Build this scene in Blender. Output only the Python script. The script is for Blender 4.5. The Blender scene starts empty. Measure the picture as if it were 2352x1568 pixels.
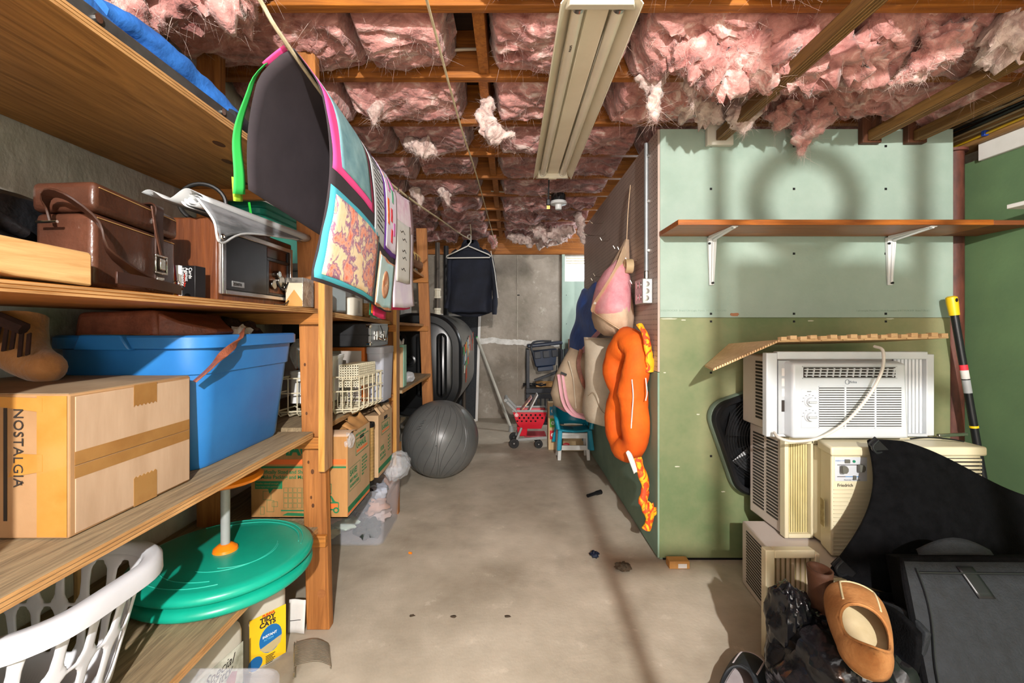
import bpy, math, random
import numpy as np
from mathutils import Vector as V, Matrix as MX, noise as NZ
random.seed(7); RNG = np.random.default_rng(7)
C = bpy.context.scene.collection
PI = math.pi

# ------------------------------------------------ camera, world, lights, exposure
cd = bpy.data.cameras.new('camera'); cam = bpy.data.objects.new('camera', cd); C.objects.link(cam)
FPX, CX, CY, EYE = 1020.0, 1172.0, 750.0, 1.12
cd.sensor_width = 36; cd.lens = 36 * FPX / 2352
cd.shift_x = (1176 - CX) / 2352; cd.shift_y = (CY - 784) / 2352
cd.clip_start = 0.02
cam.location = (0, 0, EYE); cam.rotation_euler = (PI / 2, 0, 0)
bpy.context.scene.camera = cam
S = bpy.context.scene
S.view_settings.view_transform = 'Standard'; S.view_settings.look = 'None'
S.view_settings.gamma = 1; S.view_settings.use_curve_mapping = False
S.view_settings.exposure = 0.0
w = bpy.data.worlds.new('sky'); S.world = w; w.use_nodes = True
w.node_tree.nodes['Background'].inputs[0].default_value = (0.85, 0.92, 1, 1)
w.node_tree.nodes['Background'].inputs[1].default_value = 14.0

def lamp(name, kind, loc, power, col=(1, 1, 1), size=0.1, size_y=None, aim=None, spread=None):
    l = bpy.data.lights.new(name, kind); l.energy = power; l.color = col
    if kind == 'AREA':
        l.shape = 'RECTANGLE'; l.size = size; l.size_y = size_y or size
        if spread: l.spread = spread
    else: l.shadow_soft_size = size
    if kind == 'SPOT': l.spot_size = spread or 1.5; l.spot_blend = .6
    o = bpy.data.objects.new(name, l); C.objects.link(o); o.location = loc
    if aim is not None: o.rotation_euler = (V(aim) - V(loc)).to_track_quat('-Z', 'Y').to_euler()
    return o
lamp('bulb_light', 'POINT', (0.34, -1.5, 1.94), 690, (1, .98, .95), .026)
lamp('fill_light_behind', 'AREA', (-0.15, -2.3, 1.1), 34, (1, .97, .94), 1.6, 1.4, aim=(0, 2, 1.35))  # soft fill added behind the camera; no real source stands there
lamp('overhead_fill', 'AREA', (0.15, 0.25, 2.09), 7, (1, .96, .92), 1.6, .3, aim=(0.1, .9, 0))  # weak fill added overhead, not a fitting of the room
lamp('alcove_fill', 'POINT', (1.5, 4.75, 1.8), 62, (.93, .97, 1), .15)  # added to brighten the far end, hidden behind the partition

# ------------------------------------------------ helpers
def at(px, py, y): return V(((px - CX) / FPX * y, y, EYE - (py - CY) / FPX * y))
def hexc(h):
    h = h.lstrip('#'); c = [int(h[i:i + 2], 16) / 255 for i in (0, 2, 4)]
    return tuple(x / 12.92 if x <= .04045 else ((x + .055) / 1.055) ** 2.4 for x in c) + (1,)
MATS = {}
def mat(name, c1, c2=None, rough=.6, metal=0, scale=6, stretch=(1, 1, 1), bump=0, bscale=None, lo=.35, hi=.65, c3=None,
        trans=0, alpha=1, spec=.5, emit=0, detail=6, ior=1.45, dist=0, sheen=0, coat=0):
    m = bpy.data.materials.new(name); m.use_nodes = True; MATS[name] = m
    nt = m.node_tree; N, L = nt.nodes, nt.links; p = N['Principled BSDF']
    p.inputs['Roughness'].default_value = rough; p.inputs['Metallic'].default_value = metal
    p.inputs['Specular IOR Level'].default_value = spec; p.inputs['IOR'].default_value = ior
    p.inputs['Base Color'].default_value = hexc(c1)
    if trans: p.inputs['Transmission Weight'].default_value = trans
    if alpha < 1: p.inputs['Alpha'].default_value = alpha
    if sheen: p.inputs['Sheen Weight'].default_value = sheen; p.inputs['Sheen Roughness'].default_value = .5
    if coat: p.inputs['Coat Weight'].default_value = coat
    if emit: p.inputs['Emission Color'].default_value = hexc(c1); p.inputs['Emission Strength'].default_value = emit
    if c2 or bump:
        tc = N.new('ShaderNodeTexCoord'); mp = N.new('ShaderNodeMapping'); L.new(tc.outputs['Object'], mp.inputs[0])
        mp.inputs['Scale'].default_value = stretch
        nz = N.new('ShaderNodeTexNoise'); nz.inputs['Scale'].default_value = scale; nz.inputs['Detail'].default_value = detail
        nz.inputs['Roughness'].default_value = .62; nz.inputs['Distortion'].default_value = dist
        L.new(mp.outputs[0], nz.inputs['Vector'])
        if c2:
            r = N.new('ShaderNodeValToRGB'); e = r.color_ramp.elements
            e[0].position, e[0].color = lo, hexc(c1); e[1].position, e[1].color = hi, hexc(c2)
            if c3: k = e.new(min(hi + .12, .98)); k.color = hexc(c3)
            L.new(nz.outputs[0], r.inputs[0]); L.new(r.outputs[0], p.inputs['Base Color'])
        if bump:
            b = N.new('ShaderNodeBump'); b.inputs['Strength'].default_value = bump; b.inputs['Distance'].default_value = .01
            if bscale:
                n2 = N.new('ShaderNodeTexNoise'); n2.inputs['Scale'].default_value = bscale; n2.inputs['Detail'].default_value = 4
                L.new(mp.outputs[0], n2.inputs['Vector']); L.new(n2.outputs[0], b.inputs['Height'])
            else: L.new(nz.outputs[0], b.inputs['Height'])
            L.new(b.outputs[0], p.inputs['Normal'])
    return m
def weather(name, light, dark, s1=9, s2=28, amt=.55):
    """adds pale scuffs and dark specks of their own shape over a material's colour"""
    nt = MATS[name].node_tree; N, L = nt.nodes, nt.links; p = N['Principled BSDF']; tc = N.new('ShaderNodeTexCoord')
    for col, sc, lo, hi, k in ((light, s1, .60, .72, amt), (dark, s2, .66, .74, amt * .8), (dark, 3.1, .56, .75, amt * .5)):
        n = N.new('ShaderNodeTexNoise'); n.inputs['Scale'].default_value = sc; n.inputs['Detail'].default_value = 9; n.inputs['Roughness'].default_value = .7; L.new(tc.outputs['Object'], n.inputs['Vector'])
        r = N.new('ShaderNodeMapRange'); r.inputs[1].default_value = lo; r.inputs[2].default_value = hi; r.inputs[4].default_value = k; L.new(n.outputs[0], r.inputs[0])
        m = N.new('ShaderNodeMix'); m.data_type = 'RGBA'; m.inputs[7].default_value = hexc(col); L.new(p.inputs['Base Color'].links[0].from_socket, m.inputs[6]); L.new(r.outputs[0], m.inputs[0]); L.new(m.outputs[2], p.inputs['Base Color'])
def wood(name, c1, c2, axis='y', rough=.62, scale=3, dist=1.2, fine=.25, lo=.3, hi=.7):
    st = {'x': (1, 14, 14), 'y': (14, 1, 14), 'z': (14, 14, 1)}[axis]
    return mat(name, c1, c2, rough=rough, scale=scale, stretch=st, bump=fine, lo=lo, hi=hi, dist=dist, detail=8)

class MB:
    def __init__(s): s.v = []; s.f = []; s.M = MX.Identity(4)
    def add(s, vs, fs):
        o = len(s.v); s.v += [s.M @ V(p) for p in vs]; s.f += [[i + o for i in f] for f in fs]; return s
    def box(s, x0, x1, y0, y1, z0, z1):
        return s.add([(x0, y0, z0), (x1, y0, z0), (x1, y1, z0), (x0, y1, z0), (x0, y0, z1), (x1, y0, z1), (x1, y1, z1), (x0, y1, z1)],
                     [(3, 2, 1, 0), (4, 5, 6, 7), (0, 1, 5, 4), (1, 2, 6, 5), (2, 3, 7, 6), (3, 0, 4, 7)])
    def hexa(s, b, t):
        return s.add(list(b) + list(t), [(3, 2, 1, 0), (4, 5, 6, 7), (0, 1, 5, 4), (1, 2, 6, 5), (2, 3, 7, 6), (3, 0, 4, 7)])
    def bar(s, a, b, w, h, up=(0, 0, 1)):
        a, b = V(a), V(b); d = (b - a).normalized(); x = d.cross(V(up))
        if x.length < 1e-4: x = d.cross(V((1, 0, 0)))
        x.normalize(); u = x.cross(d); q = []
        for p in (a, b): q += [p - x * w / 2 - u * h / 2, p + x * w / 2 - u * h / 2, p + x * w / 2 + u * h / 2, p - x * w / 2 + u * h / 2]
        return s.add(q, [(3, 2, 1, 0), (4, 5, 6, 7), (0, 1, 5, 4), (1, 2, 6, 5), (2, 3, 7, 6), (3, 0, 4, 7)])
    def loft(s, rings, cap=True, closed=True, loop=False):
        n = len(rings[0]); vs = [p for r in rings for p in r]; fs = []
        for i in range(len(rings) - (0 if loop else 1)):
            j2 = (i + 1) % len(rings)
            for j in range(n if closed else n - 1):
                k = (j + 1) % n; fs.append((i * n + j, i * n + k, j2 * n + k, j2 * n + j))
        if cap and not loop: fs.append(tuple(range(n))[::-1]); fs.append(tuple((len(rings) - 1) * n + j for j in range(n)))
        return s.add(vs, fs)
    def tube(s, pts, r, n=8, cap=True, loop=False, flat=1.0, up=None):
        pts = [V(p) for p in pts]; R = r if isinstance(r, (list, tuple)) else [r] * len(pts); rings = []; prev = None
        for i, p in enumerate(pts):
            if loop: d = pts[(i + 1) % len(pts)] - pts[i - 1]
            else: d = pts[min(i + 1, len(pts) - 1)] - pts[max(i - 1, 0)]
            d.normalize()
            if up is not None: x = d.cross(V(up))
            elif prev is None: x = d.cross(V((0, 0, 1)))
            else: x = prev - d * prev.dot(d)
            if x.length < 1e-3: x = d.cross(V((1, 0, 0.1)))
            x.normalize(); prev = x; u = x.cross(d)
            rings.append([p + x * math.cos(2 * PI * j / n) * R[i] + u * math.sin(2 * PI * j / n) * R[i] * flat for j in range(n)])
        return s.loft(rings, cap, True, loop)
    def lathe(s, prof, c=(0, 0, 0), n=28, cap=True, sx=1, sy=1):
        c = V(c); return s.loft([[c + V((r * math.cos(2 * PI * j / n) * sx, r * math.sin(2 * PI * j / n) * sy, z)) for j in range(n)] for r, z in prof], cap)
    def prism(s, poly, h, M=None):
        old = s.M; s.M = old @ (M or MX.Identity(4)); n = len(poly)
        s.add([(x, y, 0) for x, y in poly] + [(x, y, h) for x, y in poly],
              [tuple(range(n))[::-1], tuple(range(n, 2 * n))] + [(i, (i + 1) % n, n + (i + 1) % n, n + i) for i in range(n)])
        s.M = old; return s
    def grid(s, fn, nu, nv, wrap=False):
        vs = [fn(i / nu, j / nv) for j in range(nv + 1) for i in range(nu + 1)]
        return s.add(vs, [(j * (nu + 1) + i, j * (nu + 1) + i + 1, (j + 1) * (nu + 1) + i + 1, (j + 1) * (nu + 1) + i) for j in range(nv) for i in range(nu)])
    def blob(s, c, r, nu=18, nv=12, amp=.0, fr=6, seed=0, f=None):
        c = V(c); r = V(r) if not isinstance(r, (int, float)) else V((r, r, r)); rings = []
        for j in range(nv + 1):
            t = PI * (j / nv) * .998 + .003; ring = []
            for i in range(nu):
                a = 2 * PI * i / nu; d = V((math.sin(t) * math.cos(a), math.sin(t) * math.sin(a), -math.cos(t)))
                k = 1 + amp * NZ.noise(d * fr * .3 + V((seed, 0, 0))) * 2
                p = V((d.x * r.x, d.y * r.y, d.z * r.z)) * k; ring.append(c + (f(p) if f else p))
            rings.append(ring)
        return s.loft(rings)
    def build(s, name, m, parent=None, bevel=0, smooth=35, sub=0, solid=0, label=None, cat=None, group=None, kind=None, seg=2, off=0):
        me = bpy.data.meshes.new(name)
        if parent is not None: base = BASE[parent.name]
        else:
            lo = [min(p[i] for p in s.v) for i in range(3)]; hi = [max(p[i] for p in s.v) for i in range(3)]
            base = V(((lo[0] + hi[0]) / 2, (lo[1] + hi[1]) / 2, lo[2]))
        me.from_pydata([tuple(p - base) for p in s.v], [], s.f); me.materials.append(MATS[m] if isinstance(m, str) else m)
        me.update()
        o = bpy.data.objects.new(name, me); C.objects.link(o); BASE[o.name] = base
        if parent is not None: o.parent = parent
        else: o.location = base
        if smooth:
            me.polygons.foreach_set('use_smooth', [True] * len(me.polygons)); me.set_sharp_from_angle(angle=math.radians(smooth))
        if solid: k = o.modifiers.new('thick', 'SOLIDIFY'); k.thickness = solid; k.offset = off
        if bevel:
            k = o.modifiers.new('edge', 'BEVEL'); k.width = bevel; k.segments = seg; k.limit_method = 'ANGLE'; k.angle_limit = math.radians(40)
        if sub: k = o.modifiers.new('soft', 'SUBSURF'); k.levels = k.render_levels = sub
        return tag(o, label, cat, group, kind)
BASE = {}
def tag(o, label=None, cat=None, group=None, kind=None):
    for k, v in (('label', label), ('category', cat), ('group', group), ('kind', kind)):
        if v: o[k] = v
    return o
def thing(name, label, cat, loc, group=None):
    o = bpy.data.objects.new(name, None); C.objects.link(o); o.location = loc; BASE[o.name] = V(loc); o.empty_display_size = .05
    return tag(o, label, cat, group)
def bx(name, m, parent, x0, x1, y0, y1, z0, z1, bevel=.002, **k): return MB().box(x0, x1, y0, y1, z0, z1).build(name, m, parent, bevel, **k)
def rrect(w, d, r, n=5):
    out = []
    for cx, cy, a0 in ((w / 2 - r, d / 2 - r, 0), (-w / 2 + r, d / 2 - r, 90), (-w / 2 + r, -d / 2 + r, 180), (w / 2 - r, -d / 2 + r, 270)):
        for i in range(n + 1):
            a = math.radians(a0 + 90 * i / n); out.append((cx + r * math.cos(a), cy + r * math.sin(a)))
    return out
def frame(o, x, y):
    """matrix whose local x,y axes point along x and y, origin o"""
    x = V(x).normalized(); y = V(y); z = x.cross(y).normalized(); y = z.cross(x)
    m = MX((x, y, z)).transposed().to_4x4(); m.translation = V(o); return m
def text(s, o, x, y, size, m, parent, name='lettering', align='LEFT', bold=0, sx=1, space=1, shear=0, line=1):
    c = bpy.data.curves.new(name, 'FONT'); c.body = s; c.size = size; c.align_x = align; c.extrude = .0002; c.offset = bold
    c.space_character = space; c.shear = shear; c.space_line = line; c.resolution_u = 3
    t = bpy.data.objects.new('text_source', c); C.objects.link(t)
    dg = bpy.context.evaluated_depsgraph_get(); me = bpy.data.meshes.new_from_object(t.evaluated_get(dg)); bpy.data.objects.remove(t)
    me.name = name; me.materials.clear(); me.materials.append(MATS[m])
    b = BASE[parent.name]; me.transform(MX.Translation(-b) @ frame(o, x, y) @ MX.Diagonal((sx, 1, 1, 1)))
    ob = bpy.data.objects.new(name, me); C.objects.link(ob); ob.parent = parent; BASE[ob.name] = b
    return ob
def decal(pts, o, x, y, m, parent, name, h=.0006):
    """thin flat print: 2D polygon pts in the frame (o,x,y)"""
    return MB().prism(pts, h, frame(o, x, y)).build(name, m, parent, smooth=0)
def rect(x0, y0, x1, y1): return [(x0, y0), (x1, y0), (x1, y1), (x0, y1)]
def circ(cx, cy, r, n=20, ry=None): return [(cx + r * math.cos(2 * PI * i / n), cy + (ry or r) * math.sin(2 * PI * i / n)) for i in range(n)]
def lerp(a, b, t): return a + (b - a) * t
def bez(pts, n=24):
    """Catmull-Rom through pts"""
    P = [V(p) for p in pts]; P = [P[0] * 2 - P[1]] + P + [P[-1] * 2 - P[-2]]; out = []
    m = len(P) - 3
    for k in range(n + 1):
        t = k / n * m; i = min(int(t), m - 1); t -= i; a, b, c, d = P[i:i + 4]
        out.append(.5 * ((2 * b) + (c - a) * t + (2 * a - 5 * b + 4 * c - d) * t * t + (3 * b - a - 3 * c + d) * t ** 3))
    return out
def fbm(p, o=4):
    s, a = 0, 1
    for _ in range(o): s += a * NZ.noise(p); p = p * 2.03; a *= .5
    return s
def crumple(c, r, seed, name, m, par=None, floor=.003, smooth=30, **k):
    c = V(c); mb = MB().blob(c, r, 64, 44)
    for i, q in enumerate(mb.v):
        d = q - c; n_ = V((d.x / r[0], d.y / r[1], d.z / r[2])); s_ = V((seed, 0, 0))
        w_ = 1 - abs(NZ.noise(n_ * 1.3 + s_)) * 1.3 + .26 * (1 - abs(NZ.noise(V((n_.x * 4, n_.y * 4, n_.z * 1.6)) + s_)) * 2.4) + .10 * (1 - abs(NZ.noise(n_ * 8 + s_)) * 2)
        mb.v[i] = c + d * (.72 + .26 * w_); mb.v[i].z = max(mb.v[i].z, floor)
    return mb.build(name, m, par, smooth=smooth, **k)

# ------------------------------------------------ materials of the setting
mat('concrete_floor', '#948977', '#cdc2b0', rough=.7, scale=2.2, bump=.08, bscale=70, lo=.3, hi=.72, detail=9)
mat('concrete_wall', '#8a847b', '#c6bfb3', rough=.85, scale=2.4, bump=.5, bscale=35, lo=.3, hi=.7, stretch=(1, 1, .7), detail=9)
mat('concrete_white', '#9b9892', '#d0cdc8', rough=.85, scale=3, bump=.6, bscale=30, lo=.3, hi=.7, detail=9)
mat('concrete_back', '#6c6456', '#a2978a', rough=.85, scale=2.4, bump=.4, bscale=35, lo=.3, hi=.7, detail=9); weather('concrete_back', '#c9c1b2', '#4f483e', 7, 26)
mat('concrete_left', '#a19c93', '#dcd8d0', rough=.85, scale=2.4, bump=.5, bscale=35, lo=.3, hi=.7, stretch=(1, 1, .7), detail=9); weather('concrete_left', '#ebe7e0', '#6b645a', 6, 22); weather('concrete_floor', '#e2d8c6', '#574d41'); weather('concrete_wall', '#ddd7cc', '#5a544c', 6, 22); weather('concrete_white', '#dedad2', '#6a655c')
wood('joist_wood', '#6b3a12', '#b06a22', 'x', dist=.8)
wood('block_wood', '#7d4716', '#b8742c', 'z')
wood('dark_subfloor', '#1d1410', '#3a271c', 'x')
mat('mint_board', '#8da093', '#99aa9e', rough=.8, scale=5, bump=.05, bscale=90)
mat('green_board', '#587a48', '#718c5a', rough=.6, scale=3, bump=.06, bscale=70, c3='#8f9a68', hi=.58)
mat('olive_board', '#61724c', '#908d68', rough=.65, scale=1.1, lo=.40, hi=.62, bump=.06, bscale=70)
mat('right_green', '#50684a', '#5f7a54', rough=.6, scale=2, bump=.05, bscale=60)
mat('side_green', '#6f8a78', '#839c89', rough=.75, scale=3)
mat('white_paint', '#dcdad6', '#cfccc6', rough=.5, scale=6)
mat('paper_edge', '#8f877a', '#b0a898', rough=.9, scale=20)
mat('black_hole', '#0a0908', rough=1)
mat('screw_black', '#1b1b1c', rough=.5, metal=.4)
mat('pipe_grey', '#8d9193', '#a6a9aa', rough=.45, metal=.6, scale=9)
mat('rust_red', '#3c1f16', '#6b3a2c', rough=.6, scale=9, stretch=(2, 2, .6), bump=.15)
wood('old_beam', '#6d4d2a', '#a27a48', 'y')
mat('cable_yellow', '#c39d1c', rough=.5); mat('cable_black', '#151413', rough=.45); mat('cable_white', '#cfc6b4', rough=.5)
mat('cable_tan', '#8d7a5a', rough=.6); mat('staple_blue', '#1b3f9c', rough=.4)

# ------------------------------------------------ floor, walls
ZJ, ZS = 2.14, 2.335           # underside of joists, underside of subfloor
XL, XR, YB, YF, YC = -1.21, 2.24, 5.44, 2.13, -2.6
MB().box(XL - .2, 3.6, YC, YB + .2, -.1, 0).build('floor', 'concrete_floor', kind='structure', smooth=0)
wl = MB().box(XL - .2, XL, YC, YB + .2, 0, ZS).build('wall_left', 'concrete_left', kind='structure', smooth=0)
for y in (-.55, 1.75, 4.1): bx('form_seam', 'paper_edge', wl, XL - .001, XL + .0025, y, y + .006, 0, ZS, 0)
# back wall with a window opening
WX0, WX1, WZ0, WZ1 = .665, 1.15, 1.67, 1.985
wb = MB()
for b in ((XL, WX0, 0, ZS), (WX1, 3.6, 0, ZS), (WX0, WX1, 0, WZ0), (WX0, WX1, WZ1, ZS)): wb.box(b[0], b[1], YB, YB + .2, b[2], b[3])
wb = wb.build('wall_back', 'concrete_back', kind='structure', smooth=0)
bx('form_seam', 'paper_edge', wb, .085, .092, YB - .0025, YB + .001, 0, 2.0, 0)
def band(u, v):
    x = lerp(-.55, .6, u); z = lerp(.925 - .05 * u, .995 - .06 * u, v) + .02 * NZ.noise(V((x * 7, 3.1, 0))) + .012 * NZ.noise(V((x * 30, v * 2, 4)))
    return (x, YB - .0035, z)
MB().grid(band, 60, 2).build('lime_band', mat('lime', '#b9b5ad', '#dad7d1', rough=.9, scale=12), wb, smooth=0, solid=.003, off=0)
bx('tie_hole', 'black_hole', wb, .085, .115, YB - .004, YB, 1.50, 1.512, 0)
bp = MB()
for b in ((.63, WX0, 0, 2.0), (WX1, 1.75, 0, 2.0), (WX0, WX1, 0, WZ0), ): bp.box(b[0], b[1], YB - .03, YB - .002, b[2], b[3])
bp.build('drywall_panel', 'mint_board', wb, smooth=0)
for x in (.68, .98):
    for z in (.4, .8, 1.15, 1.5): bx('screw', 'screw_black', wb, x, x + .008, YB - .032, YB - .029, z, z + .008, 0)
wn = MB()
for b in ((WX0, WX0 + .02, WZ0, WZ1), (WX1 - .02, WX1, WZ0, WZ1), (WX0 + .02, WX1 - .02, WZ0, WZ0 + .02), (WX0 + .02, WX1 - .02, WZ1 - .015, WZ1)): wn.box(b[0], b[1], YB + .01, YB + .06, b[2], b[3])
wn = wn.build('window_1', 'white_paint', bevel=.003, kind='structure')
mat('window_glass', '#ffffff', rough=.25, trans=1, ior=1.1)
bx('pane', 'window_glass', wn, WX0 + .015, WX1 - .015, YB + .032, YB + .038, WZ0 + .015, WZ1 - .01, 0)
for i in range(3): bx('louver_slat', mat('slat_cream%d' % i, '#c9bfa6', rough=.6), wn, WX0 + .02, WX1 - .02, YB + .012, YB + .03, WZ1 - .035 - .03 * i, WZ1 - .018 - .03 * i, .002)
MB().box(2.0, XR + .1, 2.27, 2.35, 0, ZS).build('wall_corner', 'dark_subfloor', kind='structure', smooth=0)
MB().box(3.4, 3.6, YF + .1, YB, 0, ZS).build('wall_alcove', 'concrete_wall', kind='structure', smooth=0)
MB().box(XL, XR + .2, YC - .2, YC, 0, ZS).build('wall_behind', 'concrete_white', kind='structure', smooth=0)

# facing green wall: two drywall sheets on framing
XP = .715
wf = MB().box(XP + .02, 2.105, YF + .012, YF + .1, 0, 2.06).build('wall_front', 'paper_edge', kind='structure', smooth=0)
bx('drywall_sheet', 'mint_board', wf, XP + .004, 2.125, YF, YF + .0125, 1.164, 2.068, .0015)
bx('drywall_sheet', 'olive_board', wf, XP, 2.11, YF - .001, YF + .0115, .012, 1.163, .0015)
bx('bottom_gap', 'black_hole', wf, XP + .02, 2.1, YF + .004, YF + .02, 0, .012, 0)
for x in (.962, 1.36, 1.80):
    for z in (1.985, 1.78, 1.47, 1.182, 1.145, .9, .5): bx('screw', 'screw_black', wf, x - .005, x + .005, YF - .003, YF + .001, z - .005, z + .005, 0)
text('SHEETROCK®  Brand UltraLight Panels  MOLD TOUGH®', (.72, YF - .0005, 1.193), (1, 0, 0), (0, 0, 1), .013, mat('faint_print', '#84998a', rough=.9).name, wf, 'printed_line')
text('Lightweight Moisture / Mold-Resistant SHEETROCK®  Brand UltraLi', (1.66, YF - .0005, 1.193), (1, 0, 0), (0, 0, 1), .0125, 'faint_print', wf, 'printed_line')
mat('torn_orange', '#9a6a4c', rough=.9); mat('scuff_white', '#b9b9a4', rough=.9)
def blot(cx, cz, w, h, m, sd):
    pts = []
    for i in range(14):
        a = 2 * PI * i / 14; k = 1 + .5 * NZ.noise(V((math.cos(a) * 2, math.sin(a) * 2, sd)))
        pts.append((w * k * math.cos(a), h * k * math.sin(a)))
    decal(pts, (cx, YF - .0015, cz), (1, 0, 0), (0, 0, 1), m, wf, 'scuff_mark', .001)
blot(1.075, 1.178, .022, .008, 'torn_orange', 1)
for i, (x, z, w_) in enumerate(((.76, 1.158, .04), (.83, 1.152, .012), (1.44, 1.148, .015), (1.82, 1.158, .02), (.74, .9, .006), (.9, .7, .008), (.8, .45, .012), (1.02, .33, .01))): blot(x, z, w_, .003, 'scuff_white', i + 3)

# side partition: green board below, pegboard above
YE = 4.25
ws = MB().box(XP + .005, XP + .1, YF + .013, YE, 0, 2.06).build('wall_side', 'side_green', kind='structure', smooth=0)
bx('drywall_sheet', 'side_green', ws, XP - .008, XP + .004, YF, YE, .012, .9, .001)
peg = mat('pegboard', '#a8958a', '#b5a196', rough=.5, scale=4)
nt = peg.node_tree; N, L = nt.nodes, nt.links                        # rows of drilled holes, one inch apart
tc = N.new('ShaderNodeTexCoord'); sp = N.new('ShaderNodeSeparateXYZ'); L.new(tc.outputs['Object'], sp.inputs[0]); dd = []
for ax in (1, 2):
    a = N.new('ShaderNodeMath'); a.operation = 'MULTIPLY'; a.inputs[1].default_value = 1 / .0254; L.new(sp.outputs[ax], a.inputs[0])
    b = N.new('ShaderNodeMath'); b.operation = 'FRACT'; L.new(a.outputs[0], b.inputs[0])
    c = N.new('ShaderNodeMath'); c.operation = 'SUBTRACT'; c.inputs[1].default_value = .5; L.new(b.outputs[0], c.inputs[0])
    d = N.new('ShaderNodeMath'); d.operation = 'POWER'; d.inputs[1].default_value = 2; L.new(c.outputs[0], d.inputs[0]); dd.append(d)
e = N.new('ShaderNodeMath'); L.new(dd[0].outputs[0], e.inputs[0]); L.new(dd[1].outputs[0], e.inputs[1])
g = N.new('ShaderNodeMath'); g.operation = 'LESS_THAN'; g.inputs[1].default_value = .018; L.new(e.outputs[0], g.inputs[0])
mx = N.new('ShaderNodeMix'); mx.data_type = 'RGBA'; mx.inputs[7].default_value = (.012, .009, .008, 1)
p = N['Principled BSDF']; old = p.inputs['Base Color'].links[0].from_socket; L.new(old, mx.inputs[6]); L.new(g.outputs[0], mx.inputs[0]); L.new(mx.outputs[2], p.inputs['Base Color'])
bx('pegboard_panel', 'pegboard', ws, XP - .008, XP + .003, YF - .001, YE, .903, 2.066, .001)

# right wall, beam with cables, trim, rusty column
wr = MB().box(XR, XR + .1, YC, YF + .2, 0, 1.92).build('wall_right', 'right_green', kind='structure', smooth=0)
bx('upper_wall', 'paper_edge', wr, XR + .06, XR + .1, YC, YF + .2, 1.92, ZS, 0)
MB().box(XR - .04, XR + .06, YC, YF + .25, 1.985, 2.10).build('beam', 'old_beam', bevel=.004, kind='structure')
MB().box(XR - .018, XR, YC, YF - .02, 1.905, 1.985).build('trim_1', 'white_paint', bevel=.003, kind='structure')
for i, (z, x, m, r) in enumerate(((2.012, -.048, 'cable_yellow', .006), (2.03, -.05, 'cable_tan', .006), (2.048, -.05, 'cable_tan', .006), (2.066, -.053, 'cable_black', .009), (2.085, -.05, 'cable_black', .007), (2.102, -.03, 'cable_tan', .007), (2.118, -.02, 'cable_black', .009), (2.128, .03, 'cable_tan', .007))):
    pts = [(XR + x + .003 * math.sin(y * 9 + i), y, z + .004 * math.sin(y * 5 + i * 2)) for y in np.linspace(-1, 2.36, 30)]
    c = MB().tube(pts, r, 6).build('cable', m, label=['yellow cable stapled lowest on the old beam at right', 'tan cable just above the yellow one on the right beam', 'upper tan cable above the first tan one on the right beam', 'thick black cable halfway up the right beam', 'thin black cable above the thick one on the right beam', 'tan cable near the top edge of the right beam', 'black corrugated cable at the top of the right beam', 'highest tan cable tucked over the right beam'][i], cat='cable', group='cables along the right beam')
    if i == 0:
        for y in (1.35, 1.62, 1.86, 2.05): bx('staple', 'staple_blue', c, XR + x - .011, XR + x + .012, y - .008, y + .008, z - .012, z + .012, .002)
MB().lathe([(.046, 0), (.046, 1.97), (.06, 1.972), (.06, 1.985)], (2.176, 2.19, 0), 24).build('column', 'rust_red', kind='structure')

# ------------------------------------------------ ceiling: subfloor, joists, blocking, insulation
mat('insulation', '#7d453f', '#c68d85', rough=.95, scale=6, stretch=(1, 1.6, 1.6), lo=.32, hi=.56, c3='#e9cfc7', bump=1.0, bscale=30, detail=10, sheen=.3, dist=1.6)
mat('insulation_pale', '#9f7b73', '#d9c4ba', rough=.95, scale=14, lo=.32, hi=.6, bump=1.0, bscale=40, sheen=.3, dist=1.5)
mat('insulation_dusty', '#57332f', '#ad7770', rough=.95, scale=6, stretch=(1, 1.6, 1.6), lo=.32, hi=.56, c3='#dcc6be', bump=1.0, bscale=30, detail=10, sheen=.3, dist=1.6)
ce = MB().box(XL - .2, 3.6, YC, YB + .2, ZS, ZS + .05).build('ceiling', 'dark_subfloor', kind='structure', smooth=0)
JY = [1.409 + .41 * k for k in range(-9, 10)]
for y in JY: bx('joist', 'joist_wood', ce, XL, 3.4, y, y + .038, ZJ, ZS, .003)
bx('rim_joist', 'joist_wood', ce, XL, 3.4, YB - .06, YB + .05, 2.0, ZS, .003)
for k in range(9, 18): bx('blocking', 'block_wood', ce, -.135 + .008 * (k % 2), -.095 + .008 * (k % 2), JY[k] + .039, JY[k + 1] - .001, ZJ + .012, ZS, .002)

def strands(src, n, length, width, seed, down=.6, spread=.7):
    """loose glass fibres as thin bent ribbons growing from faces of src"""
    r = np.random.default_rng(seed); mb = MB(); F = src.f; vs, fs = [], []
    for _ in range(n):
        f = F[int(r.integers(len(F)))]
        if len(f) > 4: continue
        a, b, c = src.v[f[0]], src.v[f[1]], src.v[f[2]]; nrm = (b - a).cross(c - a)
        if nrm.length < 1e-9: continue
        nrm.normalize(); q = a + (b - a) * r.random() + (c - b) * r.random()
        d = (nrm + V(r.normal(0, spread, 3)) + V((0, 0, -down))).normalized(); l = length * (.3 + r.random() * r.random() * 1.6)
        side = d.cross(V(r.normal(0, 1, 3))).normalized() * width * (.5 + r.random()); bend = V(r.normal(0, .8, 3)) + V((0, 0, -.2)); o = len(vs)
        for k in range(4):
            t = k / 3; p_ = q - nrm * .004 + d * l * t + bend * l * t * t; ww = side * (1 - .8 * t)
            vs += [p_ - ww, p_ + ww]
        fs += [(o + 2 * k, o + 2 * k + 1, o + 2 * k + 3, o + 2 * k + 2) for k in range(3)]
    mb.v, mb.f = vs, fs; return mb
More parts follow.
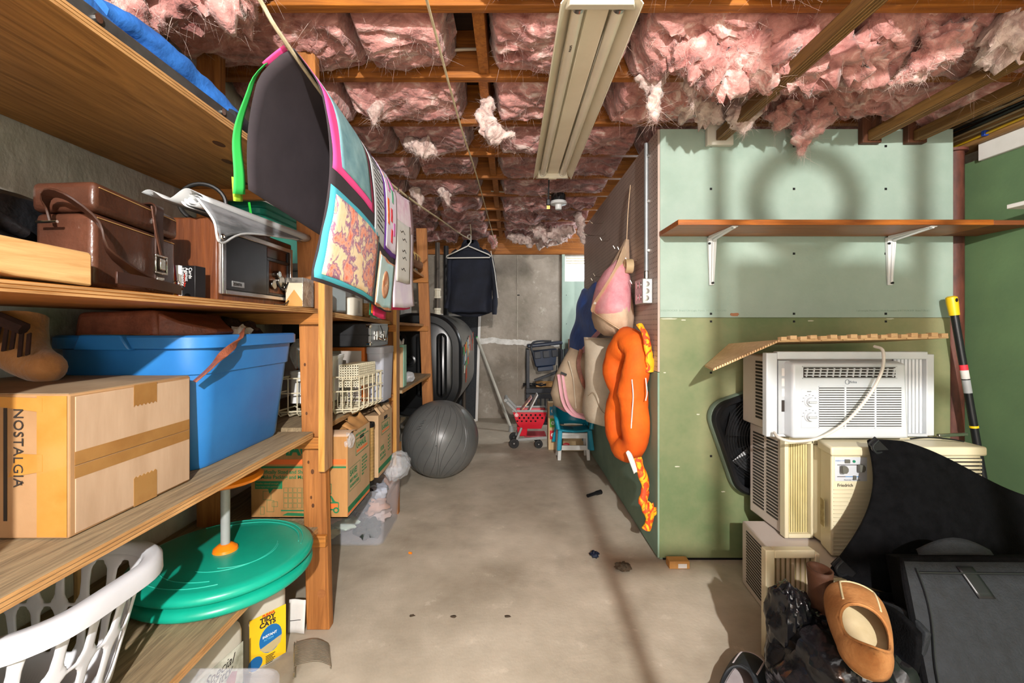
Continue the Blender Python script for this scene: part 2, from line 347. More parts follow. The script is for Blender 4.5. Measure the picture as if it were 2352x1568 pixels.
def batt(x0, x1, k, sag, rough, seed, m='insulation', y_off=0, fz=1.0, res=.02):
    ya, yb = JY[k] + .0395, JY[k + 1] - .0015; nx = max(8, int((x1 - x0) / res)); ny = 34; rings = []
    for i in range(nx + 1):
        u = i / nx; x = lerp(x0, x1, u); e = min(1, min(u, 1 - u) * (x1 - x0) / .035); e = math.sin(e * PI / 2); ring = []
        for j in range(ny + 1):
            v = j / ny; y = lerp(ya, yb, v); prof = math.sin(PI * v) ** .36 if 0 < v < 1 else 0
            P = V((x, y, seed * 3.7))
            wp = V((NZ.noise(P * 4), NZ.noise(P * 4 + V((9, 0, 0))), 0)) * .12; lump = NZ.noise(P * 5.5); Q = P + wp; fold = 1 - abs(NZ.noise(V((Q.x * 7, Q.y * 19, seed)))) * 2 + .6 * (1 - abs(NZ.noise(V((Q.x * 15, Q.y * 44, seed + 3)))) * 2); fine = NZ.noise(P * 32) + .5 * NZ.noise(P * 70)
            h = prof * e * (sag + .045 * lump + .019 * fold * (.6 + rough) + .0075 * fine + rough * .05 * NZ.noise(P * 11 + V((5, 0, 0))))
            z = ZJ + .075 - h + .02 * (1 - e)
            yy = y
            if z < ZJ: yy = min(max(y, ya), yb)
            xx = x + (.03 * NZ.noise(V((y * 14, u * 3, seed + 9))) if i in (0, nx) else 0)
            ring.append(V((xx, yy, min(z, ZS - .02))))
        ring += [V((x, yb, ZS - .004)), V((x, ya, ZS - .004))]
        rings.append(ring)
    mb = MB().loft(rings); o = mb.build('insulation_batt', m, ce, smooth=80)
    low = MB(); low.v = mb.v; n = ny + 3; low.f = [f for f in mb.f if len(f) == 4 and all((q % n) <= ny for q in f)]
    strands(low, int(2400 * fz * (x1 - x0)), .022, .00042, seed, .3).build('loose_fibres', 'insulation_pale', o, smooth=0, kind='stuff')
    return o
def tuft(pts, rad, seed, m='insulation_pale', parent=None, amp=.45, fz=260, n=26, fl=.03):
    P = bez(pts, max(22, 10 * len(pts))); R = []
    for i in range(len(P)):
        t = i / (len(P) - 1) * (len(rad) - 1); k = min(int(t), len(rad) - 2); R.append(lerp(rad[k], rad[k + 1], t - k))
    mb = MB().tube(P, R, n)
    ctr = [P[min(i // n, len(P) - 1)] for i in range(len(mb.v))]
    for i, q in enumerate(mb.v):
        d = q - ctr[i]; k = .8 + amp * 2.2 * fbm(q * 20 + V((seed, 0, 0)), 4) + .5 * (1 - 2 * abs(NZ.noise(V((q.x * 30, q.y * 30, q.z * 14))))); mb.v[i] = ctr[i] + d * max(.2, k) + V((NZ.noise(q * 25), NZ.noise(q * 25 + V((7, 0, 0))), 0)) * .008
    o = mb.build('torn_tuft', m, parent or ce, smooth=80)
    mb.f = [f for f in mb.f if len(f) == 4]
    strands(mb, int(fz * 2.5), fl, .00042, seed, .5, .6).build('loose_fibres', 'insulation_pale', o, smooth=0, kind='stuff')
    return o
sd = 1
for k in range(8, 18):
    right = [(-.075, .72, .075)] if k > 11 else [(-.075, .45, .07), (.46, 1.2, .082), (1.22, 2.19, .075)] if k in (9, 10) else [(-.075, .7, .08), (.72, 2.19, .07)]
    for x0, x1, sg in [(-1.205, -.66 + .1 * math.sin(k * 2.3), .085), (-.652 + .1 * math.sin(k * 2.3), -.215, .08)] + right:
        if k == 8 and x0 < -.3 and x0 > -1: continue
        sd += 1; far = k > 13
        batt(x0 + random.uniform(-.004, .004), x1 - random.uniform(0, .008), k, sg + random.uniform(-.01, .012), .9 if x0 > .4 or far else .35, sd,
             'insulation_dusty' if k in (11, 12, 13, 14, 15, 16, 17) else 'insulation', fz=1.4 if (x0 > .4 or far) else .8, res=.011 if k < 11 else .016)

# ------------------------------------------------ shelving unit along the left wall
wood('shelf_ply', '#7c5424', '#b58445', 'y', dist=2.2, scale=2.2)
wood('shelf_orange', '#7c4413', '#b5712c', 'y', dist=1.5)
wood('shelf_grey', '#6b5b45', '#a18d6c', 'y', rough=.8, dist=2.0, scale=3)
wood('ply_edge', '#8a5f33', '#c99a64', 'y', rough=.75, scale=4)
wood('post_wood', '#7c4a1f', '#b3743a', 'z', dist=1.6, scale=2)
wood('strip_wood', '#a2702c', '#cf9a4e', 'z')
wood('strip_side', '#7f5a3b', '#b48c66', 'z')
wood('cleat_wood', '#80501f', '#b9762f', 'x')
mat('knot', '#4a2a12', '#5c3719', rough=.7, scale=30); mat('rope_fibre', '#b9a98a', '#cdbf9f', rough=.9, scale=60)
su = thing('shelving_unit', 'site-built wooden shelving unit of posts and plywood boards along the left concrete wall', 'shelving unit', (-.95, 1.6, 0))
XS = -.711
def post(y, xb, xt, zt=2.14, w=.085):
    p = MB().hexa([(xb - w, y, 0), (xb, y, 0), (xb, y + .038, 0), (xb - w, y + .038, 0)], [(xt - w, y, zt), (xt, y, zt), (xt, y + .038, zt), (xt - w, y + .038, zt)]).build('post', 'post_wood', su, .003)
    return p
p1 = post(1.64, -.668, -.722); p2 = post(2.65, -.668, -.69, 1.62); p3 = post(3.65, -.62, -.69, 1.93)
post(.37, -.675, -.675)
for y in (.37, 1.64, 2.65, 3.65): post(y, -1.075, -1.075)
def knots(p, pts, y):
    for x, z, r in pts: decal(circ(0, 0, r, 10, r * 1.6), (x, y - .0008, z), (1, 0, 0), (0, 0, 1), 'knot', p, 'knot')
decal(circ(0, 0, .016, 18), (-.697, 1.6392, .135), (1, 0, 0), (0, 0, 1), mat('knot_pale', '#8a5428', '#9a6234', rough=.7, scale=40).name, p1, 'knot')
knots(p1, [(-.758, .98, .004), (-.752, .80, .004), (-.745, .62, .004), (-.73, .585, .006), (-.735, .49, .004), (-.728, .46, .005)], 1.64)
def strip(y, x0, x1, z0, z1):
    s_ = bx('nailed_strip', 'strip_side', su, x0, x1, y - .04, y + .032, z0, z1, .003)
    bx('strip_edge', 'strip_wood', s_, x0 + .001, x1 - .001, y - .0415, y - .0395, z0 + .003, z1 - .003, 0)
strip(1.64, -.6915, -.668, .595, 1.285); strip(2.65, -.688, -.668, .30, 1.30)
def shelf(y0, y1, zt, m, th=.019, x0=XL + .005, x1=XS, z2=None, edge='ply_edge'):
    z2 = zt if z2 is None else z2
    s_ = MB().hexa([(x0, y0, zt - th), (x1, y0, zt - th), (x1, y1, z2 - th), (x0, y1, z2 - th)], [(x0, y0, zt), (x1, y0, zt), (x1, y1, z2), (x0, y1, z2)]).build('shelf_board', m, su, .001)
    for i in range(3):                                               # plies along the front edge
        a, b = th * (i / 3) + .0012, th * ((i + 1) / 3) - .0004
        MB().hexa([(x1, y0, zt - b), (x1 + .0012, y0, zt - b), (x1 + .0012, y1, z2 - b), (x1, y1, z2 - b)], [(x1, y0, zt - a), (x1 + .0012, y0, zt - a), (x1 + .0012, y1, z2 - a), (x1, y1, z2 - a)]).build('ply_layer', edge, s_, smooth=0)
    return s_
def cleat(y, z, m='cleat_wood', h=.04, x1=-.672): bx('cleat', m, su, XL + .01, x1, y, y + .02, z - h, z, .002)
ZT, ZM, ZL, ZB = 1.642, 1.187, .742, .38
top = shelf(-1.0, 1.636, ZT, 'shelf_ply', .02)
for x, y in ((-.86, 1.35), (-.80, 1.22), (-.93, 1.55)): decal(circ(0, 0, .012, 12, .022), (x, y, ZT - .0208), (1, 0, 0), (0, 1, 0), 'knot', top, 'knot')
wood('ply_pale', '#b08550', '#dcb47c', 'y', rough=.7); shelf(-1.0, 1.638, ZM, 'shelf_orange', .018)
shelf(-1.0, 1.60, ZL, 'shelf_grey', .022); shelf(-1.0, 1.70, ZB, 'shelf_grey', .022)
shelf(1.69, 2.645, ZM - .006, 'shelf_orange', .02, z2=1.152, edge='ply_pale'); shelf(1.66, 2.645, ZL, 'shelf_grey', .02); shelf(1.705, 2.645, ZB, 'shelf_grey', .02)
shelf(2.69, 3.69, 1.555, 'shelf_orange', .018, z2=1.54); shelf(2.69, 3.64, 1.15, 'shelf_orange', .018, z2=1.142); shelf(2.69, 3.70, .735, 'shelf_grey', .02, x1=-.655)
bx('shelf_board', 'shelf_grey', su, XL + .005, -.86, 2.70, 3.64, .36, .38, .001)
for y, zs in ((1.617, (ZT - .02,)), (1.605, (ZL - .024,)), (2.627, (ZL - .021, ZB - .021)), (3.627, (1.52, 1.123, .714)), (1.615, (ZB - .023,)), (.35, (ZT - .021, ZL - .023, ZB - .023))):
    for z in zs: cleat(y, z)
for y, z in ((1.612, ZM - .0185), (2.60, 1.13)): cleat(y, z)
cleat(2.70, .37, h=.05, x1=-.86)

ZT += .0015; ZM += .0015; ZL += .0015; ZB += .0015          # things rest just on the boards
# ------------------------------------------------ top shelf: folded camp chair
mat('blue_cloth', '#1c4f95', '#2c6fc0', rough=.85, scale=9, bump=.2, bscale=80); mat('dark_bar', '#3b3a39', '#4c4b49', rough=.45, metal=.3, scale=20)
mat('foam_black', '#191918', '#26262a', rough=.9, scale=40, stretch=(1, 12, 1), bump=.4); mat('steel', '#b9b8b4', rough=.25, metal=1)
cc = thing('folded_camp_chair', 'blue cloth folding camp chair with grey bars lying on the top shelf', 'chair', (-.8, 1.0, ZT))
MB().bar((-.735, .52, ZT + .018), (-.735, 1.18, ZT + .018), .018, .03).build('frame_bar', 'dark_bar', cc, .003)
MB().bar((-.80, .60, ZT + .075), (-.84, 1.02, ZT + .085), .016, .02).build('frame_bar', 'foam_black', cc, .003)
for y in (.78, 1.12): MB().tube([(-.742, y, ZT + .018), (-.722, y, ZT + .018)], .008, 10).build('bolt', 'steel', cc)
MB().tube(bez([(-.742, 1.17, ZT + .03), (-.742, 1.22, ZT + .034), (-.75, 1.275, ZT + .026), (-.80, 1.30, ZT + .022)], 20), .021, 12).build('foam_grip', 'foam_black', cc)
def cloth_roll(pts, rad, seed, m, parent, name, amp=.35, n=16, flat=1):
    P = bez(pts, 30); R = [lerp(rad[0], rad[-1], i / 30) if len(rad) == 2 else rad[min(len(rad) - 1, int(i / 30 * len(rad)))] for i in range(31)]
    mb = MB().tube(P, R, n, flat=flat)
    for i, q in enumerate(mb.v):
        c = P[i // n]; k = 1 + amp * (NZ.noise(V((q.x * 9, q.y * 9, q.z * 25 + seed))) + .6 * NZ.noise(V((q.x * 28, q.y * 20, q.z * 50 + seed)))); mb.v[i] = c + (q - c) * max(.3, k)
    return mb.build(name, m, parent, smooth=70)
cloth_roll([(-.765, .50, ZT + .05), (-.775, .72, ZT + .05), (-.79, .95, ZT + .04), (-.775, 1.2, ZT + .035)], (.034, .026), 1, 'blue_cloth', cc, 'seat_cloth')
cloth_roll([(-.79, .84, ZT + .075), (-.78, .95, ZT + .085), (-.77, 1.08, ZT + .075), (-.76, 1.24, ZT + .045)], (.03, .026), 5, 'blue_cloth', cc, 'back_cloth', .5)
cloth_roll([(-.765, .58, ZT + .065), (-.76, .66, ZT + .07), (-.765, .72, ZT + .055)], (.02, .014), 9, 'blue_cloth', cc, 'cloth_flap', .4)
bx('beige_board', mat('beige_board_m', '#958a76', '#aba08c', rough=.8, scale=8).name, None, -.82, -.76, 1.31, 1.60, ZT, ZT + .05, .003, label='small beige board lying at the far end of the top shelf', cat='board')

# ------------------------------------------------ middle shelf, first bay
mat('bag_black', '#0e0e10', '#1b1b1e', rough=.45, scale=8, bump=.3, bscale=60)
mat('leather', '#3a2117', '#573527', rough=.32, scale=5, bump=.12, bscale=120); mat('leather_dark', '#2b1710', '#3a2218', rough=.35, scale=9)
mat('stitch', '#b48a55', rough=.8); mat('chrome', '#d8d6d0', rough=.12, metal=1); wood('bamboo', '#b98a55', '#d8ae77', 'y', rough=.5, scale=6, dist=.5)
bb = thing('black_bag', 'black leather bag with folded flap at the far left of the middle shelf', 'bag', (-.98, .74, ZM))
MB().loft([[V((-.98 + x * k, .78 + y * k, z)) for x, y in rrect(.2, .26, .05)] for k, z in ((.92, ZM), (1, ZM + .02), (1, ZM + .13), (.9, ZM + .165), (.6, ZM + .18))]).build('bag_body', 'bag_black', bb)
cloth_roll([(-1.06, .645, ZM + .15), (-.98, .64, ZM + .165), (-.885, .69, ZM + .14), (-.875, .80, ZM + .10)], (.02, .012), 4, 'bag_black', bb, 'flap', .3)
lc = thing('leather_case', 'brown leather camera case with buckled strap on the middle shelf', 'case', (-.81, .92, ZM))
A, B_, D_ = V((-.74, .79, 0)), V((-.80, 1.07, 0)), V((-.862, .80, 0)); ex, ey = (B_ - A).normalized(), (D_ - A).normalized(); lw, ld = (B_ - A).length, (D_ - A).length
def lcp(u, v, z): return A + ex * u + ey * v + V((0, 0, ZM + z))
def lcbox(u0, u1, v0, v1, z0, z1, u2=0): 
    return MB().hexa([lcp(u0, v0, z0), lcp(u1, v0, z0), lcp(u1, v1, z0), lcp(u0, v1, z0)], [lcp(u0, v0, z1), lcp(u1, v0, z1), lcp(u1, v1, z1), lcp(u0, v1, z1)])
lcbox(.004, lw - .004, .004, ld, .0, .138).build('case_body', 'leather', lc, .012, seg=3)
lcbox(0, lw, 0, ld + .004, .139, .193).build('lid', 'leather', lc, .012, seg=3)
for z in (.182, .128): lcbox(.012, lw - .012, -.001 if z > .14 else .003, .004, z, z + .0015).build('stitching', 'stitch', lc, smooth=0)
def strap_pts(pts, wdt, th, m, parent, name, up):
    P = bez(pts, 28); mb = MB(); rings = []
    for i, q in enumerate(P):
        d = (P[min(i + 1, 28)] - P[max(i - 1, 0)]).normalized(); x = V(up) if isinstance(up, tuple) else up; x = (x - d * x.dot(d)).normalized(); n = d.cross(x)
        rings.append([q - x * wdt / 2 - n * th / 2, q + x * wdt / 2 - n * th / 2, q + x * wdt / 2 + n * th / 2, q - x * wdt / 2 + n * th / 2])
    return mb.loft(rings).build(name, m, parent, .0008, smooth=50)
strap_pts([lcp(.20, .06, .196), lcp(.19, -.004, .196), lcp(.19, -.007, .16), lcp(.19, -.009, .10), lcp(.19, -.007, .01)], .03, .004, 'leather_dark', lc, 'buckle_strap', ex)
sp_ = strap_pts([lcp(.165, -.008, .19), lcp(.172, -.012, .14), lcp(.19, -.014, .085)], .008, .003, 'leather', lc, 'strap_piece', ex)
bx_ = lcbox(.166, .214, -.016, -.009, .083, .088); [bx_.add(q.v, q.f) for q in (lcbox(.166, .171, -.016, -.009, .05, .083), lcbox(.209, .214, -.016, -.009, .05, .083), lcbox(.166, .214, -.016, -.009, .046, .051), lcbox(.18, .20, -.019, -.011, .055, .08))]
bx_.build('buckle', 'chrome', lc, .0015)
lcbox(.18, .202, -.003, .0, .155, .168).build('name_plate', 'chrome', lc, .001)
lcbox(.176, .205, -.013, -.006, .028, .04).build('keeper', 'chrome', lc, .001)
hp = [A + ey * .075 + ex * -.012 + V((0, 0, ZM + .115)), A + ey * .075 + ex * -.02 + V((0, 0, ZM + .145)), A + ey * .055 + ex * -.035 + V((0, 0, ZM + .16)), A + ey * .02 + ex * -.035 + V((0, 0, ZM + .15)), A + ey * -.012 + ex * -.005 + V((0, 0, ZM + .115)), A - ey * .02 + ex * .01 + V((0, 0, ZM + .07)), A - ey * .022 + ex * .08 + V((0, 0, ZM + .04)), A - ey * .03 + ex * .17 + V((0, 0, ZM + .018)), A - ey * .03 + ex * .24 + V((0, 0, ZM + .014))]
strap_pts(hp, .019, .004, 'leather_dark', lc, 'shoulder_strap', V((.55, -.75, .35)))
strap_pts([A - ey * .035 + ex * .01 + V((0, 0, ZM + .02)), A - ey * .04 + ex * .12 + V((0, 0, ZM + .018)), A - ey * .038 + ex * .23 + V((0, 0, ZM + .014))], .022, .004, 'leather_dark', lc, 'shoulder_strap', V((0, 0, 1)))
MB().tube([A + ey * .055 + ex * -.02 + V((0, 0, ZM + .115)), A + ey * .095 + ex * -.02 + V((0, 0, ZM + .115))], .0025, 8).build('strap_ring', 'chrome', lc)
MB().tube([A + ey * (.075 + .006 * math.cos(t)) - ex * .036 + V((0, 0, ZM + .03 + .006 * math.sin(t))) + ex * .27 - ey * .1 for t in np.linspace(0, 6, 12)], .0025, 6).build('strap_ring', 'chrome', lc)
wt = thing('bamboo_stand', 'light bamboo stand with arched cut-out at the left end of the middle shelf', 'stand', (-.77, .6, ZM))
prof = [(.415, ZM), (.415, ZM + .065), (.748, ZM + .056), (.752, ZM + .052), (.752, ZM)] + [(.66 - .18 * (i / 8), ZM + .012 * math.sin(PI * i / 8)) for i in range(1, 8)] + [(.44, ZM)]
MB().prism(prof, .12, frame((-.708, 0, 0), (0, 1, 0), (0, 0, 1)) @ MX.Translation((0, 0, -.12))).build('stand_side', 'bamboo', wt, .004)
cb = thing('card_game_box', 'black card game box with white lettering standing beside the leather case', 'box', (-.79, 1.1, ZM))
bx('carton', mat('box_black', '#141213', rough=.4).name, cb, -.815, -.782, 1.102, 1.14, ZM, ZM + .083, .001)
text('Cards\nAgainst\nHumanity', (-.797, 1.1012, ZM + .078), (0, 0, -1), (1, 0, 0), .0115, mat('ink_white', '#e8e6e2', rough=.5).name, cb, line=.8)
text('• Absurd Box', (-.809, 1.1012, ZM + .066), (0, 0, -1), (1, 0, 0), .0065, mat('ink_red', '#c8321f', rough=.5).name, cb)
cg = thing('card_game_box', 'small card box with purple and yellow glow print beside the black card box', 'box', (-.82, 1.1, ZM))
rb = mat('glow_print', '#7a1f6a', rough=.35); nt = rb.node_tree; N, L = nt.nodes, nt.links
tc = N.new('ShaderNodeTexCoord'); sp = N.new('ShaderNodeSeparateXYZ'); r = N.new('ShaderNodeValToRGB'); L.new(tc.outputs['Generated'], sp.inputs[0]); a = N.new('ShaderNodeMath'); a.inputs[1].default_value = .35; a.operation = 'MULTIPLY_ADD'
L.new(sp.outputs[2], a.inputs[0]); L.new(sp.outputs[0], a.inputs[2]); L.new(a.outputs[0], r.inputs[0]); L.new(r.outputs[0], N['Principled BSDF'].inputs['Base Color'])
for pos, cc_ in ((.0, '#3a1670'), (.35, '#c0247e'), (.6, '#e8b52a'), (.8, '#d9541e'), (.98, '#5a1668')):
    k = r.color_ramp.elements.new(pos); k.color = hexc(cc_)
bx('carton', 'glow_print', cg, -.842, -.8165, 1.095, 1.135, ZM, ZM + .083, .001)

zt = thing('television_set', 'vintage portable set in a wooden cabinet with black front on the middle shelf', 'television', (-.86, 1.39, ZM))
wood('cabinet_wood', '#4a2412', '#74401f', 'z', rough=.4); mat('tv_black', '#121213', '#1b1b1c', rough=.35, scale=30); mat('silver_trim', '#bdbcb8', rough=.25, metal=.9); mat('recess_chrome', '#8f8a80', rough=.2, metal=1)
bx('cabinet', 'cabinet_wood', zt, -.965, -.785, 1.19, 1.595, ZM, ZM + .225, .005)
fr = MB()
for b in ((1.2, 1.215, .02, .205), (1.57, 1.585, .02, .205), (1.215, 1.57, .19, .205), (1.215, 1.57, .02, .033)): fr.box(-.788, -.776, b[0], b[1], ZM + b[2], ZM + b[3])
fr.build('front_frame', 'silver_trim', zt, .002)
fp = MB()
for b in ((1.216, 1.42, .034, .189), (1.42, 1.569, .145, .155), (1.42, 1.432, .034, .145), (1.557, 1.569, .034, .189), (1.432, 1.557, .034, .042)): fp.box(-.79, -.778, b[0], b[1], ZM + b[2], ZM + b[3])
fp.build('front_panel', 'tv_black', zt, .0015)
bx('recess', 'recess_chrome', zt, -.82, -.787, 1.43, 1.56, ZM + .04, ZM + .147, 0)
bx('screen_window', mat('screen_dark', '#2a0f0a', rough=.15).name, zt, -.80, -.783, 1.43, 1.555, ZM + .156, ZM + .186, .001)
kn = MB()
for y, z, r_ in ((1.46, .07, .016), (1.50, .085, .02), (1.53, .065, .017), (1.475, .105, .012)): kn.tube([(-.787, y, ZM + z), (-.772, y, ZM + z)], r_, 12)
for i, (y, z, r_) in enumerate(((1.46, .07, .016), (1.50, .085, .02), (1.53, .065, .017), (1.475, .105, .012))): MB().tube([(-.787, y, ZM + z), (-.774 + .003 * i, y, ZM + z)], r_, 14).build('knob', 'recess_chrome', zt, .002)
MB().tube(bez([(-.775, 1.47, ZM + .08), (-.766, 1.50, ZM + .055), (-.762, 1.535, ZM + .09), (-.765, 1.56, ZM + .05), (-.76, 1.50, ZM + .008), (-.765, 1.44, ZM + .004)], 30), .0025, 6).build('power_cord', 'tv_black', zt)
bx('badge', 'silver_trim', zt, -.7785, -.777, 1.243, 1.298, ZM + .044, ZM + .06, 0)
text('ZENITH', (-.7768, 1.247, ZM + .048), (0, 1, 0), (0, 0, 1), .011, 'box_black', zt, bold=.0004)

# rolled vinyl banner with a hanging flap
mat('vinyl_white', '#a9aaaa', '#bcbdbd', rough=.3, scale=4); mat('vinyl_print', '#5b5d5f', '#8f9194', rough=.35, scale=7, stretch=(3, 1, 6))
rv = thing('rolled_banner', 'white vinyl banner loosely rolled with one printed corner hanging, on top of the wooden set', 'banner', (-.83, 1.3, ZM + .23))
def spiral(t, u):
    a = 5.2 * PI * t; r_ = .008 + .018 * t * (1 - .3 * u); y = lerp(1.12, 1.63, u)
    cx, cz = lerp(-.80, -.755, u), ZM + .252 + .004 * u
    return V((cx + r_ * 1.25 * math.cos(a + .6), y, cz + r_ * .8 * math.sin(a + .6)))
MB().grid(spiral, 90, 16).build('roll', 'vinyl_white', rv, solid=.0012, smooth=80)
def flap(u, v):
    a0, a1, b0 = V((-.775, 1.10, ZM + .25)), V((-.745, 1.60, ZM + .245)), V((-.738, 1.13, ZM + .145)); q = a0.lerp(a1, u).lerp(b0 + V((.0, .1 * u, .01 * u)), v * (1 - u * .93))
    return q + V((.012 * math.sin(v * 3) * (1 - u), 0, 0))
MB().grid(flap, 16, 10).build('hanging_corner', 'vinyl_print', rv, solid=.0012, smooth=80)
MB().tube(bez([flap(0, 0), flap(0, .5), flap(0, 1), flap(.5, 1), flap(.98, 1)], 24), .003, 6).build('corner_hem', 'vinyl_white', rv)
MB().tube([flap(.06, .9) + V((.004, .006 * math.cos(t), .006 * math.sin(t))) for t in np.linspace(0, 2 * PI, 12)[:-1]], .002, 6, loop=True).build('grommet', 'chrome', rv)
MB().grid(lambda u, v: V((-.905 + .12 * u, 1.09 + .45 * v, ZM + .255 + .012 * math.sin(u * 8 + .5) + .004 * u - .005 * v)), 24, 8).build('loose_sheet', 'vinyl_white', rv, solid=.0012, smooth=80)
MB().tube([(-.90 + .055 * math.cos(t), 1.30 + .02 * math.cos(t), ZM + .232 + .055 * math.sin(t) + .062) for t in np.linspace(0, 2 * PI, 30)[:-1]], .006, 8, loop=True).build('cable_coil', 'cable_black', label='black cable coil standing behind the rolled banner', cat='cable')
# teal tub behind
mat('teal_plastic', '#1f8f78', '#2aa88d', rough=.4, scale=3)
tt = thing('teal_tub', 'teal plastic storage tub with ribbed rim behind the wooden set', 'tub', (-1.08, 1.93, ZM))
MB().loft([[V((-1.075 + x, 1.93 + y, z)) for x, y in rrect(.20 + k, .38 + k, .03)] for k, z in ((-.04, ZM - .004), (0, ZM + .37))]).build('tub_body', 'teal_plastic', tt)
for i in range(3): MB().loft([[V((-1.075 + x, 1.93 + y, z)) for x, y in rrect(.225 + k, .41 + k, .03)] for k, z in ((0, ZM + .345 + .026 * i), (.006, ZM + .349 + .026 * i), (.006, ZM + .366 + .026 * i), (0, ZM + .37 + .026 * i))]).build('rim_rib', 'teal_plastic', tt)
MB().bar((-.90, 1.53, ZM + .36), (-.895, 1.54, ZM + .29), .008, .003).build('green_ribbon', mat('lime_green', '#2fbf3f', rough=.5).name, label='short green ribbon end hanging by the teal tub', cat='ribbon')
# small taped carton by the post
mat('carton_pale', '#b3a48c', '#c4b69e', rough=.7, scale=6); mat('tape_tan', '#a87a3e', '#b88a4c', rough=.35, scale=9); mat('foil', '#c9c8c6', '#8e8c88', rough=.22, metal=.6, scale=25, bump=.8)
sc = thing('taped_carton', 'small pale carton with silver taped end in front of the nearest post', 'carton', (-.74, 1.57, ZM))
bx('carton', 'carton_pale', sc, -.772, -.712, 1.525, 1.605, ZM, ZM + .098, .002)
decal([(0, 0), (.058, 0), (.058, .018), (.029, .058), (0, .018)], (-.771, 1.5245, ZM + .001), (1, 0, 0), (0, 0, 1), 'tape_tan', sc, 'tape_patch')
bx('foil_tape', 'foil', sc, -.7125, -.711, 1.523, 1.606, ZM + .002, ZM + .1, 0); bx('foil_tape', mat('foil_dark', '#4a4642', '#77726a', rough=.3, metal=.5, scale=30).name, sc, -.773, -.711, 1.5238, 1.5252, ZM + .082, ZM + .1, 0)

# ------------------------------------------------ lower shelf, first bay
mat('cardboard', '#8f6b45', '#a5805a', rough=.8, scale=3, bump=.05, bscale=60); mat('cardboard_light', '#a98b6f', '#b99c81', rough=.8, scale=3, stretch=(1, 6, 1), bump=.06); mat('cardboard_top', '#7d674d', '#a08a6c', rough=.85, scale=5)
mat('packing_tape', '#8d6437', '#a07745', rough=.22, scale=8, coat=.3); mat('ink_dark', '#2b2420', rough=.8)
nb = thing('cardboard_box', 'taped cardboard box with upright black lettering on the lower shelf', 'box', (-.98, .93, ZL))
X0, X1, Y0, Y1, Z0, Z1 = -1.185, -.783, .787, 1.088, ZL, 1.0
bx('carton', 'cardboard', nb, X0, X1, Y0, Y1, Z0, Z1, .004)
bx('side_panel', 'cardboard_light', nb, X1 - .001, X1 + .0012, Y0 + .012, Y1 - .006, .873, Z1 - .006, .0005); bx('side_panel', 'cardboard_light', nb, X1 - .001, X1 + .0012, Y0 + .012, Y1 - .006, Z0 + .005, .869, .0005)
bx('top_flap', 'cardboard_top', nb, X0 + .003, X1 - .003, Y0 + .004, Y1 - .004, Z1 - .001, Z1 + .0012, 0)
for z in ((.871, .895), (.847, .869)): decal(rect(0, 0, .284, z[1] - z[0]), (X1 + .001, Y0 + .01, z[0]), (0, 1, 0), (0, 0, 1), 'packing_tape', nb, 'tape_band')
for z0, z1 in ((.955, .998), (Z0 + .002, Z0 + .062)):
    e = [(.135 + .06 * i / 12, (z0 if z0 > .9 else z1) + (.002 if i % 2 else -.002)) for i in range(13)]
    pts = e + [(.195, z1), (.135, z1)] if z0 > .9 else [(.135, z0), (.195, z0)] + e[::-1]
    decal(pts, (X1 + .0012, Y0, 0), (0, 1, 0), (0, 0, 1), 'packing_tape', nb, 'tape_end')
mat('clear_tape', '#a8742f', '#b98340', rough=.18, scale=10, coat=.5)
decal(rect(-.055, 0, -.002, .25), (X1, Y0 - .0006, Z0 + .004), (1, 0, 0), (0, 0, 1), 'clear_tape', nb, 'tape_band')
decal([(-.105, .11), (-.045, .12), (-.045, .15), (-.09, .152)], (X1, Y0 - .0012, Z0), (1, 0, 0), (0, 0, 1), 'clear_tape', nb, 'tape_end')
decal([(-.125, .235), (-.045, .225), (-.045, .25), (-.13, .253)], (X1, Y0 - .0012, Z0), (1, 0, 0), (0, 0, 1), 'clear_tape', nb, 'tape_end')
text('NOSTALGIA', (-.878, Y0 - .0022, .976), (0, 0, -1), (1, 0, 0), .0245, 'ink_dark', nb, space=1.06)
text('TM', (-.867, Y0 - .0022, .848), (0, 0, -1), (1, 0, 0), .006, 'ink_dark', nb)
decal(rect(0, 0, .006, .20), (-.897, Y0 - .0007, .776), (1, 0, 0), (0, 0, 1), 'ink_dark', nb, 'printed_bar')
# blue tote
mat('tote_blue', '#2468ab', '#2f7abd', rough=.38, scale=3, bump=.03, bscale=50); mat('tote_scuff', '#8fb2d2', rough=.7)
bt = thing('blue_tote', 'large blue plastic tote full of bags on the lower shelf', 'tote', (-.97, 1.36, ZL))
TX, TY = -.968, 1.362
def trr(w, d, z, r=.07): return [V((TX + x, TY + y, z)) for x, y in rrect(w, d, r, 7)]
MB().loft([trr(.30, .42, ZL, .05), trr(.315, .435, ZL + .012, .06), trr(.365, .485, .995), trr(.375, .495, .998), trr(.385, .505, 1.055), trr(.385, .505, 1.095), trr(.37, .49, 1.095), trr(.35, .47, .99), trr(.31, .43, ZL + .015, .06)]).build('tote_body', 'tote_blue', bt, smooth=40)
MB().loft([trr(.386, .506, 1.062, .075), trr(.42, .54, 1.066, .085), trr(.42, .54, 1.093, .085), trr(.41, .53, 1.098, .083), trr(.372, .492, 1.098, .072)]).build('rim', 'tote_blue', bt, smooth=40)
MB().hexa([(TX - .12, TY - .262, ZL + .03), (TX + .02, TY - .262, ZL + .03), (TX + .02, TY - .2, ZL + .03), (TX - .12, TY - .2, ZL + .03)], [(TX - .12, TY - .262, .985), (TX + .02, TY - .262, .985), (TX + .02, TY - .2, .985), (TX - .12, TY - .2, .985)]).build('handle_rib', 'tote_blue', bt, .006)
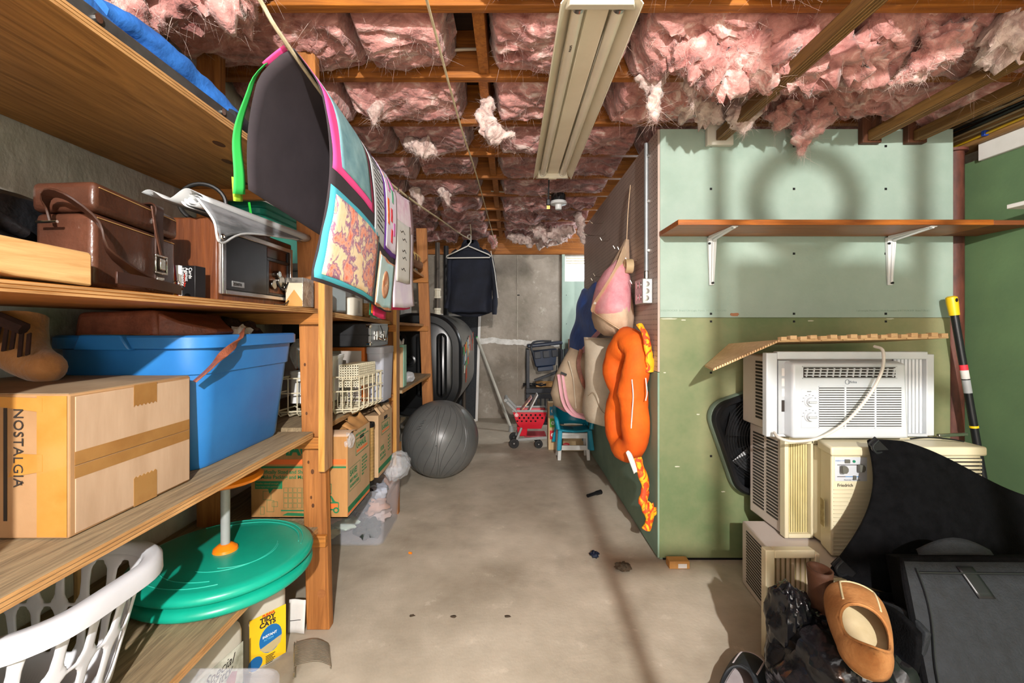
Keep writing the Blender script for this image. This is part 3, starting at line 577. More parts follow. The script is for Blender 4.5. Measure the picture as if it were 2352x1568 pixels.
MB().hexa([(TX - .10, TY - .28, 1.062), (TX + .04, TY - .28, 1.062), (TX + .04, TY - .25, 1.062), (TX - .10, TY - .25, 1.062)], [(TX - .08, TY - .285, 1.10), (TX + .02, TY - .285, 1.10), (TX + .02, TY - .25, 1.10), (TX - .08, TY - .25, 1.10)]).build('rim_grip', 'tote_blue', bt, .004)
def on_tote(y, z): return V((TX + .15 + (z - ZL) * .128 + .004, y, z))
for y, z, h_, w_ in ((1.21, .86, .03, .004), (1.215, .82, .05, .008), (1.205, .92, .015, .004), (1.3, .96, .004, .03), (1.35, .80, .003, .1)):
    decal([(-w_, -h_), (w_ * .4, -h_), (w_, h_ * .3), (w_ * .2, h_), (-w_ * .6, h_ * .4)], on_tote(y, z) - V((.004, 0, 0)), (0, 1, 0), (.128, 0, 1), 'tote_scuff', bt, 'scuff_mark')
mat('tan_leather', '#6e3a28', '#8a4e38', rough=.5, scale=30, bump=.25, bscale=150); mat('sherpa', '#2a170f', '#4b2d1f', rough=.95, scale=60, bump=1.0, bscale=110); mat('cream_cloth', '#c9bfae', '#ded6c6', rough=.9, scale=6)
tb = thing('leather_handbag', 'reddish brown leather handbag lying on its side in the blue tote', 'bag', (-1.02, 1.25, 1.08))
MB().hexa([(-1.13, 1.14, 1.075), (-.90, 1.14, 1.075), (-.90, 1.42, 1.075), (-1.13, 1.42, 1.075)], [(-1.12, 1.145, 1.158), (-.915, 1.145, 1.164), (-.92, 1.42, 1.158), (-1.12, 1.42, 1.15)]).build('bag_body', 'tan_leather', tb, .014, seg=3)
MB().loft([[V((-.912, 1.145, 1.08)), V((-.912, 1.145, 1.158)), V((-.912, 1.40, 1.15)), V((-.912, 1.40, 1.08))], [V((-.86, 1.16, 1.085)), V((-.87, 1.16, 1.135)), V((-.87, 1.36, 1.13)), V((-.86, 1.36, 1.085))], [V((-.805, 1.22, 1.10)), V((-.805, 1.22, 1.112)), V((-.81, 1.30, 1.112)), V((-.81, 1.30, 1.10))]]).build('bag_end', 'tan_leather', tb, .006)
MB().box(-1.11, -.925, 1.139, 1.141, 1.10, 1.101).build('stitching', 'stitch', tb, smooth=0)
strap_pts([(-.80, 1.33, 1.108), (-.768, 1.27, 1.104), (-.747, 1.22, 1.08), (-.747, 1.16, 1.05), (-.755, 1.115, 1.015), (-.775, 1.09, .985)], .02, .004, 'tan_leather', tb, 'shoulder_strap', V((0, .8, .6)))
MB().blob((-.93, 1.475, 1.092), (.085, .085, .05), 26, 16, .2, 9, 3).build('fleece', 'sherpa', label='dark brown fleecy cloth bulging from the blue tote', cat='cloth')
MB().blob((-.83, 1.36, 1.09), (.028, .045, .03), 20, 12, .3, 9, 8).build('white_cloth', 'cream_cloth', label='cream cloth tucked beside the brown fleece in the tote', cat='cloth')
mat('suede', '#9a6537', '#b67d4a', rough=.9, scale=14, bump=.3, bscale=90, sheen=.4); mat('dark_fringe', '#2a1611', '#3d221a', rough=.9, scale=20)
sb = thing('suede_boot', 'tan suede boot with dark fringe resting on the printed cardboard box', 'boot', (-1.12, .98, 1.0))
MB().tube(bez([(-1.13, 1.02, 1.14), (-1.12, 1.01, 1.10), (-1.10, 1.0, 1.065), (-1.06, .99, 1.04), (-1.01, .975, 1.028), (-.985, .97, 1.025)], 22), [.05, .05, .05, .05, .05, .05, .05, .049, .048, .047, .046, .044, .042, .040, .039, .037, .036, .034, .031, .027, .021, .012, .003], 16).build('boot_body', 'suede', sb)
for i in range(6): MB().bar((-1.115 + .014 * i, .955 + .002 * i, 1.125 - .004 * i), (-1.112 + .017 * i, .945, 1.08 - .006 * i + .01 * (i % 2)), .009, .003, (0, 1, 0)).build('fringe_strand', 'dark_fringe', sb)
MB().tube(bez([(-1.15, .965, 1.15), (-1.10, .95, 1.14), (-1.05, .96, 1.115)], 10), .014, 8).build('fringe_band', 'dark_fringe', sb)

# ------------------------------------------------ bottom shelf, first bay: spinning disc toy and laundry basket
mat('disc_teal', '#0a8c74', '#0f9c82', rough=.32, scale=4, bump=.02, bscale=60); mat('orange_plastic', '#e8760f', '#f08a1c', rough=.3, scale=4); mat('grey_pole', '#8a8d8c', '#9b9e9c', rough=.4, scale=9)
dt = thing('spinning_toy', 'teal sit-on spinning disc toy with grey pole and orange wheel under the lower shelf', 'toy', (-.85, 1.33, ZB))
DX, DY = -.85, 1.325
for z, h in ((ZB, 0), (ZB + .036, 0)):
    MB().lathe([(.19, z), (.225, z + .002), (.238, z + .012), (.24, z + .02), (.233, z + .03), (.215, z + .035), (.0, z + .037)] if z > ZB else [(.20, z), (.228, z + .003), (.238, z + .012), (.238, z + .022), (.228, z + .032), (.20, z + .036)], (DX, DY, 0), 72).build('disc', 'disc_teal', dt, smooth=50)
MB().lathe([(.034, ZB + .072), (.032, ZB + .08), (.02, ZB + .09), (.0135, ZB + .093)], (DX, DY, 0), 32).build('hub', 'orange_plastic', dt)
MB().tube([(DX, DY, ZB + .085), (DX, DY, .69)], .0125, 20).build('pole', 'grey_pole', dt)
MB().lathe([(.02, .655), (.08, .657), (.098, .665), (.101, .673), (.09, .682), (.02, .685)], (DX, DY, 0), 40).build('hand_wheel', 'orange_plastic', dt)
mat('disc_line', '#2fae98', rough=.3)
for r_, a0, a1, ox in ((.21, .2, 2.4, 0), (.19, .3, 2.2, .01), (.12, -1.8, .5, .02), (.10, -1.6, .4, .045), (.20, 3.4, 5.2, 0), (.17, 3.6, 5.0, .015)):
    MB().tube([(DX + ox + r_ * math.cos(t), DY + r_ * math.sin(t), ZB + .0725) for t in np.linspace(a0, a1, 26)], .0013, 5).build('surface_line', 'disc_line', dt)
MB().tube([(-1.03, 1.065, .386), (-1.0, 1.03, .66)], .011, 10).build('wooden_dowel', wood('dowel', '#8a6a3f', '#b08c5a', 'z').name, label='plain wooden dowel leaning behind the laundry basket', cat='stick')
mat('basket_white', '#bfbfc4', '#cfcfd3', rough=.38, scale=3)
lb = thing('laundry_basket', 'white plastic lattice laundry basket on the bottom shelf', 'basket', (-.95, .7, ZB))
BX, BY, BW, BD = -.955, .815, .44, .33
def bsk(s, z):
    """point on the basket wall: s runs round the rounded rectangle, z up"""
    k = (z - ZB) / .26; w_, d_ = BW - .10 + .085 * k, BD - .12 + .10 * k; q = rrect(w_, d_, .10, 10); n = len(q)
    per = [0]
    for i in range(n): a, b = q[i], q[(i + 1) % n]; per.append(per[-1] + math.hypot(b[0] - a[0], b[1] - a[1]))
    t = (s % 1) * per[-1]; i = max(j for j in range(n) if per[j] <= t); f = (t - per[i]) / (per[i + 1] - per[i]); a, b = q[i], q[(i + 1) % n]
    return V((BX + lerp(a[0], b[0], f), BY + lerp(a[1], b[1], f), z))
NB = 22; SUB = 6; zrow = [ZB + .004, ZB + .05, ZB + .058, ZB + .066, ZB + .135, ZB + .142, ZB + .149, ZB + .158, ZB + .222, ZB + .232, ZB + .246]
mb = MB(); vs = []; NS = NB * SUB
for z in zrow:
    for i in range(NS): vs.append(bsk(i / NS, z))
fs = []
hole_rows = (3, 7)
for r_ in range(len(zrow) - 1):
    for i in range(NS):
        k = i % SUB
        if r_ in hole_rows and k in (1, 2, 3, 4): continue
        if r_ in (2, 4, 6, 8) and k in (2, 3): continue
        fs.append((r_ * NS + i, r_ * NS + (i + 1) % NS, (r_ + 1) * NS + (i + 1) % NS, (r_ + 1) * NS + i))
fs.append(tuple(range(NS))[::-1]); mb.add(vs, fs)
mb.build('basket_body', 'basket_white', lb, smooth=60, solid=.006, off=0, sub=1)
P = [bsk(i / 80, ZB + .252) for i in range(80)]; ctr = V((BX, BY, 0)); rings = []
for q in P:
    d = (q - ctr); d.z = 0; d.normalize()
    rings.append([q + d * a + V((0, 0, b)) for a, b in ((-.004, -.02), (-.004, .006), (.004, .013), (.022, .013), (.030, .006), (.031, -.022), (.026, -.022), (.024, .001), (.004, .002), (.002, -.02))])
MB().loft(rings, loop=True).build('rim', 'basket_white', lb, smooth=50)

# ------------------------------------------------ second bay
Z2 = 1.176                                                            # middle shelf here, falling slightly to the back
mat('pale_blue', '#a9b8bc', '#b8c6c9', rough=.5, scale=4); mat('cream_plastic', '#c9c2b2', '#d6cfbf', rough=.4, scale=5); mat('white_plastic', '#d2d2d0', '#dededc', rough=.35, scale=4)
mat('wicker', '#7d5a33', '#a37c4c', rough=.8, scale=40, stretch=(1, 1, 3), bump=.6)
lx = thing('lunch_box', 'pale blue-grey box on the middle shelf behind the nearest post', 'box', (-.8, 1.85, Z2))
bx('box_body', 'pale_blue', lx, -.93, -.737, 1.72, 2.0, Z2 + .004, Z2 + .16, .012, seg=3); bx('lid', 'pale_blue', lx, -.935, -.732, 1.715, 2.005, Z2 + .161, Z2 + .19, .01)
mg = thing('lined_canister', 'cream canister with two vertical lines under the hanging papers', 'canister', (-.76, 2.16, Z2 - .01))
MB().loft([[V((-.80 + x, 2.17 + y, z)) for x, y in rrect(.12, .16, .03)] for z in (Z2 - .006, Z2 + .085)]).build('canister_body', 'cream_plastic', mg, .004)
for y in (2.16, 2.18): bx('printed_line', 'ink_dark', mg, -.7402, -.7392, y, y + .002, Z2 + .01, Z2 + .07, 0)
MB().lathe([(.035, Z2 - .014), (.045, Z2 + .02), (.05, Z2 + .06), (.048, Z2 + .065), (.04, Z2 + .02)], (-.775, 2.33, 0), 24).build('wicker_basket', 'wicker', label='small brown wicker basket beside the lined canister', cat='basket')
bx('folded_papers', mat('paper_white', '#c9c6c2', '#d8d6d2', rough=.8, scale=5).name, None, -.85, -.735, 2.43, 2.58, 1.162, 1.185, .003, label='small pile of folded white papers near the second post', cat='papers')
for i, (y, h) in enumerate(((2.46, .085), (2.53, .085))): MB().lathe([(.012, 1.187), (.014, 1.19), (.014, 1.187 + h), (.01, 1.19 + h)], (-.775, y, 0), 14).build('white_tube', 'white_plastic', label=['nearer of two small white tubes near the second post', 'farther of two small white tubes near the second post'][i], cat='tube')
# silver-edged black case on a clear bin and an orange box
mat('case_black', '#141416', '#1e1e21', rough=.55, scale=40); mat('aluminium', '#a9adb2', '#b9bdc2', rough=.3, metal=.85, scale=9); mat('box_orange', '#c9691c', rough=.5); mat('box_face', '#a9a099', '#b5aca5', rough=.7, scale=4)
mat('clear_plastic', '#dfe4ea', rough=.14, trans=.0, alpha=.3, spec=.6); mat('frosted_plastic', '#c3c6d2', rough=.3, alpha=.5, spec=.6)
ac = thing('hard_case', 'black hard case with aluminium edges and clasps under the middle shelf', 'case', (-.8, 2.2, 1.02))
KX0, KX1, KY0, KY1, KZ0, KZ1 = -1.08, -.662, 2.10, 2.40, 1.024, 1.136
bx('case_body', 'case_black', ac, KX0, KX1 - .004, KY0, KY1, KZ0, KZ1, .006); bx('seam', 'black_hole', ac, KX0, KX1 - .002, KY0 - .0008, KY0 + .001, (KZ0 + KZ1) / 2, (KZ0 + KZ1) / 2 + .0015, 0)
bx('end_panel', 'aluminium', ac, KX1 - .006, KX1 - .001, KY0 + .004, KY1 - .004, KZ0 + .004, KZ1 - .004, .002)
for b in ((KY0, KY0 + .012, KZ0, KZ1), (KY1 - .012, KY1, KZ0, KZ1), (KY0, KY1, KZ0, KZ0 + .012), (KY0, KY1, KZ1 - .012, KZ1), (KY0, KY1, KZ0 + .05, KZ0 + .058)): bx('edge_rail', 'aluminium', ac, KX1 - .01, KX1 + .001, b[0], b[1], b[2], b[3], .002)
for z in (KZ0 + .004, KZ1 - .024): bx('corner_cap', 'chrome', ac, KX1 - .022, KX1 + .003, KY0 - .003, KY0 + .02, z, z + .02, .004)
for y in (2.19, 2.30): bx('clasp', 'chrome', ac, KX1, KX1 + .008, y, y + .025, KZ0 + .03, KZ0 + .075, .002)
MB().tube(bez([(KX1 + .004, 2.21, KZ0 + .04), (KX1 + .022, 2.23, KZ0 + .03), (KX1 + .022, 2.29, KZ0 + .03), (KX1 + .004, 2.31, KZ0 + .04)], 14), .006, 8).build('handle', 'chrome', ac)
MB().tube(bez([(KX1 + .004, 2.25, KZ1 - .01), (KX1 + .012, 2.28, KZ0 + .06), (KX1 + .01, 2.33, KZ0 + .02), (KX1 + .012, 2.37, KZ1 - .02)], 20), .002, 6).build('cord', 'case_black', ac)
ob = thing('orange_box', 'grey-white fronted box with orange edges beneath the black hard case', 'box', (-.85, 2.3, ZL))
bx('carton', 'box_orange', ob, -1.06, -.722, 2.20, 2.42, ZL, 1.018, .002); bx('front_label', 'box_face', ob, -1.05, -.737, 2.196, 2.2005, ZL + .004, 1.0, .001)
cbn = thing('clear_bin', 'tall clear plastic bin under the clasped end of the black case', 'bin', (-.69, 2.3, ZL))
MB().loft([[V((-.672 + x * k, 2.30 + y * k, z)) for x, y in rrect(.085, .20, .018)] for k, z in ((.84, ZL), (1, .985), (1.05, .987), (1.05, 1.018), (.98, 1.018), (.98, .98), (.8, ZL + .006))]).build('bin_body', 'frosted_plastic', cbn)
# wire dish rack
mat('wire_cream', '#b9b096', '#c9c0a6', rough=.4, scale=9)
dr = thing('dish_rack', 'cream coated wire dish rack overhanging the lower shelf behind the nearest post', 'dish rack', (-.8, 1.98, ZL))
R0, R1, R2, R3 = V((-.955, 1.79, 0)), V((-.650, 1.872, 0)), V((-.615, 2.15, 0)), V((-.92, 2.17, 0)); RB, RT = ZL + .012, ZL + .165
def rk(u, v, z): return R0.lerp(R1, u).lerp(R3.lerp(R2, u), v) + V((0, 0, z))
for nm, z, rr in (('top_wire', RT, .0032), ('middle_wire', RT - .06, .0028), ('bottom_wire', RB + .018, .0032)):
    MB().tube([rk(*c, z) for c in ((.03, 0), (.97, 0), (1, .03), (1, .97), (.97, 1), (.03, 1), (0, .97), (0, .03))], rr, 6, loop=True).build(nm, 'wire_cream', dr)
for i in range(9):
    u = .06 + .11 * i
    MB().tube([rk(u, 0, RT), rk(u, 0, RB + .012), rk(u, .03, RB), rk(u, .97, RB), rk(u, 1, RB + .012), rk(u, 1, RT)], .0027, 6).build('cross_wire', 'wire_cream', dr)
for i in range(6):
    v = .1 + .16 * i
    MB().tube([rk(0, v, RT), rk(0, v, RB + .012), rk(.03, v, RB + .004), rk(.97, v, RB + .004), rk(1, v, RB + .012), rk(1, v, RT)], .0027, 6).build('long_wire', 'wire_cream', dr)
for i in range(14): MB().tube([rk(.2 + .045 * i, .35, RB + .006), rk(.2 + .045 * i, .34, RB + .085)], .0022, 6).build('plate_prong', 'wire_cream', dr)
bk = thing('cutlery_basket', 'cream mesh cutlery basket standing in the dish rack', 'basket', (-.72, 2.02, RB + .09))
q0, q1, q2, q3 = V((-.745, 1.93, 0)), V((-.668, 1.955, 0)), V((-.645, 2.12, 0)), V((-.735, 2.12, 0))
mb = MB()
for u0, u1 in ((q0, q1), (q1, q2), (q2, q3), (q3, q0)):
    n = max(6, int((u1 - u0).length / .0095))
    for i in range(n):
        a, b = u0.lerp(u1, i / n), u0.lerp(u1, (i + .4) / n); mb.add([a + V((0, 0, RB + .1)), b + V((0, 0, RB + .1)), b + V((0, 0, RB + .195)), a + V((0, 0, RB + .195))], [(0, 1, 2, 3)])
    for j in range(9):
        z = RB + .1 + .0105 * j; mb.add([u0 + V((0, 0, z)), u1 + V((0, 0, z)), u1 + V((0, 0, z + .0045)), u0 + V((0, 0, z + .0045))], [(0, 1, 2, 3)])
mb.build('mesh_side', 'wire_cream', bk, smooth=0, solid=.002, kind='stuff')
for i in range(9): MB().tube([q0.lerp(q3, i / 8) + V((0, 0, RB + .197)), q1.lerp(q2, i / 8) + V((0, 0, RB + .197))], .0022, 6).build('top_bar', 'wire_cream', bk)
for i, (cx, cy, h, lab) in enumerate(((-.90, 1.93, .10, 'white plastic container in the dish rack left of the nearest post'), (-.80, 1.95, .15, 'tall white plastic tray in the dish rack right of the nearest post'))):
    o = thing('plastic_container', lab, 'container', (cx, cy, RB + .03)); w_ = (.085, .07)[i]
    MB().loft([[V((cx + x * k, cy + y * k + .03 * t, RB + .04 + t * h * 1.2)) for x, y in rrect(w_, .13, .015)] for k, t in ((.8, 0), (1, 1), (1.07, 1.02), (1.07, 1.1), (.97, 1.1), (.78, .05))]).build('container_body', 'white_plastic', o, smooth=45)
cl = thing('clear_bag', 'crumpled clear plastic sheet in the dish rack beside the blue tote', 'bag', (-.92, 1.9, .9))
crumple((-.915, 1.95, 1.0), (.045, .06, .07), 5, 'bag_film', 'clear_plastic', cl, smooth=40)
bo = thing('water_bottle', 'clear plastic water bottle with green ringed label by the second post', 'bottle', (-.71, 2.49, ZL))
MB().lathe([(.026, ZL), (.031, ZL + .006), (.030, ZL + .02), (.032, ZL + .03), (.030, ZL + .04), (.032, ZL + .05), (.030, ZL + .06), (.032, ZL + .07), (.030, ZL + .08), (.031, ZL + .13), (.024, ZL + .15), (.013, ZL + .168), (.012, ZL + .172)], (-.725, 2.46, 0), 24).build('bottle_body', 'clear_plastic', bo, smooth=50)
MB().lathe([(.0135, ZL + .17), (.0135, ZL + .185)], (-.725, 2.46, 0), 18).build('cap', 'white_plastic', bo)
MB().lathe([(.0325, ZL + .095), (.0325, ZL + .125)], (-.725, 2.46, 0), 24).build('paper_label', 'paper_white', bo); MB().lathe([(.0327, ZL + .09), (.0327, ZL + .0955)], (-.725, 2.46, 0), 24).build('green_ring', mat('ring_green', '#6fae2c', rough=.4).name, bo)
# moving boxes on the bottom shelf
mat('moving_card', '#94693a', '#a97c49', rough=.8, scale=3, stretch=(6, 1, 1), bump=.05); mat('card_pale', '#a58663', '#b89a78', rough=.8, scale=3, bump=.06); mat('ink_green', '#1d6b42', rough=.8); mat('ink_orange', '#d9652a', rough=.8)
mv = thing('moving_box', 'open green-lettered moving box with raised flaps on the bottom shelf behind the nearest post', 'box', (-.8, 1.86, ZB))
MX0, MX1, MY0, MY1, MZ = -1.0, -.628, 1.715, 1.985, .695
def mvbox(x0, x1, y0, y1, z0, z1, zz=ZB): return MB().hexa([(x0, y0, z0), (x1, y0, z0), (x1, y1, z0), (x0, y1, z0)], [(x0, y0, z1), (x1, y0, z1), (x1, y1, z1), (x0, y1, z1)])
for nm, a in (('near_side', (MX0, MX1, MY0, MY0 + .004)), ('far_side', (MX0, MX1, MY1 - .004, MY1)), ('left_side', (MX0, MX0 + .004, MY0 + .004, MY1 - .004))): mvbox(*a, ZB, MZ).build(nm, 'moving_card', mv, smooth=0)
mvbox(MX1 - .004, MX1, MY0 + .004, MY1 - .004, ZB, MZ).build('aisle_side', 'card_pale', mv, smooth=0); mvbox(MX0, MX1, MY0, MY1, ZB, ZB + .004).build('bottom_flap', 'moving_card', mv, smooth=0)
MB().grid(lambda u, v: V((lerp(MX0, MX1, u), MY0 + .002 + .10 * v, MZ - .001 + .0 * v + .012 * math.sin(v * 3))), 6, 5).build('flap', 'cardboard_light', mv, solid=.003)
MB().grid(lambda u, v: V((MX1 - .003 - .05 * v + .01 * math.sin(u * 9) * v, lerp(MY0 + .08, MY1, u), MZ + .04 * v * (.6 + .5 * u) + .008 * math.sin(u * 14) * v)), 16, 6).build('flap', 'moving_card', mv, solid=.003, smooth=20)
MB().grid(lambda u, v: V((lerp(MX0 + .1, MX1 - .05, u), MY1 - .003 - .05 * v, MZ + .015 * v + .01 * math.sin(u * 11) * v)), 12, 6).build('flap', 'moving_card', mv, solid=.003, smooth=20)
crumple((MX1 - .006, MY0 + .03, MZ - .022), (.02, .035, .035), 2, 'loose_tape', 'clear_plastic', mv, smooth=40)
ya = MX1 + .0003; yn = MY0 - .0003
def aisle(o, y0, z0, s_, size, m='ink_green', par=None, b=.0006, sx=1): text(s_, (o, y0, z0), (0, 1, 0), (0, 0, 1), size, m, par, bold=b, sx=sx)
def outline(o, x, y, w_, h_, t, m, par, nm='printed_border'):
    for r_ in (rect(0, 0, w_, t), rect(0, h_ - t, w_, h_), rect(0, 0, t, h_), rect(w_ - t, 0, w_, h_)): decal(r_, o, x, y, m, par, nm, .0004)
aisle(ya, 1.815, .622, 'U-HAUL', .034, par=mv, b=.0012, sx=.95); decal(rect(0, 0, .135, .007), (ya, 1.815, .606), (0, 1, 0), (0, 0, 1), 'ink_orange', mv, 'printed_stripe'); outline((ya, 1.805, .594), (0, 1, 0), (0, 0, 1), .16, .068, .003, 'ink_green', mv)
aisle(ya, 1.805, .672, 'EASY-TO-LIFT HANDLES', .013, par=mv, sx=.9)
aisle(ya, 1.74, .532, 'SAVE!', .032, par=mv, b=.001); aisle(ya, 1.74, .508, 'BEST PRICE', .017, par=mv); aisle(ya, 1.74, .487, 'GUARANTEED', .016, par=mv); outline((ya, 1.733, .475), (0, 1, 0), (0, 0, 1), .125, .09, .0016, 'ink_green', mv)
for i, t_ in enumerate(('SAVE EXTRA', 'GUARANTEED', 'Buy 10+ Boxes', 'Return Any', 'Unused Boxes', 'FREE!')): aisle(ya, 1.878, .562 - .014 * i, t_, .011, par=mv, b=.0003)
decal(rect(0, 0, .262, .022), (ya, 1.719, ZB + .018), (0, 1, 0), (0, 0, 1), 'ink_green', mv, 'printed_stripe'); decal(rect(0, 0, .262, .006), (ya, 1.719, ZB + .009), (0, 1, 0), (0, 0, 1), 'ink_orange', mv, 'printed_stripe')
text('U-HAUL.COM', (ya + .0004, 1.80, ZB + .023), (0, 1, 0), (0, 0, 1), .014, 'card_pale', mv)
bx('hand_hole', 'black_hole', mv, MX1 - .002, MX1 + .0006, 1.855, 1.905, .652, .666, 0)
def near(x, z, s_, size, m='ink_green', b=.0006, sx=1): text(s_, (x, yn, z), (1, 0, 0), (0, 0, 1), size, m, mv, bold=b, sx=sx)
near(-.962, .625, 'U-HAUL', .062, b=.0025); decal(rect(0, 0, .36, .02), (MX0 + .006, yn, .588), (1, 0, 0), (0, 0, 1), 'ink_orange', mv, 'printed_stripe'); decal(rect(0, 0, .36, .007), (MX0 + .006, yn, .574), (1, 0, 0), (0, 0, 1), 'ink_green', mv, 'printed_stripe')
near(-.985, .553, 'Specifically Sized and Shaped', .019, b=.0004); near(-.985, .533, 'to Make Packing and Moving Easy', .019, b=.0004)
decal([(0, 0), (.05, 0), (.055, -.018), (.07, 0), (.105, 0), (.105, .03), (0, .03)], (-.985, yn, .494), (1, 0, 0), (0, 0, 1), 'ink_green', mv, 'speech_panel')
text('Handles sidewall strength', (-.982, yn - .0005, .512), (1, 0, 0), (0, 0, 1), .0085, 'moving_card', mv); text('Stack higher with confidence', (-.982, yn - .0005, .5), (1, 0, 0), (0, 0, 1), .0078, 'moving_card', mv)
for (x, z, w_, h_) in ((-.955, .452, .032, .034), (-.94, .405, .028, .045), (-.92, .425, .022, .02), (-.965, .395, .015, .03)): outline((x, yn, z), (1, 0, 0), (0, 0, 1), w_, h_, .0012, 'ink_green', mv)
for i in range(4):
    for j in range(5): outline((-.875 + .018 * j, yn, .42 + .02 * i), (1, 0, 0), (0, 0, 1), .016, .018, .0009, 'ink_green', mv)
decal(rect(0, 0, .12, .005), (-.885, yn, .408), (1, 0, 0), (0, 0, 1), 'ink_green', mv, 'printed_stripe'); decal([(0, 0), (.09, -.004), (.13, .006), (.02, .01)], (-.88, yn, .392), (1, 0, 0), (0, 0, 1), 'ink_green', mv, 'printed_shadow')
decal([(0, .0), (.05, -.001), (.05, .03), (.035, .034), (.022, .055), (0, .055)], (-.712, yn, .412), (1, 0, 0), (0, 0, 1), 'ink_green', mv, 'printed_van'); decal([(0, .004), (.047, .003), (.047, .024), (0, .024)], (-.712, yn - .0005, .414), (1, 0, 0), (0, 0, 1), 'ink_orange', mv, 'printed_van')
decal([(0, 0), (.02, 0), (.012, .02), (0, .022)], (-.706, yn - .0005, .443), (1, 0, 0), (0, 0, 1), 'moving_card', mv, 'printed_window'); decal(circ(-.672, .412, .012), (0, yn - .0006, 0), (1, 0, 0), (0, 0, 1), 'ink_green', mv, 'printed_wheel'); decal(circ(-.672, .412, .006), (0, yn - .001, 0), (1, 0, 0), (0, 0, 1), 'moving_card', mv, 'printed_wheel')
outline((-.718, yn, .475), (1, 0, 0), (0, 0, 1), .028, .038, .0018, 'ink_green', mv); decal(rect(0, 0, .022, .008), (-.716, yn, .48), (1, 0, 0), (0, 0, 1), 'ink_orange', mv, 'printed_stripe')
m2 = thing('moving_box', 'tall green-lettered moving box with torn hand holes beyond the open one', 'box', (-.78, 2.3, ZB))
bx('carton', 'card_pale', m2, -.95, -.645, 2.17, 2.42, ZB, .685, .002)
ya2 = -.6447
aisle(ya2, 2.235, .60, 'U-HAUL', .032, par=m2, b=.0012); decal(rect(0, 0, .125, .006), (ya2, 2.235, .588), (0, 1, 0), (0, 0, 1), 'ink_orange', m2, 'printed_stripe'); outline((ya2, 2.225, .575), (0, 1, 0), (0, 0, 1), .145, .064, .003, 'ink_green', m2)
aisle(ya2, 2.2, .50, '100%', .032, par=m2); aisle(ya2, 2.2, .475, 'BUY BACK', .02, par=m2); aisle(ya2, 2.2, .455, 'GUARANTEE', .017, par=m2)
for i in range(5): aisle(ya2, 2.34, .54 - .018 * i, 'Buy 10+', .014, par=m2, b=.0003)
decal(rect(0, 0, .245, .025), (ya2, 2.172, ZB + .02), (0, 1, 0), (0, 0, 1), 'ink_green', m2, 'printed_stripe'); bx('hand_hole', 'black_hole', m2, -.647, -.6444, 2.27, 2.33, .645, .662, 0)
MB().grid(lambda u, v: V((-.646 - .03 * v + .006 * math.sin(u * 20), lerp(2.19, 2.4, u), .685 + .035 * v * (1 + .4 * math.sin(u * 8)))), 14, 4).build('torn_flap', 'card_pale', m2, solid=.003, smooth=20)
ct = thing('ribbed_tube', 'ribbed tan cardboard tube with dark end standing between the moving boxes', 'tube', (-.655, 2.1, ZB))
MB().lathe([(.03 + .0015 * (i % 2), ZB + .02 + .0075 * i) for i in range(34)], (-.672, 2.085, 0), 20).build('tube_body', mat('tube_tan', '#8f7040', '#a88850', rough=.8, scale=9).name, ct, smooth=20)
for z in (ZB, ZB + .27): MB().lathe([(.034, z), (.034, z + .018), (.022, z + .018), (.022, z + .012)], (-.672, 2.085, 0), 20).build('end_ring', 'screw_black', ct)
ld = thing('round_tin', 'black and silver round lid on the tall moving box', 'lid', (-.68, 2.35, .72))
MB().lathe([(.05, .722), (.063, .727), (.065, .733), (.06, .739), (.03, .741)], (-.70, 2.32, 0), 32).build('lid_rim', 'screw_black', ld); MB().lathe([(.045, .7395), (.045, .7425)], (-.70, 2.32, 0), 32).build('lid_top', 'aluminium', ld)

# clear bin of folded clothes on the floor
cbx = thing('clothes_bin', 'clear plastic bin of folded clothes on the floor under the bottom shelf', 'bin', (-.87, 2.46, 0))
mat('bin_clear', '#d2d4de', rough=.2, alpha=.17, spec=.6)
MB().loft([[V((-.845 + x * k, 2.44 + y * k, z)) for x, y in rrect(.42, .38, .04)] for k, z in ((.9, .003), (.985, .262), (1.03, .266), (1.03, .285), (1.0, .287), (.965, .262), (.88, .008))]).build('bin_body', 'bin_clear', cbx, smooth=45)
cols = (('#caa6a2', 'faded pink'), ('#232833', 'dark navy'), ('#2d3530', 'charcoal green'), ('#b9c9bb', 'pale mint'), ('#c79a86', 'peach'), ('#d2c6a8', 'cream'), ('#b98a8e', 'dusty rose'), ('#3c4350', 'slate blue'), ('#c7b2ae', 'pale rose'), ('#2b2a31', 'black'), ('#a9aebc', 'grey-blue'))
for i, (c_, nm) in enumerate(cols):
    m_ = mat('garment_%d' % i, c_, rough=.95).name; r_ = random.Random(i)
    cx, cy, cz = -.845 + [-.1, .02, .1, -.03, .09, -.11, -.1, .04, .1, .02, .08][i], 2.44 + [-.11, -.10, -.11, -.11, .02, -.11, .02, .04, .09, -.02, .07][i], [.12, .17, .06, .09, .13, .06, .06, .17, .06, .21, .19][i]
    o = MB().blob((cx, cy, cz), ([.075, .07, .06][i % 3], .06, [.03, .038, .045][i % 3]), 22, 12, .3, 8, i * 3).build('folded_garment', m_, label=nm + ' folded garment inside the clear clothes bin', cat='clothing', group='clothes in the clear bin', smooth=60)
crumple((-.625, 2.46, .35), (.07, .13, .075), 7, 'plastic_bag', 'clear_plastic', floor=.291, label='crumpled clear plastic bag on top of the clothes bin', cat='bag', smooth=40)

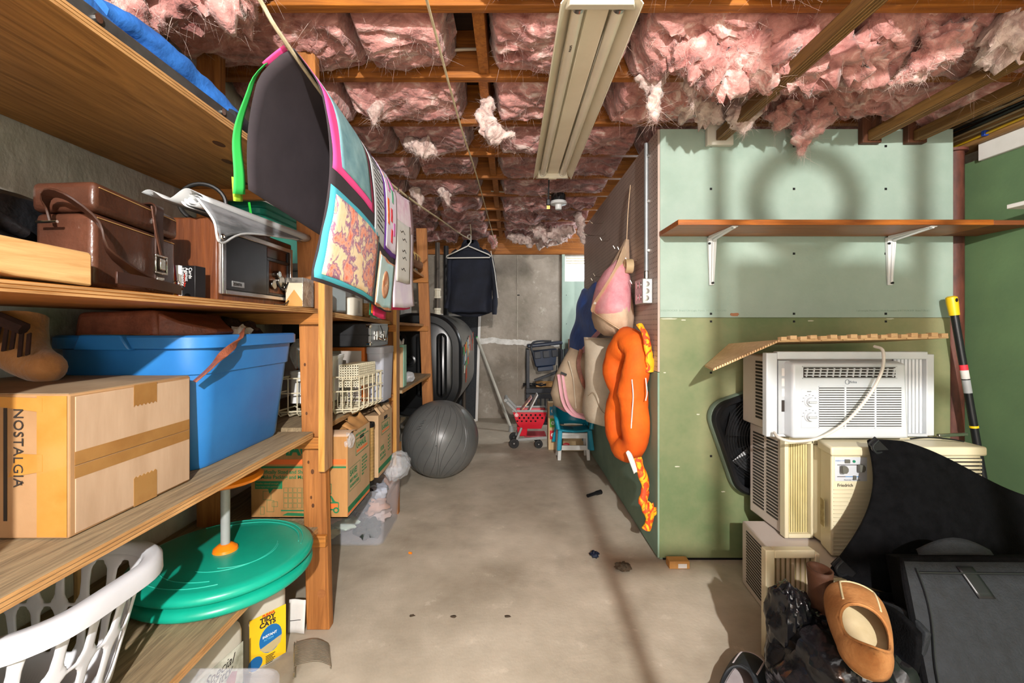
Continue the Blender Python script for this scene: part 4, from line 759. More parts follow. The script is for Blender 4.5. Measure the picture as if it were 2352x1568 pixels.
# third bay
MB().tube([(-.78, 2.98, ZB + .17), (-.66, 2.98, ZB + .05)], .004, 6).v
rg = MB().tube([(-.735 + .01 * math.cos(t), 2.82 + .055 * math.cos(t), .44 + .055 * math.sin(t)) for t in np.linspace(0, 2 * PI, 36)[:-1]], .012, 12, loop=True); rg.build('grey_ring', mat('ring_grey', '#8b8c8a', '#9a9b98', rough=.4, scale=5).name, label='light grey plastic ring behind the exercise ball at the third bay', cat='ring')
bx('small_carton', 'moving_card', None, -.80, -.70, 2.72, 2.86, .19, .383, .003, label='small brown carton below the grey plastic ring', cat='box')
gb = thing('gift_bag', 'shiny mint green gift bag standing on the lower shelf of the third bay', 'bag', (-.7, 2.85, .737))
bx('bag_body', mat('mint_foil', '#86b8a2', '#9cccb6', rough=.25, scale=6, bump=.3).name, gb, -.79, -.672, 2.80, 2.88, .738, 1.005, .003); bx('kraft_side', 'card_pale', gb, -.79, -.674, 2.785, 2.798, .738, .99, .002)
MB().grid(lambda u, v: V((-.72 + .04 * u, 2.83 + .02 * v, 1.0 + .035 * v + .01 * math.sin(u * 9))), 8, 3).build('tissue', 'paper_white', gb, solid=.002)
crumple((-.70, 3.05, .775), (.045, .045, .038), 3, 'clear_wrapper', 'clear_plastic', floor=.737, label='small clear crumpled wrapper behind the mint gift bag', cat='wrapper')
MB().lathe([(.018, 1.152), (.02, 1.155), (.02, 1.235), (.016, 1.24)], (-.735, 2.84, 0), 18).build('foil_pouch', 'foil', label='small silver foil tube on the third bay middle shelf', cat='tube')
tw = thing('bark_bundle', 'bundle of bark rolls tied with twine on the top shelf of the third bay', 'bundle', (-.74, 3.2, 1.56))
mat('bark', '#6a4226', '#96694a', rough=.85, scale=18, stretch=(1, .3, 1), bump=.4); mat('twine', '#b79a5f', rough=.9)
for i, (dx, dz, r_) in enumerate(((0, .04, .034), (-.05, .035, .03), (-.02, .085, .028))): MB().tube([(-.745 + dx, 2.76, 1.575 + dz), (-.72 + dx, 3.5, 1.565 + dz)], r_, 14).build('bark_roll', 'bark', tw)
for j in range(7): MB().tube([(-.762 + .07 * math.cos(t), 2.84 + .02 * math.sin(t * 2 + j) + .1 * j, 1.63 + .062 * math.sin(t)) for t in np.linspace(0, 2 * PI, 24)[:-1]], .003, 6, loop=True).build('twine_loop', 'twine', tw)
MB().tube(bez([(-.72, 2.8, 1.67), (-.69, 2.82, 1.70), (-.67, 2.86, 1.655), (-.70, 2.83, 1.62)], 20), .003, 6).build('twine_end', 'twine', tw)

# ------------------------------------------------ floor under the shelf, near
mat('jug_yellow', '#e3b416', '#efc424', rough=.35, scale=5); mat('jug_beige', '#b7b0a2', '#c7c1b4', rough=.35, scale=4); mat('ink_blue', '#1767a8', rough=.4); mat('label_green', '#1d6a4a', '#24785a', rough=.4, scale=5); mat('label_photo', '#8a8a78', '#d6d6c9', rough=.4, scale=14)
def jug(name, label, cx, cy, rz, w_, d_, h_, mbody, build_label):
    o = thing(name, label, 'jug', (cx, cy, 0)); M = MX.Translation((cx, cy, 0)) @ MX.Rotation(rz, 4, 'Z'); 
    mb = MB(); mb.M = M
    mb.loft([[V((x * k, y * k2, z)) for x, y in rrect(w_, d_, .03, 6)] for k, k2, z in ((.93, .93, .0), (1, 1, .012), (1, 1, h_ * .74), (.96, .96, h_ * .80), (.7, .72, h_ * .9), (.45, .45, h_ * .93), (.45, .45, h_ * .96))]).build('jug_body', mbody, o, smooth=50)
    hb = MB(); hb.M = M; hb.tube(bez([(-w_ * .30, 0, h_ * .86), (-w_ * .2, 0, h_ * 1.0), (w_ * .12, 0, h_ * 1.0), (w_ * .3, 0, h_ * .84)], 14), .012, 10).build('handle', mbody, o)
    cb_ = MB(); cb_.M = M; cb_.lathe([(.024, h_ * .95), (.024, h_ * 1.01), (.02, h_ * 1.015)], (-w_ * .0, 0, 0), 20).build('cap', mbody, o)
    build_label(o, M, w_, d_, h_); return o
def tidy(o, M, w_, d_, h_):
    R = M.to_3x3(); fx, up = R @ V((1, 0, 0)), V((0, 0, 1)); f = lambda x, z, e=.0012: M @ V((x, -d_ / 2 - e, z)); sidef = lambda y, z: M @ V((w_ / 2 + .0012, y, z))
    decal(rect(-w_ / 2 + .01, 0, w_ / 2 - .01, .165), f(0, .012), fx, up, 'jug_yellow', o, 'label', .001)
    decal(circ(0, 0, .036, 24, .045), f(.008, .088, .0022), fx, up, 'ink_blue', o, 'label_badge'); decal([(-.036, -.02), (.036, -.005), (.03, -.03), (0, -.045), (-.02, -.036)], f(.008, .088, .0028), fx, up, mat('badge_sand', '#b7a67c', rough=.4).name, o, 'label_badge')
    text('PURINA', f(-.018, .168, .0024), fx, up, .011, 'ink_red', o, bold=.0005); text('TIDY', f(-.025, .152, .0024), fx, up, .021, 'ink_dark', o, bold=.001); text('CATS', f(-.027, .135, .0024), fx, up, .021, 'ink_dark', o, bold=.001)
    text('INSTANT', f(-.018, .098, .0032), fx, up, .011, 'ink_white', o, bold=.0003); text('ACTION', f(-.014, .088, .0032), fx, up, .008, mat('ink_sky', '#6fc0e0', rough=.4).name, o)
    for i in range(6): decal(rect(0, 0, .03 - .004 * (i % 3), .0022), f(-.008, .034 - .005 * i, .0024), fx, up, 'ink_dark', o, 'small_print')
    decal(circ(-.03, .0, .022), f(-.01, .03, .0022), fx, up, 'ink_blue', o, 'label_badge')
jug('litter_jug', 'yellow labelled cat litter jug on the floor under the bottom shelf', -.868, 1.52, math.radians(52), .135, .17, .29, 'jug_beige', tidy)
def kitty(o, M, w_, d_, h_):
    R = M.to_3x3(); fy, up = R @ V((0, 1, 0)), V((0, 0, 1)); f = lambda y, z, e=.0012: M @ V((w_ / 2 + e, y, z)); fx = R @ V((1, 0, 0)); g = lambda x, z, e=.0012: M @ V((x, -d_ / 2 - e, z))
    decal(rect(-d_ / 2 + .015, 0, d_ / 2 - .015, .13), f(0, .07), fy, up, 'label_photo', o, 'label', .001); decal(rect(-d_ / 2 + .015, 0, d_ / 2 - .015, .05), f(0, .03), fy, up, 'label_green', o, 'label', .0012)
    text('Special\n  Kitty', f(-.055, .165, .0026), fy, up, .036, 'ink_dark', o, shear=.4, line=.7); text('ODOR CONTROL', f(-.05, .06, .0028), fy, up, .014, 'ink_white', o); text('SCENT', f(-.05, .042, .0028), fy, up, .014, 'ink_white', o)
    decal([(-.02, -.018), (.012, -.022), (.022, .01), (.004, .022), (-.016, .012)], f(.035, .12, .0024), fy, up, mat('paw_rose', '#9a5a62', rough=.5).name, o, 'label_picture')
    decal(rect(-w_ / 2 + .015, 0, w_ / 2 - .015, .15), g(0, .05), fx, up, 'label_green', o, 'label', .001)
    for i in range(7): decal(rect(-w_ / 2 + .025, 0, w_ / 2 - .03 - .006 * (i % 3), .003), g(0, .185 - .011 * i, .0024), fx, up, mat('print_mint', '#7fb39a', rough=.5).name if i == 0 else 'print_mint', o, 'small_print')
jug('litter_jug', 'white cat litter jug with green label near the laundry basket', -.872, 1.235, math.radians(-10), .15, .19, .31, 'jug_beige', kitty)
lbn = thing('clear_tub', 'shallow clear plastic tub at the bottom edge in front of the litter jugs', 'tub', (-.7, .92, 0))
MB().loft([[V((-.70 + x * k, .93 + y * k, z)) for x, y in rrect(.30, .32, .05)] for k, z in ((.88, .003), (.97, .262), (1.02, .265), (1.02, .28), (.985, .282), (.95, .26), (.86, .008))]).build('tub_body', 'bin_clear', lbn, smooth=45)
pl = thing('paper_label', 'white paper strip standing against the foot of the nearest post', 'paper', (-.8, 1.635, 0))
MB().grid(lambda u, v: V((-.812 + .062 * u, 1.632 - .012 * (1 - v) + .003 * math.sin(u * 5), .003 + .115 * v)), 6, 6).build('paper_strip', 'paper_white', pl, solid=.0012); decal(rect(0, 0, .04, .002), (-.805, 1.622, .045), (1, 0, .1), (0, 0, 1), 'ink_dark', pl, 'pen_mark')
wk = thing('wire_rack', 'stack of silver wire racks lying on the floor by the clear tub', 'rack', (-.62, 1.48, 0)); mat('wire_silver', '#a8a090', rough=.3, metal=.8)
for i in range(17):
    t = i / 16; a = V((-.735 + .05 * (1 - t), 1.415 + .10 * t, 0)); b = a + V((.055, .005, 0)); o_ = V((0, 0, .003))
    MB().tube(bez([a + o_, a + V((-.004, 0, .03)), a + V((.006, 0, .042)), b + V((0, .02, .036)), b + V((.04, .03, .015)), b + V((.045, .03, .004))], 16), .0015, 5).build('rack_wire', 'wire_silver', wk)
for z in (.006, .022, .04): MB().tube([(-.687, 1.41, z), (-.738, 1.52, z)], .002, 5).build('side_wire', 'wire_silver', wk)
MB().tube([(-.585, 1.447, .006), (-.634, 1.553, .006)], .002, 5).build('side_wire', 'wire_silver', wk)

# ------------------------------------------------ clotheslines and hanging papers
RL = [(-.51, -1.9, 2.12), (-.487, .55, 1.80), (-.472, .95, 1.716), (-.456, 1.54, 1.665), (-.449, 1.82, 1.673), (-.43, 2.56, 1.755), (-.392, 4.27, 1.97), (-.39, 4.297, 2.139)]
MB().tube(bez(RL, 60), .0045, 7).build('clothesline', 'rope_fibre', label='white rope clothesline carrying the papers and the shirt', cat='rope')
MB().tube(bez([(-.19, -.9, 2.13), (-.188, .5, 1.86), (-.188, 1.0, 1.855), (-.184, 1.667, 1.865), (-.178, 2.5, 1.93), (-.16, 5.06, 2.04), (-.155, 5.118, 2.139)], 50), .0035, 7).build('clothesline', 'rope_fibre', label='thin empty rope clothesline to the right of the papers', cat='rope')
def rope(y):
    P = RL; 
    for a, b in zip(P, P[1:]):
        if a[1] <= y <= b[1]: t = (y - a[1]) / (b[1] - a[1]); return V((lerp(a[0], b[0], t), y, lerp(a[2], b[2], t)))
mat('poster_black', '#2b2428', '#352d31', rough=.85, scale=8); mat('paper_green', '#2fae4c', rough=.7); mat('paper_lime', '#a9d83a', rough=.7); mat('paper_pink', '#e4488a', rough=.7); mat('paper_aqua', '#4aa7b8', rough=.7); mat('paper_purple', '#5a2c86', rough=.7)
mat('paint_teal', '#54808b', '#8fb0b4', rough=.6, scale=14, bump=.2, lo=.3, hi=.75); mat('paint_grey', '#b2b4b8', '#c4c6ca', rough=.7, scale=6); mat('paint_lilac', '#d3c3dc', '#e5dde6', rough=.7, scale=7); mat('paint_red', '#d8303f', rough=.6); mat('paint_orange', '#e8672a', rough=.6); mat('paint_green', '#5fa084', rough=.6); mat('paint_magenta', '#c96fb0', rough=.6)
mat('paint_sky', '#8fc0c8', '#cfe0e0', rough=.6, scale=7); mat('paint_rust', '#c8744a', '#e0bfa0', rough=.6, scale=12, lo=.4, hi=.6); mat('paper_hot', '#d21f5b', rough=.7); mat('paper_orange', '#e06a1c', rough=.7)
mm = mat('paint_mixed', '#d8492f', '#e8c59a', rough=.6, scale=22, lo=.30, hi=.66, dist=.4, bump=.1)
r = [n for n in mm.node_tree.nodes if n.type == 'VALTORGB'][0].color_ramp
for pos, c_ in ((.42, '#e8a890'), (.48, '#8a5a86'), (.54, '#e9d3ae')): k = r.elements.new(pos); k.color = hexc(c_)
# folded black poster over the line: u along the rope, v down the aisle-side face; w down the far face
PY0, PY1 = .955, 1.60
def front(u, v, e=0.0):
    y = lerp(PY0, PY1, u); q = rope(y); s_ = v * .50
    bow = .012 * math.sin(v * 2.6 + .3) + .018 * math.sin(u * 5) * v + .03 * math.sin(PI * min(1, v * 1.05)) * (1 - u)
    return q + V((.036 * math.sin(min(1, v * 5) * PI / 2) + bow + e, .02 * v + .008 * math.sin(v * 5), .006 - s_ - .0 * u))
def back(u, w):
    y = lerp(PY0, PY1, u); q = rope(y); s_ = w * .30
    return q + V((-.05 * math.sin(min(1, w * 4) * PI / 2) - .05 * w - .02 * math.sin(w * 3) * (1 - u), .02 * w, .005 - s_))
ps = thing('paper_banner', 'black poster with childrens paintings folded over the clothesline nearest the camera', 'poster', (-.47, 1.25, 1.2))
def poster(u, t):
    return back(u, 1 - t / .36) if t < .36 else front(u, (t - .36) / .64)
MB().grid(poster, 20, 44).build('black_sheet', 'poster_black', ps, solid=.0016, off=0, smooth=80)
def panel(u0, u1, v0, v1, m, name, e, wob=.012, sd=0, base=front):
    def f(i, j):
        uu = lerp(u0, u1, i) + wob * (NZ.noise(V((j * 3, sd, 0)))); vv = lerp(v0, v1, j) + wob * NZ.noise(V((i * 3, sd + 5, 0))); return base(uu, vv) + V((e, 0, 0))
    return MB().grid(f, 12, 14).build(name, m, ps, solid=.0008, off=1, smooth=80)
panel(.015, .47, .02, .50, 'paper_pink', 'pink_backing', .002, sd=1); panel(.09, .44, .025, .455, 'paint_teal', 'teal_painting', .0032, sd=2)
panel(.01, .60, .575, .985, 'paper_aqua', 'aqua_backing', .002, sd=3); panel(.05, .575, .60, .96, 'paint_mixed', 'mixed_painting', .0032, sd=4)
panel(.50, .72, .02, .62, 'paint_grey', 'grey_text_sheet', .002, sd=5)
for i in range(18):
    v0 = .07 + .027 * i; panel(.545, .545 + .10 + .03 * ((i * 7) % 3), v0, v0 + .006, 'ink_dark', 'written_line', .003, wob=0)
panel(.72, 1.0, .0, .62, 'paper_purple', 'purple_backing', .002, sd=6); panel(.755, .99, .015, .585, 'paint_lilac', 'lilac_painting', .0032, sd=7)
for i, (u, v, m_) in enumerate(((.80, .30, 'paint_orange'), (.80, .38, 'paint_orange'), (.87, .34, 'paint_red'), (.88, .48, 'paint_red'), (.83, .15, 'paint_magenta'), (.90, .2, 'paint_green'), (.86, .12, 'paint_green'), (.94, .1, 'paint_magenta'), (.93, .42, 'paint_magenta'), (.80, .07, 'paint_mixed'))): panel(u - .018, u + .018, v - .045, v + .045, m_, 'paint_stroke', .0044, .006, i)
panel(.64, .99, .66, .99, 'paint_rust', 'rust_border', .002, sd=8); panel(.66, .975, .675, .975, 'paint_sky', 'sky_painting', .0032, sd=9)
def oval(i, j): a = 2 * PI * i; return front(.82 + .075 * j * math.cos(a), .83 + .09 * j * math.sin(a)) + V((.0042, 0, 0))
MB().grid(oval, 24, 3).build('rust_oval', 'paint_rust', ps, solid=.0006, off=1)
for du, dv, m_ in ((0, .02, 'paper_hot'), (-.04, .012, 'paper_orange'), (-.08, .03, 'label_green')):
    MB().grid(lambda i, j: front(lerp(.70 + du, .96 + du * 2, i), lerp(.93, 1.03 + dv, j)) + V((-.01 + .02 * du, 0, 0)), 6, 5).build('coloured_sheet', m_, ps, solid=.0008)
MB().grid(lambda i, j: back(.005 - .04 * i * (.3 + .7 * j), lerp(.10, 1.03, j)) + V((-.012 - .006 * i * j + .004 * math.sin(j * 9), -.006 * i, -.012 * i)), 4, 20).build('green_strip', 'paper_green', ps, solid=.0008)
MB().grid(lambda i, j: back(.02 - .05 * i, lerp(.90, 1.07, j)) + V((-.022, 0, -.012 * i)), 3, 4).build('lime_sheet', 'paper_lime', ps, solid=.0008)
MB().grid(lambda i, j: back(.02 - .03 * i, lerp(.0, .12, j)) + V((-.012, 0, 0)), 3, 4).build('pink_sheet', 'paper_pink', ps, solid=.0008)
# last sheet, hooked on the line by itself
wp = thing('paper_sheet', 'long pale lilac written paper hooked on the clothesline beyond the black poster', 'paper', (-.44, 1.8, 1.2))
def sheet(i, j): q = rope(lerp(1.61, 1.95, i)); return q + V((.012 * math.sin(j * 4 + i) + .03 * j, .03 * j, -.02 - .455 * j))
mat('paint_pinkish', '#d2a6c0', '#e5d5de', rough=.7, scale=10, lo=.35, hi=.6)
MB().grid(sheet, 10, 20).build('lilac_sheet', 'paint_lilac', wp, solid=.001); MB().grid(lambda i, j: sheet(lerp(.02, .95, i), lerp(.01, .32, j)) + V((.002, 0, 0)), 8, 8).build('pink_painting', 'paint_pinkish', wp, solid=.0006)
MB().grid(lambda i, j: sheet(lerp(.1, .8, i), lerp(.26, .78, j)) + V((.003, 0, 0)), 8, 10).build('white_note', 'paper_white', wp, solid=.0006)
for k, (i0, j0) in enumerate(((.3, .34), (.34, .40), (.32, .50), (.36, .56), (.34, .66))): MB().grid(lambda i, j: sheet(i0 + .2 * i + .03 * math.sin(k), j0 + .008 * j + .01 * math.sin(i * 8)) + V((.0042, 0, 0)), 8, 1).build('written_line', 'ink_dark', wp, smooth=0, solid=.0004)
MB().grid(lambda i, j: sheet(lerp(-.1, .9, i), lerp(.85, 1.02, j)) + V((-.012, 0, .0)), 6, 5).build('pink_sheet', 'paper_hot', wp, solid=.0008)
for i, y in enumerate((1.63, 1.75, 1.90)):
    q = rope(y); MB().tube([q + V((.011 * math.cos(t), 0, .012 * math.sin(t) - .010)) for t in np.linspace(0, 2 * PI, 16)[:-1]], .0015, 6, loop=True).build('ring_hook', 'screw_black', label=['nearest small dark ring hook on the papers clothesline', 'middle small dark ring hook on the papers clothesline', 'farthest small dark ring hook above the lilac paper'][i], cat='hook', group='ring hooks on the clothesline')

# ------------------------------------------------ fluorescent fixture
mat('enamel', '#d3c9b2', '#ddd4bf', rough=.4, scale=5); mat('tube_glass', '#d6cdbb', '#e2dac8', rough=.2, scale=4, coat=.5); mat('socket_white', '#cfc7b4', rough=.5)
ff = thing('fluorescent_fixture', 'cream two-tube fluorescent shop light hanging below the joists, unlit', 'light fixture', (.213, 1.64, 1.9))
FX, FY0, FY1, FZ = .2135, 1.03, 2.26, 1.868
pr = [(-.094, 0), (-.0935, .004), (-.062, .042), (-.038, .046), (-.026, .022), (.026, .022), (.038, .046), (.062, .042), (.0935, .004), (.094, 0), (.0975, .002), (.066, .047), (.04, .051), (.04, .085), (-.04, .085), (-.04, .051), (-.066, .047), (-.0975, .002)]
MB().loft([[V((FX + x, y, FZ + z)) for x, z in pr] for y in (FY0, FY1)]).build('reflector', 'enamel', ff, .001, smooth=25)
for x in (-.049, .049):
    MB().tube([(FX + x, FY0 + .035, FZ + .022), (FX + x, FY1 - .035, FZ + .022)], .0155, 18).build('tube', 'tube_glass', ff)
    for y in (FY0 + .03, FY1 - .036): MB().tube([(FX + x, y, FZ + .022), (FX + x, y + .012, FZ + .022)], .0165, 18).build('tube_cap', 'steel', ff)
for y in (FY0, FY1 - .026):
    MB().hexa([(FX - .075, y, FZ + .0), (FX + .075, y, FZ + .0), (FX + .085, y + .026, FZ + .004), (FX - .085, y + .026, FZ + .004)], [(FX - .07, y, FZ + .05), (FX + .07, y, FZ + .05), (FX + .07, y + .026, FZ + .05), (FX - .07, y + .026, FZ + .05)]).build('end_socket', 'socket_white', ff, .003)
bx('end_button', 'enamel', ff, FX - .02, FX + .02, FY1 - .022, FY1 - .004, FZ - .002, FZ + .002, .001)
text('PHILIPS', (FX - .047, FY0 + .19, FZ + .0062), (0, -1, 0), (-1, 0, 0), .009, 'ink_dark', ff, name='printed_mark')
for i, y in enumerate((1.25, 2.05)):
    for k in range(9): MB().tube([(FX + (.004 * math.cos(t) if k % 2 else 0), y + (0 if k % 2 else .004 * math.cos(t)), FZ + .095 + .022 * k + .015 * math.sin(t)) for t in np.linspace(0, 2 * PI, 9)[:-1]], .0012, 4, loop=True).build('chain_link', 'steel', ff, smooth=0)
pc = thing('power_plug', 'black plug and cord hanging from the far end of the fluorescent fixture', 'plug', (.2, 2.3, 1.75))
MB().tube(bez([(.20, 2.262, FZ + .03), (.198, 2.285, FZ - .01), (.197, 2.287, FZ - .06), (.196, 2.288, FZ - .095)], 14), .004, 8).build('cord', 'screw_black', pc)
bx('plug_body', 'screw_black', pc, .186, .206, 2.278, 2.298, FZ - .125, FZ - .092, .004)
for x in (.19, .196, .202): bx('prong', mat('brass', '#c9a04a', rough=.3, metal=1).name if x == .19 else 'brass', pc, x - .0015, x + .0015, 2.286, 2.290, FZ - .142, FZ - .125, 0)
lh = thing('lampholder', 'white porcelain lampholder without bulb on a black ceiling box', 'lampholder', (.37, 3.36, 2.03))
MB().lathe([(.055, 2.083), (.055, 2.138)], (.37, 3.415, 0), 8).build('ceiling_box', 'screw_black', lh, .003, smooth=20); MB().lathe([(.022, 2.02), (.026, 2.026), (.026, 2.055), (.06, 2.06), (.066, 2.068), (.06, 2.082)], (.37, 3.415, 0), 32).build('holder_body', 'white_plastic', lh)
mat('white_cable', '#b8ad98', rough=.55)
MB().tube(bez([(-.15, 3.445, 2.17), (.0, 3.443, 2.162), (.15, 3.443, 2.168), (.26, 3.443, 2.15), (.34, 3.443, 2.13)], 20), .005, 6).build('cable', 'white_cable', label='white cable running along the joist to the lampholder', cat='cable')
MB().tube(bez([(-.34, 1.80, 2.25), (-.31, 1.79, 2.22), (-.22, 1.79, 2.235), (-.10, 1.80, 2.245)], 16), .006, 6).build('cable', 'white_cable', label='short white cable crossing the second joist bay', cat='cable')
MB().tube(bez([(-.35, 1.47, 2.30), (-.345, 1.56, 2.20), (-.335, 1.72, 2.20), (-.33, 1.80, 2.30)], 16), .005, 6).build('cable', 'white_cable', label='white cable looping down in the first joist bay', cat='cable')
MB().tube(bez([(-.31, 1.90, 2.30), (-.305, 1.98, 2.19), (-.295, 2.1, 2.20), (-.29, 2.2, 2.3)], 16), .005, 6).build('cable', 'cable_yellow', label='yellow cable looping down in the second joist bay', cat='cable')

# ------------------------------------------------ oil tank, pipe, screen, shirt, ball
mat('tank_black', '#101112', '#191a1b', rough=.28, scale=5); mat('tank_side', '#646664', '#7d7f7c', rough=.33, metal=.4, scale=3, stretch=(1, .3, 1)); mat('pipe_rust', '#3a342f', '#5d534a', rough=.55, metal=.5, scale=9, stretch=(1, 1, .3))
ot = thing('oil_tank', 'large black and grey oil tank with stickers behind the shelving', 'tank', (-.79, 4.4, 0))
TCX, TCZ, TW, THh = -.785, .79, .74, .90
def tring(y, k, r=.30): return [V((TCX + x, y, TCZ + z)) for x, z in rrect(TW - k, THh - k, max(.03, r - k / 2), 10)]
MB().loft([tring(3.80, .05), tring(3.815, .015), tring(3.84, 0), tring(3.86, .0)], cap=False).build('end_flange', 'tank_black', ot, smooth=50)
MB().loft([tring(3.855, .012), tring(4.3, .0), tring(5.1, .0), tring(5.2, .05), tring(5.24, .3)]).build('tank_shell', 'tank_side', ot, smooth=50)
MB().loft([tring(3.80, .05), tring(3.83, .09), tring(3.835, .13), tring(3.79, .17), tring(3.785, .2)]).build('end_panel', 'tank_black', ot, smooth=40)
for x in (-.93, -.76, -.585): MB().loft([[V((x + a, 3.79 - e, TCZ + b)) for a, b in rrect(.10 - 2 * e, .56 - 2 * e, .045 - e * .5, 6)] for e in (0, .018, .024)]).build('end_rib', 'tank_black', ot, smooth=40)
MB().lathe([(.03, 0), (.045, .01), (.045, .02), (.025, .022)], (0, 0, 0), 20)
g_ = MB(); g_.M = MX.Translation((-.85, 3.79, .83)) @ MX.Rotation(PI / 2, 4, 'X'); g_.lathe([(.05, 0), (.05, .03), (.035, .034), (.03, .02)], (0, 0, 0), 24).build('end_fitting', 'tank_black', ot)
for x in (-1.03, -.52):
    for y in (4.0, 5.0): MB().tube([(x, y, 0), (x, y, .42)], .02, 10).build('leg', 'pipe_rust', ot)
pal = ['#3f9c5a', '#d8532f', '#d9a23a', '#8fa7b5', '#c8c2b2', '#b84a3a', '#7f9aa8', '#d7d2c2', '#6c8fa0', '#cfa04a', '#b9c4c0', '#cc3a2e', '#e0d9c8', '#5f8f72']
for i in range(16):
    r_, c_ = divmod(i, 6); y = 3.93 + .115 * c_ + .02 * r_; z = .90 - .085 * r_ + .018 * c_
    decal(rect(0, 0, .10, .07), (TCX + TW / 2 + .0008, y, z - .03), (0, 1, 0), (0, 0, 1), mat('sticker_%d' % i, pal[i % 14], rough=.5).name, ot, 'sticker')
for y, z in ((4.12, .60), (4.18, .63), (4.8, .86), (4.9, .93)): decal(rect(0, 0, .07, .13), (TCX + TW / 2 + .001, y, z), (0, 1, 0), (0, 0, 1), mat('sticker_red%d' % int(y * 100), '#a8321f', '#c7552a', rough=.5, scale=30).name, ot, 'sticker')
pp = thing('vent_pipe', 'dark iron vent pipe with pale couplings rising from the oil tank', 'pipe', (-.76, 4.6, 1.2))
MB().tube([(-.745, 4.55, 1.236), (-.745, 4.55, 1.98)], .024, 14).build('pipe', 'pipe_rust', pp)
for z0, z1 in ((1.24, 1.31), (1.41, 1.51)):
    MB().lathe([(.036, z0), (.036, z0 + .02), (.032, z0 + .024), (.032, z1 - .024), (.036, z1 - .02), (.036, z1)], (-.745, 4.55, 0), 20).build('coupling', 'enamel', pp)
p2_ = MB().tube([(-.70, 4.85, 1.236), (-.70, 4.85, 2.0)], .028, 12).build('drain_pipe', 'screw_black', label='black plastic pipe behind the iron vent pipe', cat='pipe')
sw = thing('window_screen', 'white framed dark window screen leaning on the back wall beside the oil tank', 'screen', (-.6, 5.35, 0))
mat('screen_mesh', '#26282a', '#33363a', rough=.8, scale=60)
def scr(x, z, e=0): return V((x + .0 * z, 5.26 + .085 * z + e, z))
MB().hexa([scr(-.93, .015), scr(-.40, .015), scr(-.40, .015, .006), scr(-.93, .015, .006)], [scr(-.93, 1.25), scr(-.37, 1.25), scr(-.37, 1.25, .006), scr(-.93, 1.25, .006)]).build('mesh', 'screen_mesh', sw, smooth=0)
for a, b in (((-.40, .003), (-.37, 1.27)), ((-.94, .003), (-.94, 1.27)), ((-.94, 1.26), (-.37, 1.26)), ((-.94, .012), (-.40, .012))): MB().bar(scr(*a), scr(*b), .03, .018, (0, 1, 0)).build('frame_bar', 'white_paint', sw, .002)
sh = thing('dark_shirt', 'dark navy long-sleeved shirt on a white hanger on the clothesline', 'shirt', (-.42, 4.3, 1.3)); mat('navy', '#12151f', '#1c2130', rough=.85, scale=5, bump=.15, bscale=50)
hx, hy, hz = -.39, 4.27, 1.935
MB().tube([(hx, hy, hz + .02), (hx - .02, hy, hz + .04), (hx - .018, hy, hz + .062), (hx + .002, hy, hz + .07), (hx + .012, hy, hz + .055), (hx + .01, hy, hz - .0), (hx - .02, hy, hz - .04), (hx - .22, hy, hz - .135), (hx - .225, hy, hz - .15), (hx - .21, hy, hz - .155), (hx + .19, hy, hz - .15), (hx + .20, hy, hz - .135), (hx + .18, hy, hz - .12), (hx - .01, hy, hz - .04)], .006, 8).build('hanger', mat('hanger_white', '#d8d6cf', rough=.35).name, sh)
def shirt(i, j):
    a = 2 * PI * i; z = lerp(1.90, 1.235, j); wd = lerp(.10, .205, min(1, j * 6)) + .02 * j; dp = lerp(.03, .075, min(1, j * 3))
    k = 1 + .14 * NZ.noise(V((math.cos(a) * 1.5, math.sin(a) * 1.5, j * 3))) ; x = wd * math.copysign(abs(math.cos(a)) ** .8, math.cos(a)); y = dp * math.sin(a) * k + .02 * math.sin(a * 5 + j * 4) * j
    return V((hx + .0 + x + .01 * math.sin(j * 6), hy + .105 + y, z + (.05 * abs(math.cos(a)) * j * j if math.sin(a) < .5 else 0) + .02 * math.sin(a * 3) * (j > .9)))
MB().grid(shirt, 48, 26).build('shirt_body', 'navy', sh, solid=.003, smooth=80)
for s_ in (-1, 1):
    cloth_roll([(hx + s_ * .13, hy + .11, 1.865), (hx + s_ * .195, hy + .105, 1.79), (hx + s_ * (.215 + .01 * s_), hy + .10, 1.62), (hx + s_ * (.225 + .015 * s_), hy + .10, 1.45), (hx + s_ * (.235 + .0 * s_), hy + .10, 1.27 - .03 * s_)], (.052, .044), 3 + s_, 'navy', sh, 'sleeve', .25, 14, .55)
MB().loft([[V((hx + a, hy + .085 + b, z)) for a, b in rrect(w_, .07, .03, 5)] for w_, z in ((.20, 1.86), (.17, 1.93), (.13, 1.965), (.12, 1.93))]).build('collar', 'navy', sh, smooth=60)
MB().tube([(hx + .20, hy + .07, 1.86), (hx + .24, hy + .06, 1.65), (hx + .27, hy + .06, 1.40)], .004, 6).build('white_piping', 'hanger_white', sh)
eb = thing('exercise_ball', 'large dark grey exercise ball with embossed lines on the floor by the shelving', 'ball', (-.522, 3.33, 0)); mat('ball_grey', '#565756', '#636463', rough=.33, scale=4, bump=.02, bscale=40); mat('ball_line', '#444544', rough=.3)
BR = .283; bc = V((-.522, 3.33, BR + .001))
MB().blob(bc, BR, 64, 40).build('ball_skin', 'ball_grey', eb, smooth=180)
def onball(th, ph): return bc + V((math.cos(ph) * math.sin(th), -math.cos(ph) * math.cos(th), math.sin(ph))) * BR
for k in range(13):
    a0 = -1.15 + .17 * k; P = [onball(a0 + .16 * math.sin(t * 3.1 + k * 1.3) * .6 + .35 * t, t) for t in np.linspace(-.95, 1.15, 40)]
    MB().tube(P, .0016, 5).build('embossed_line', 'ball_line', eb)
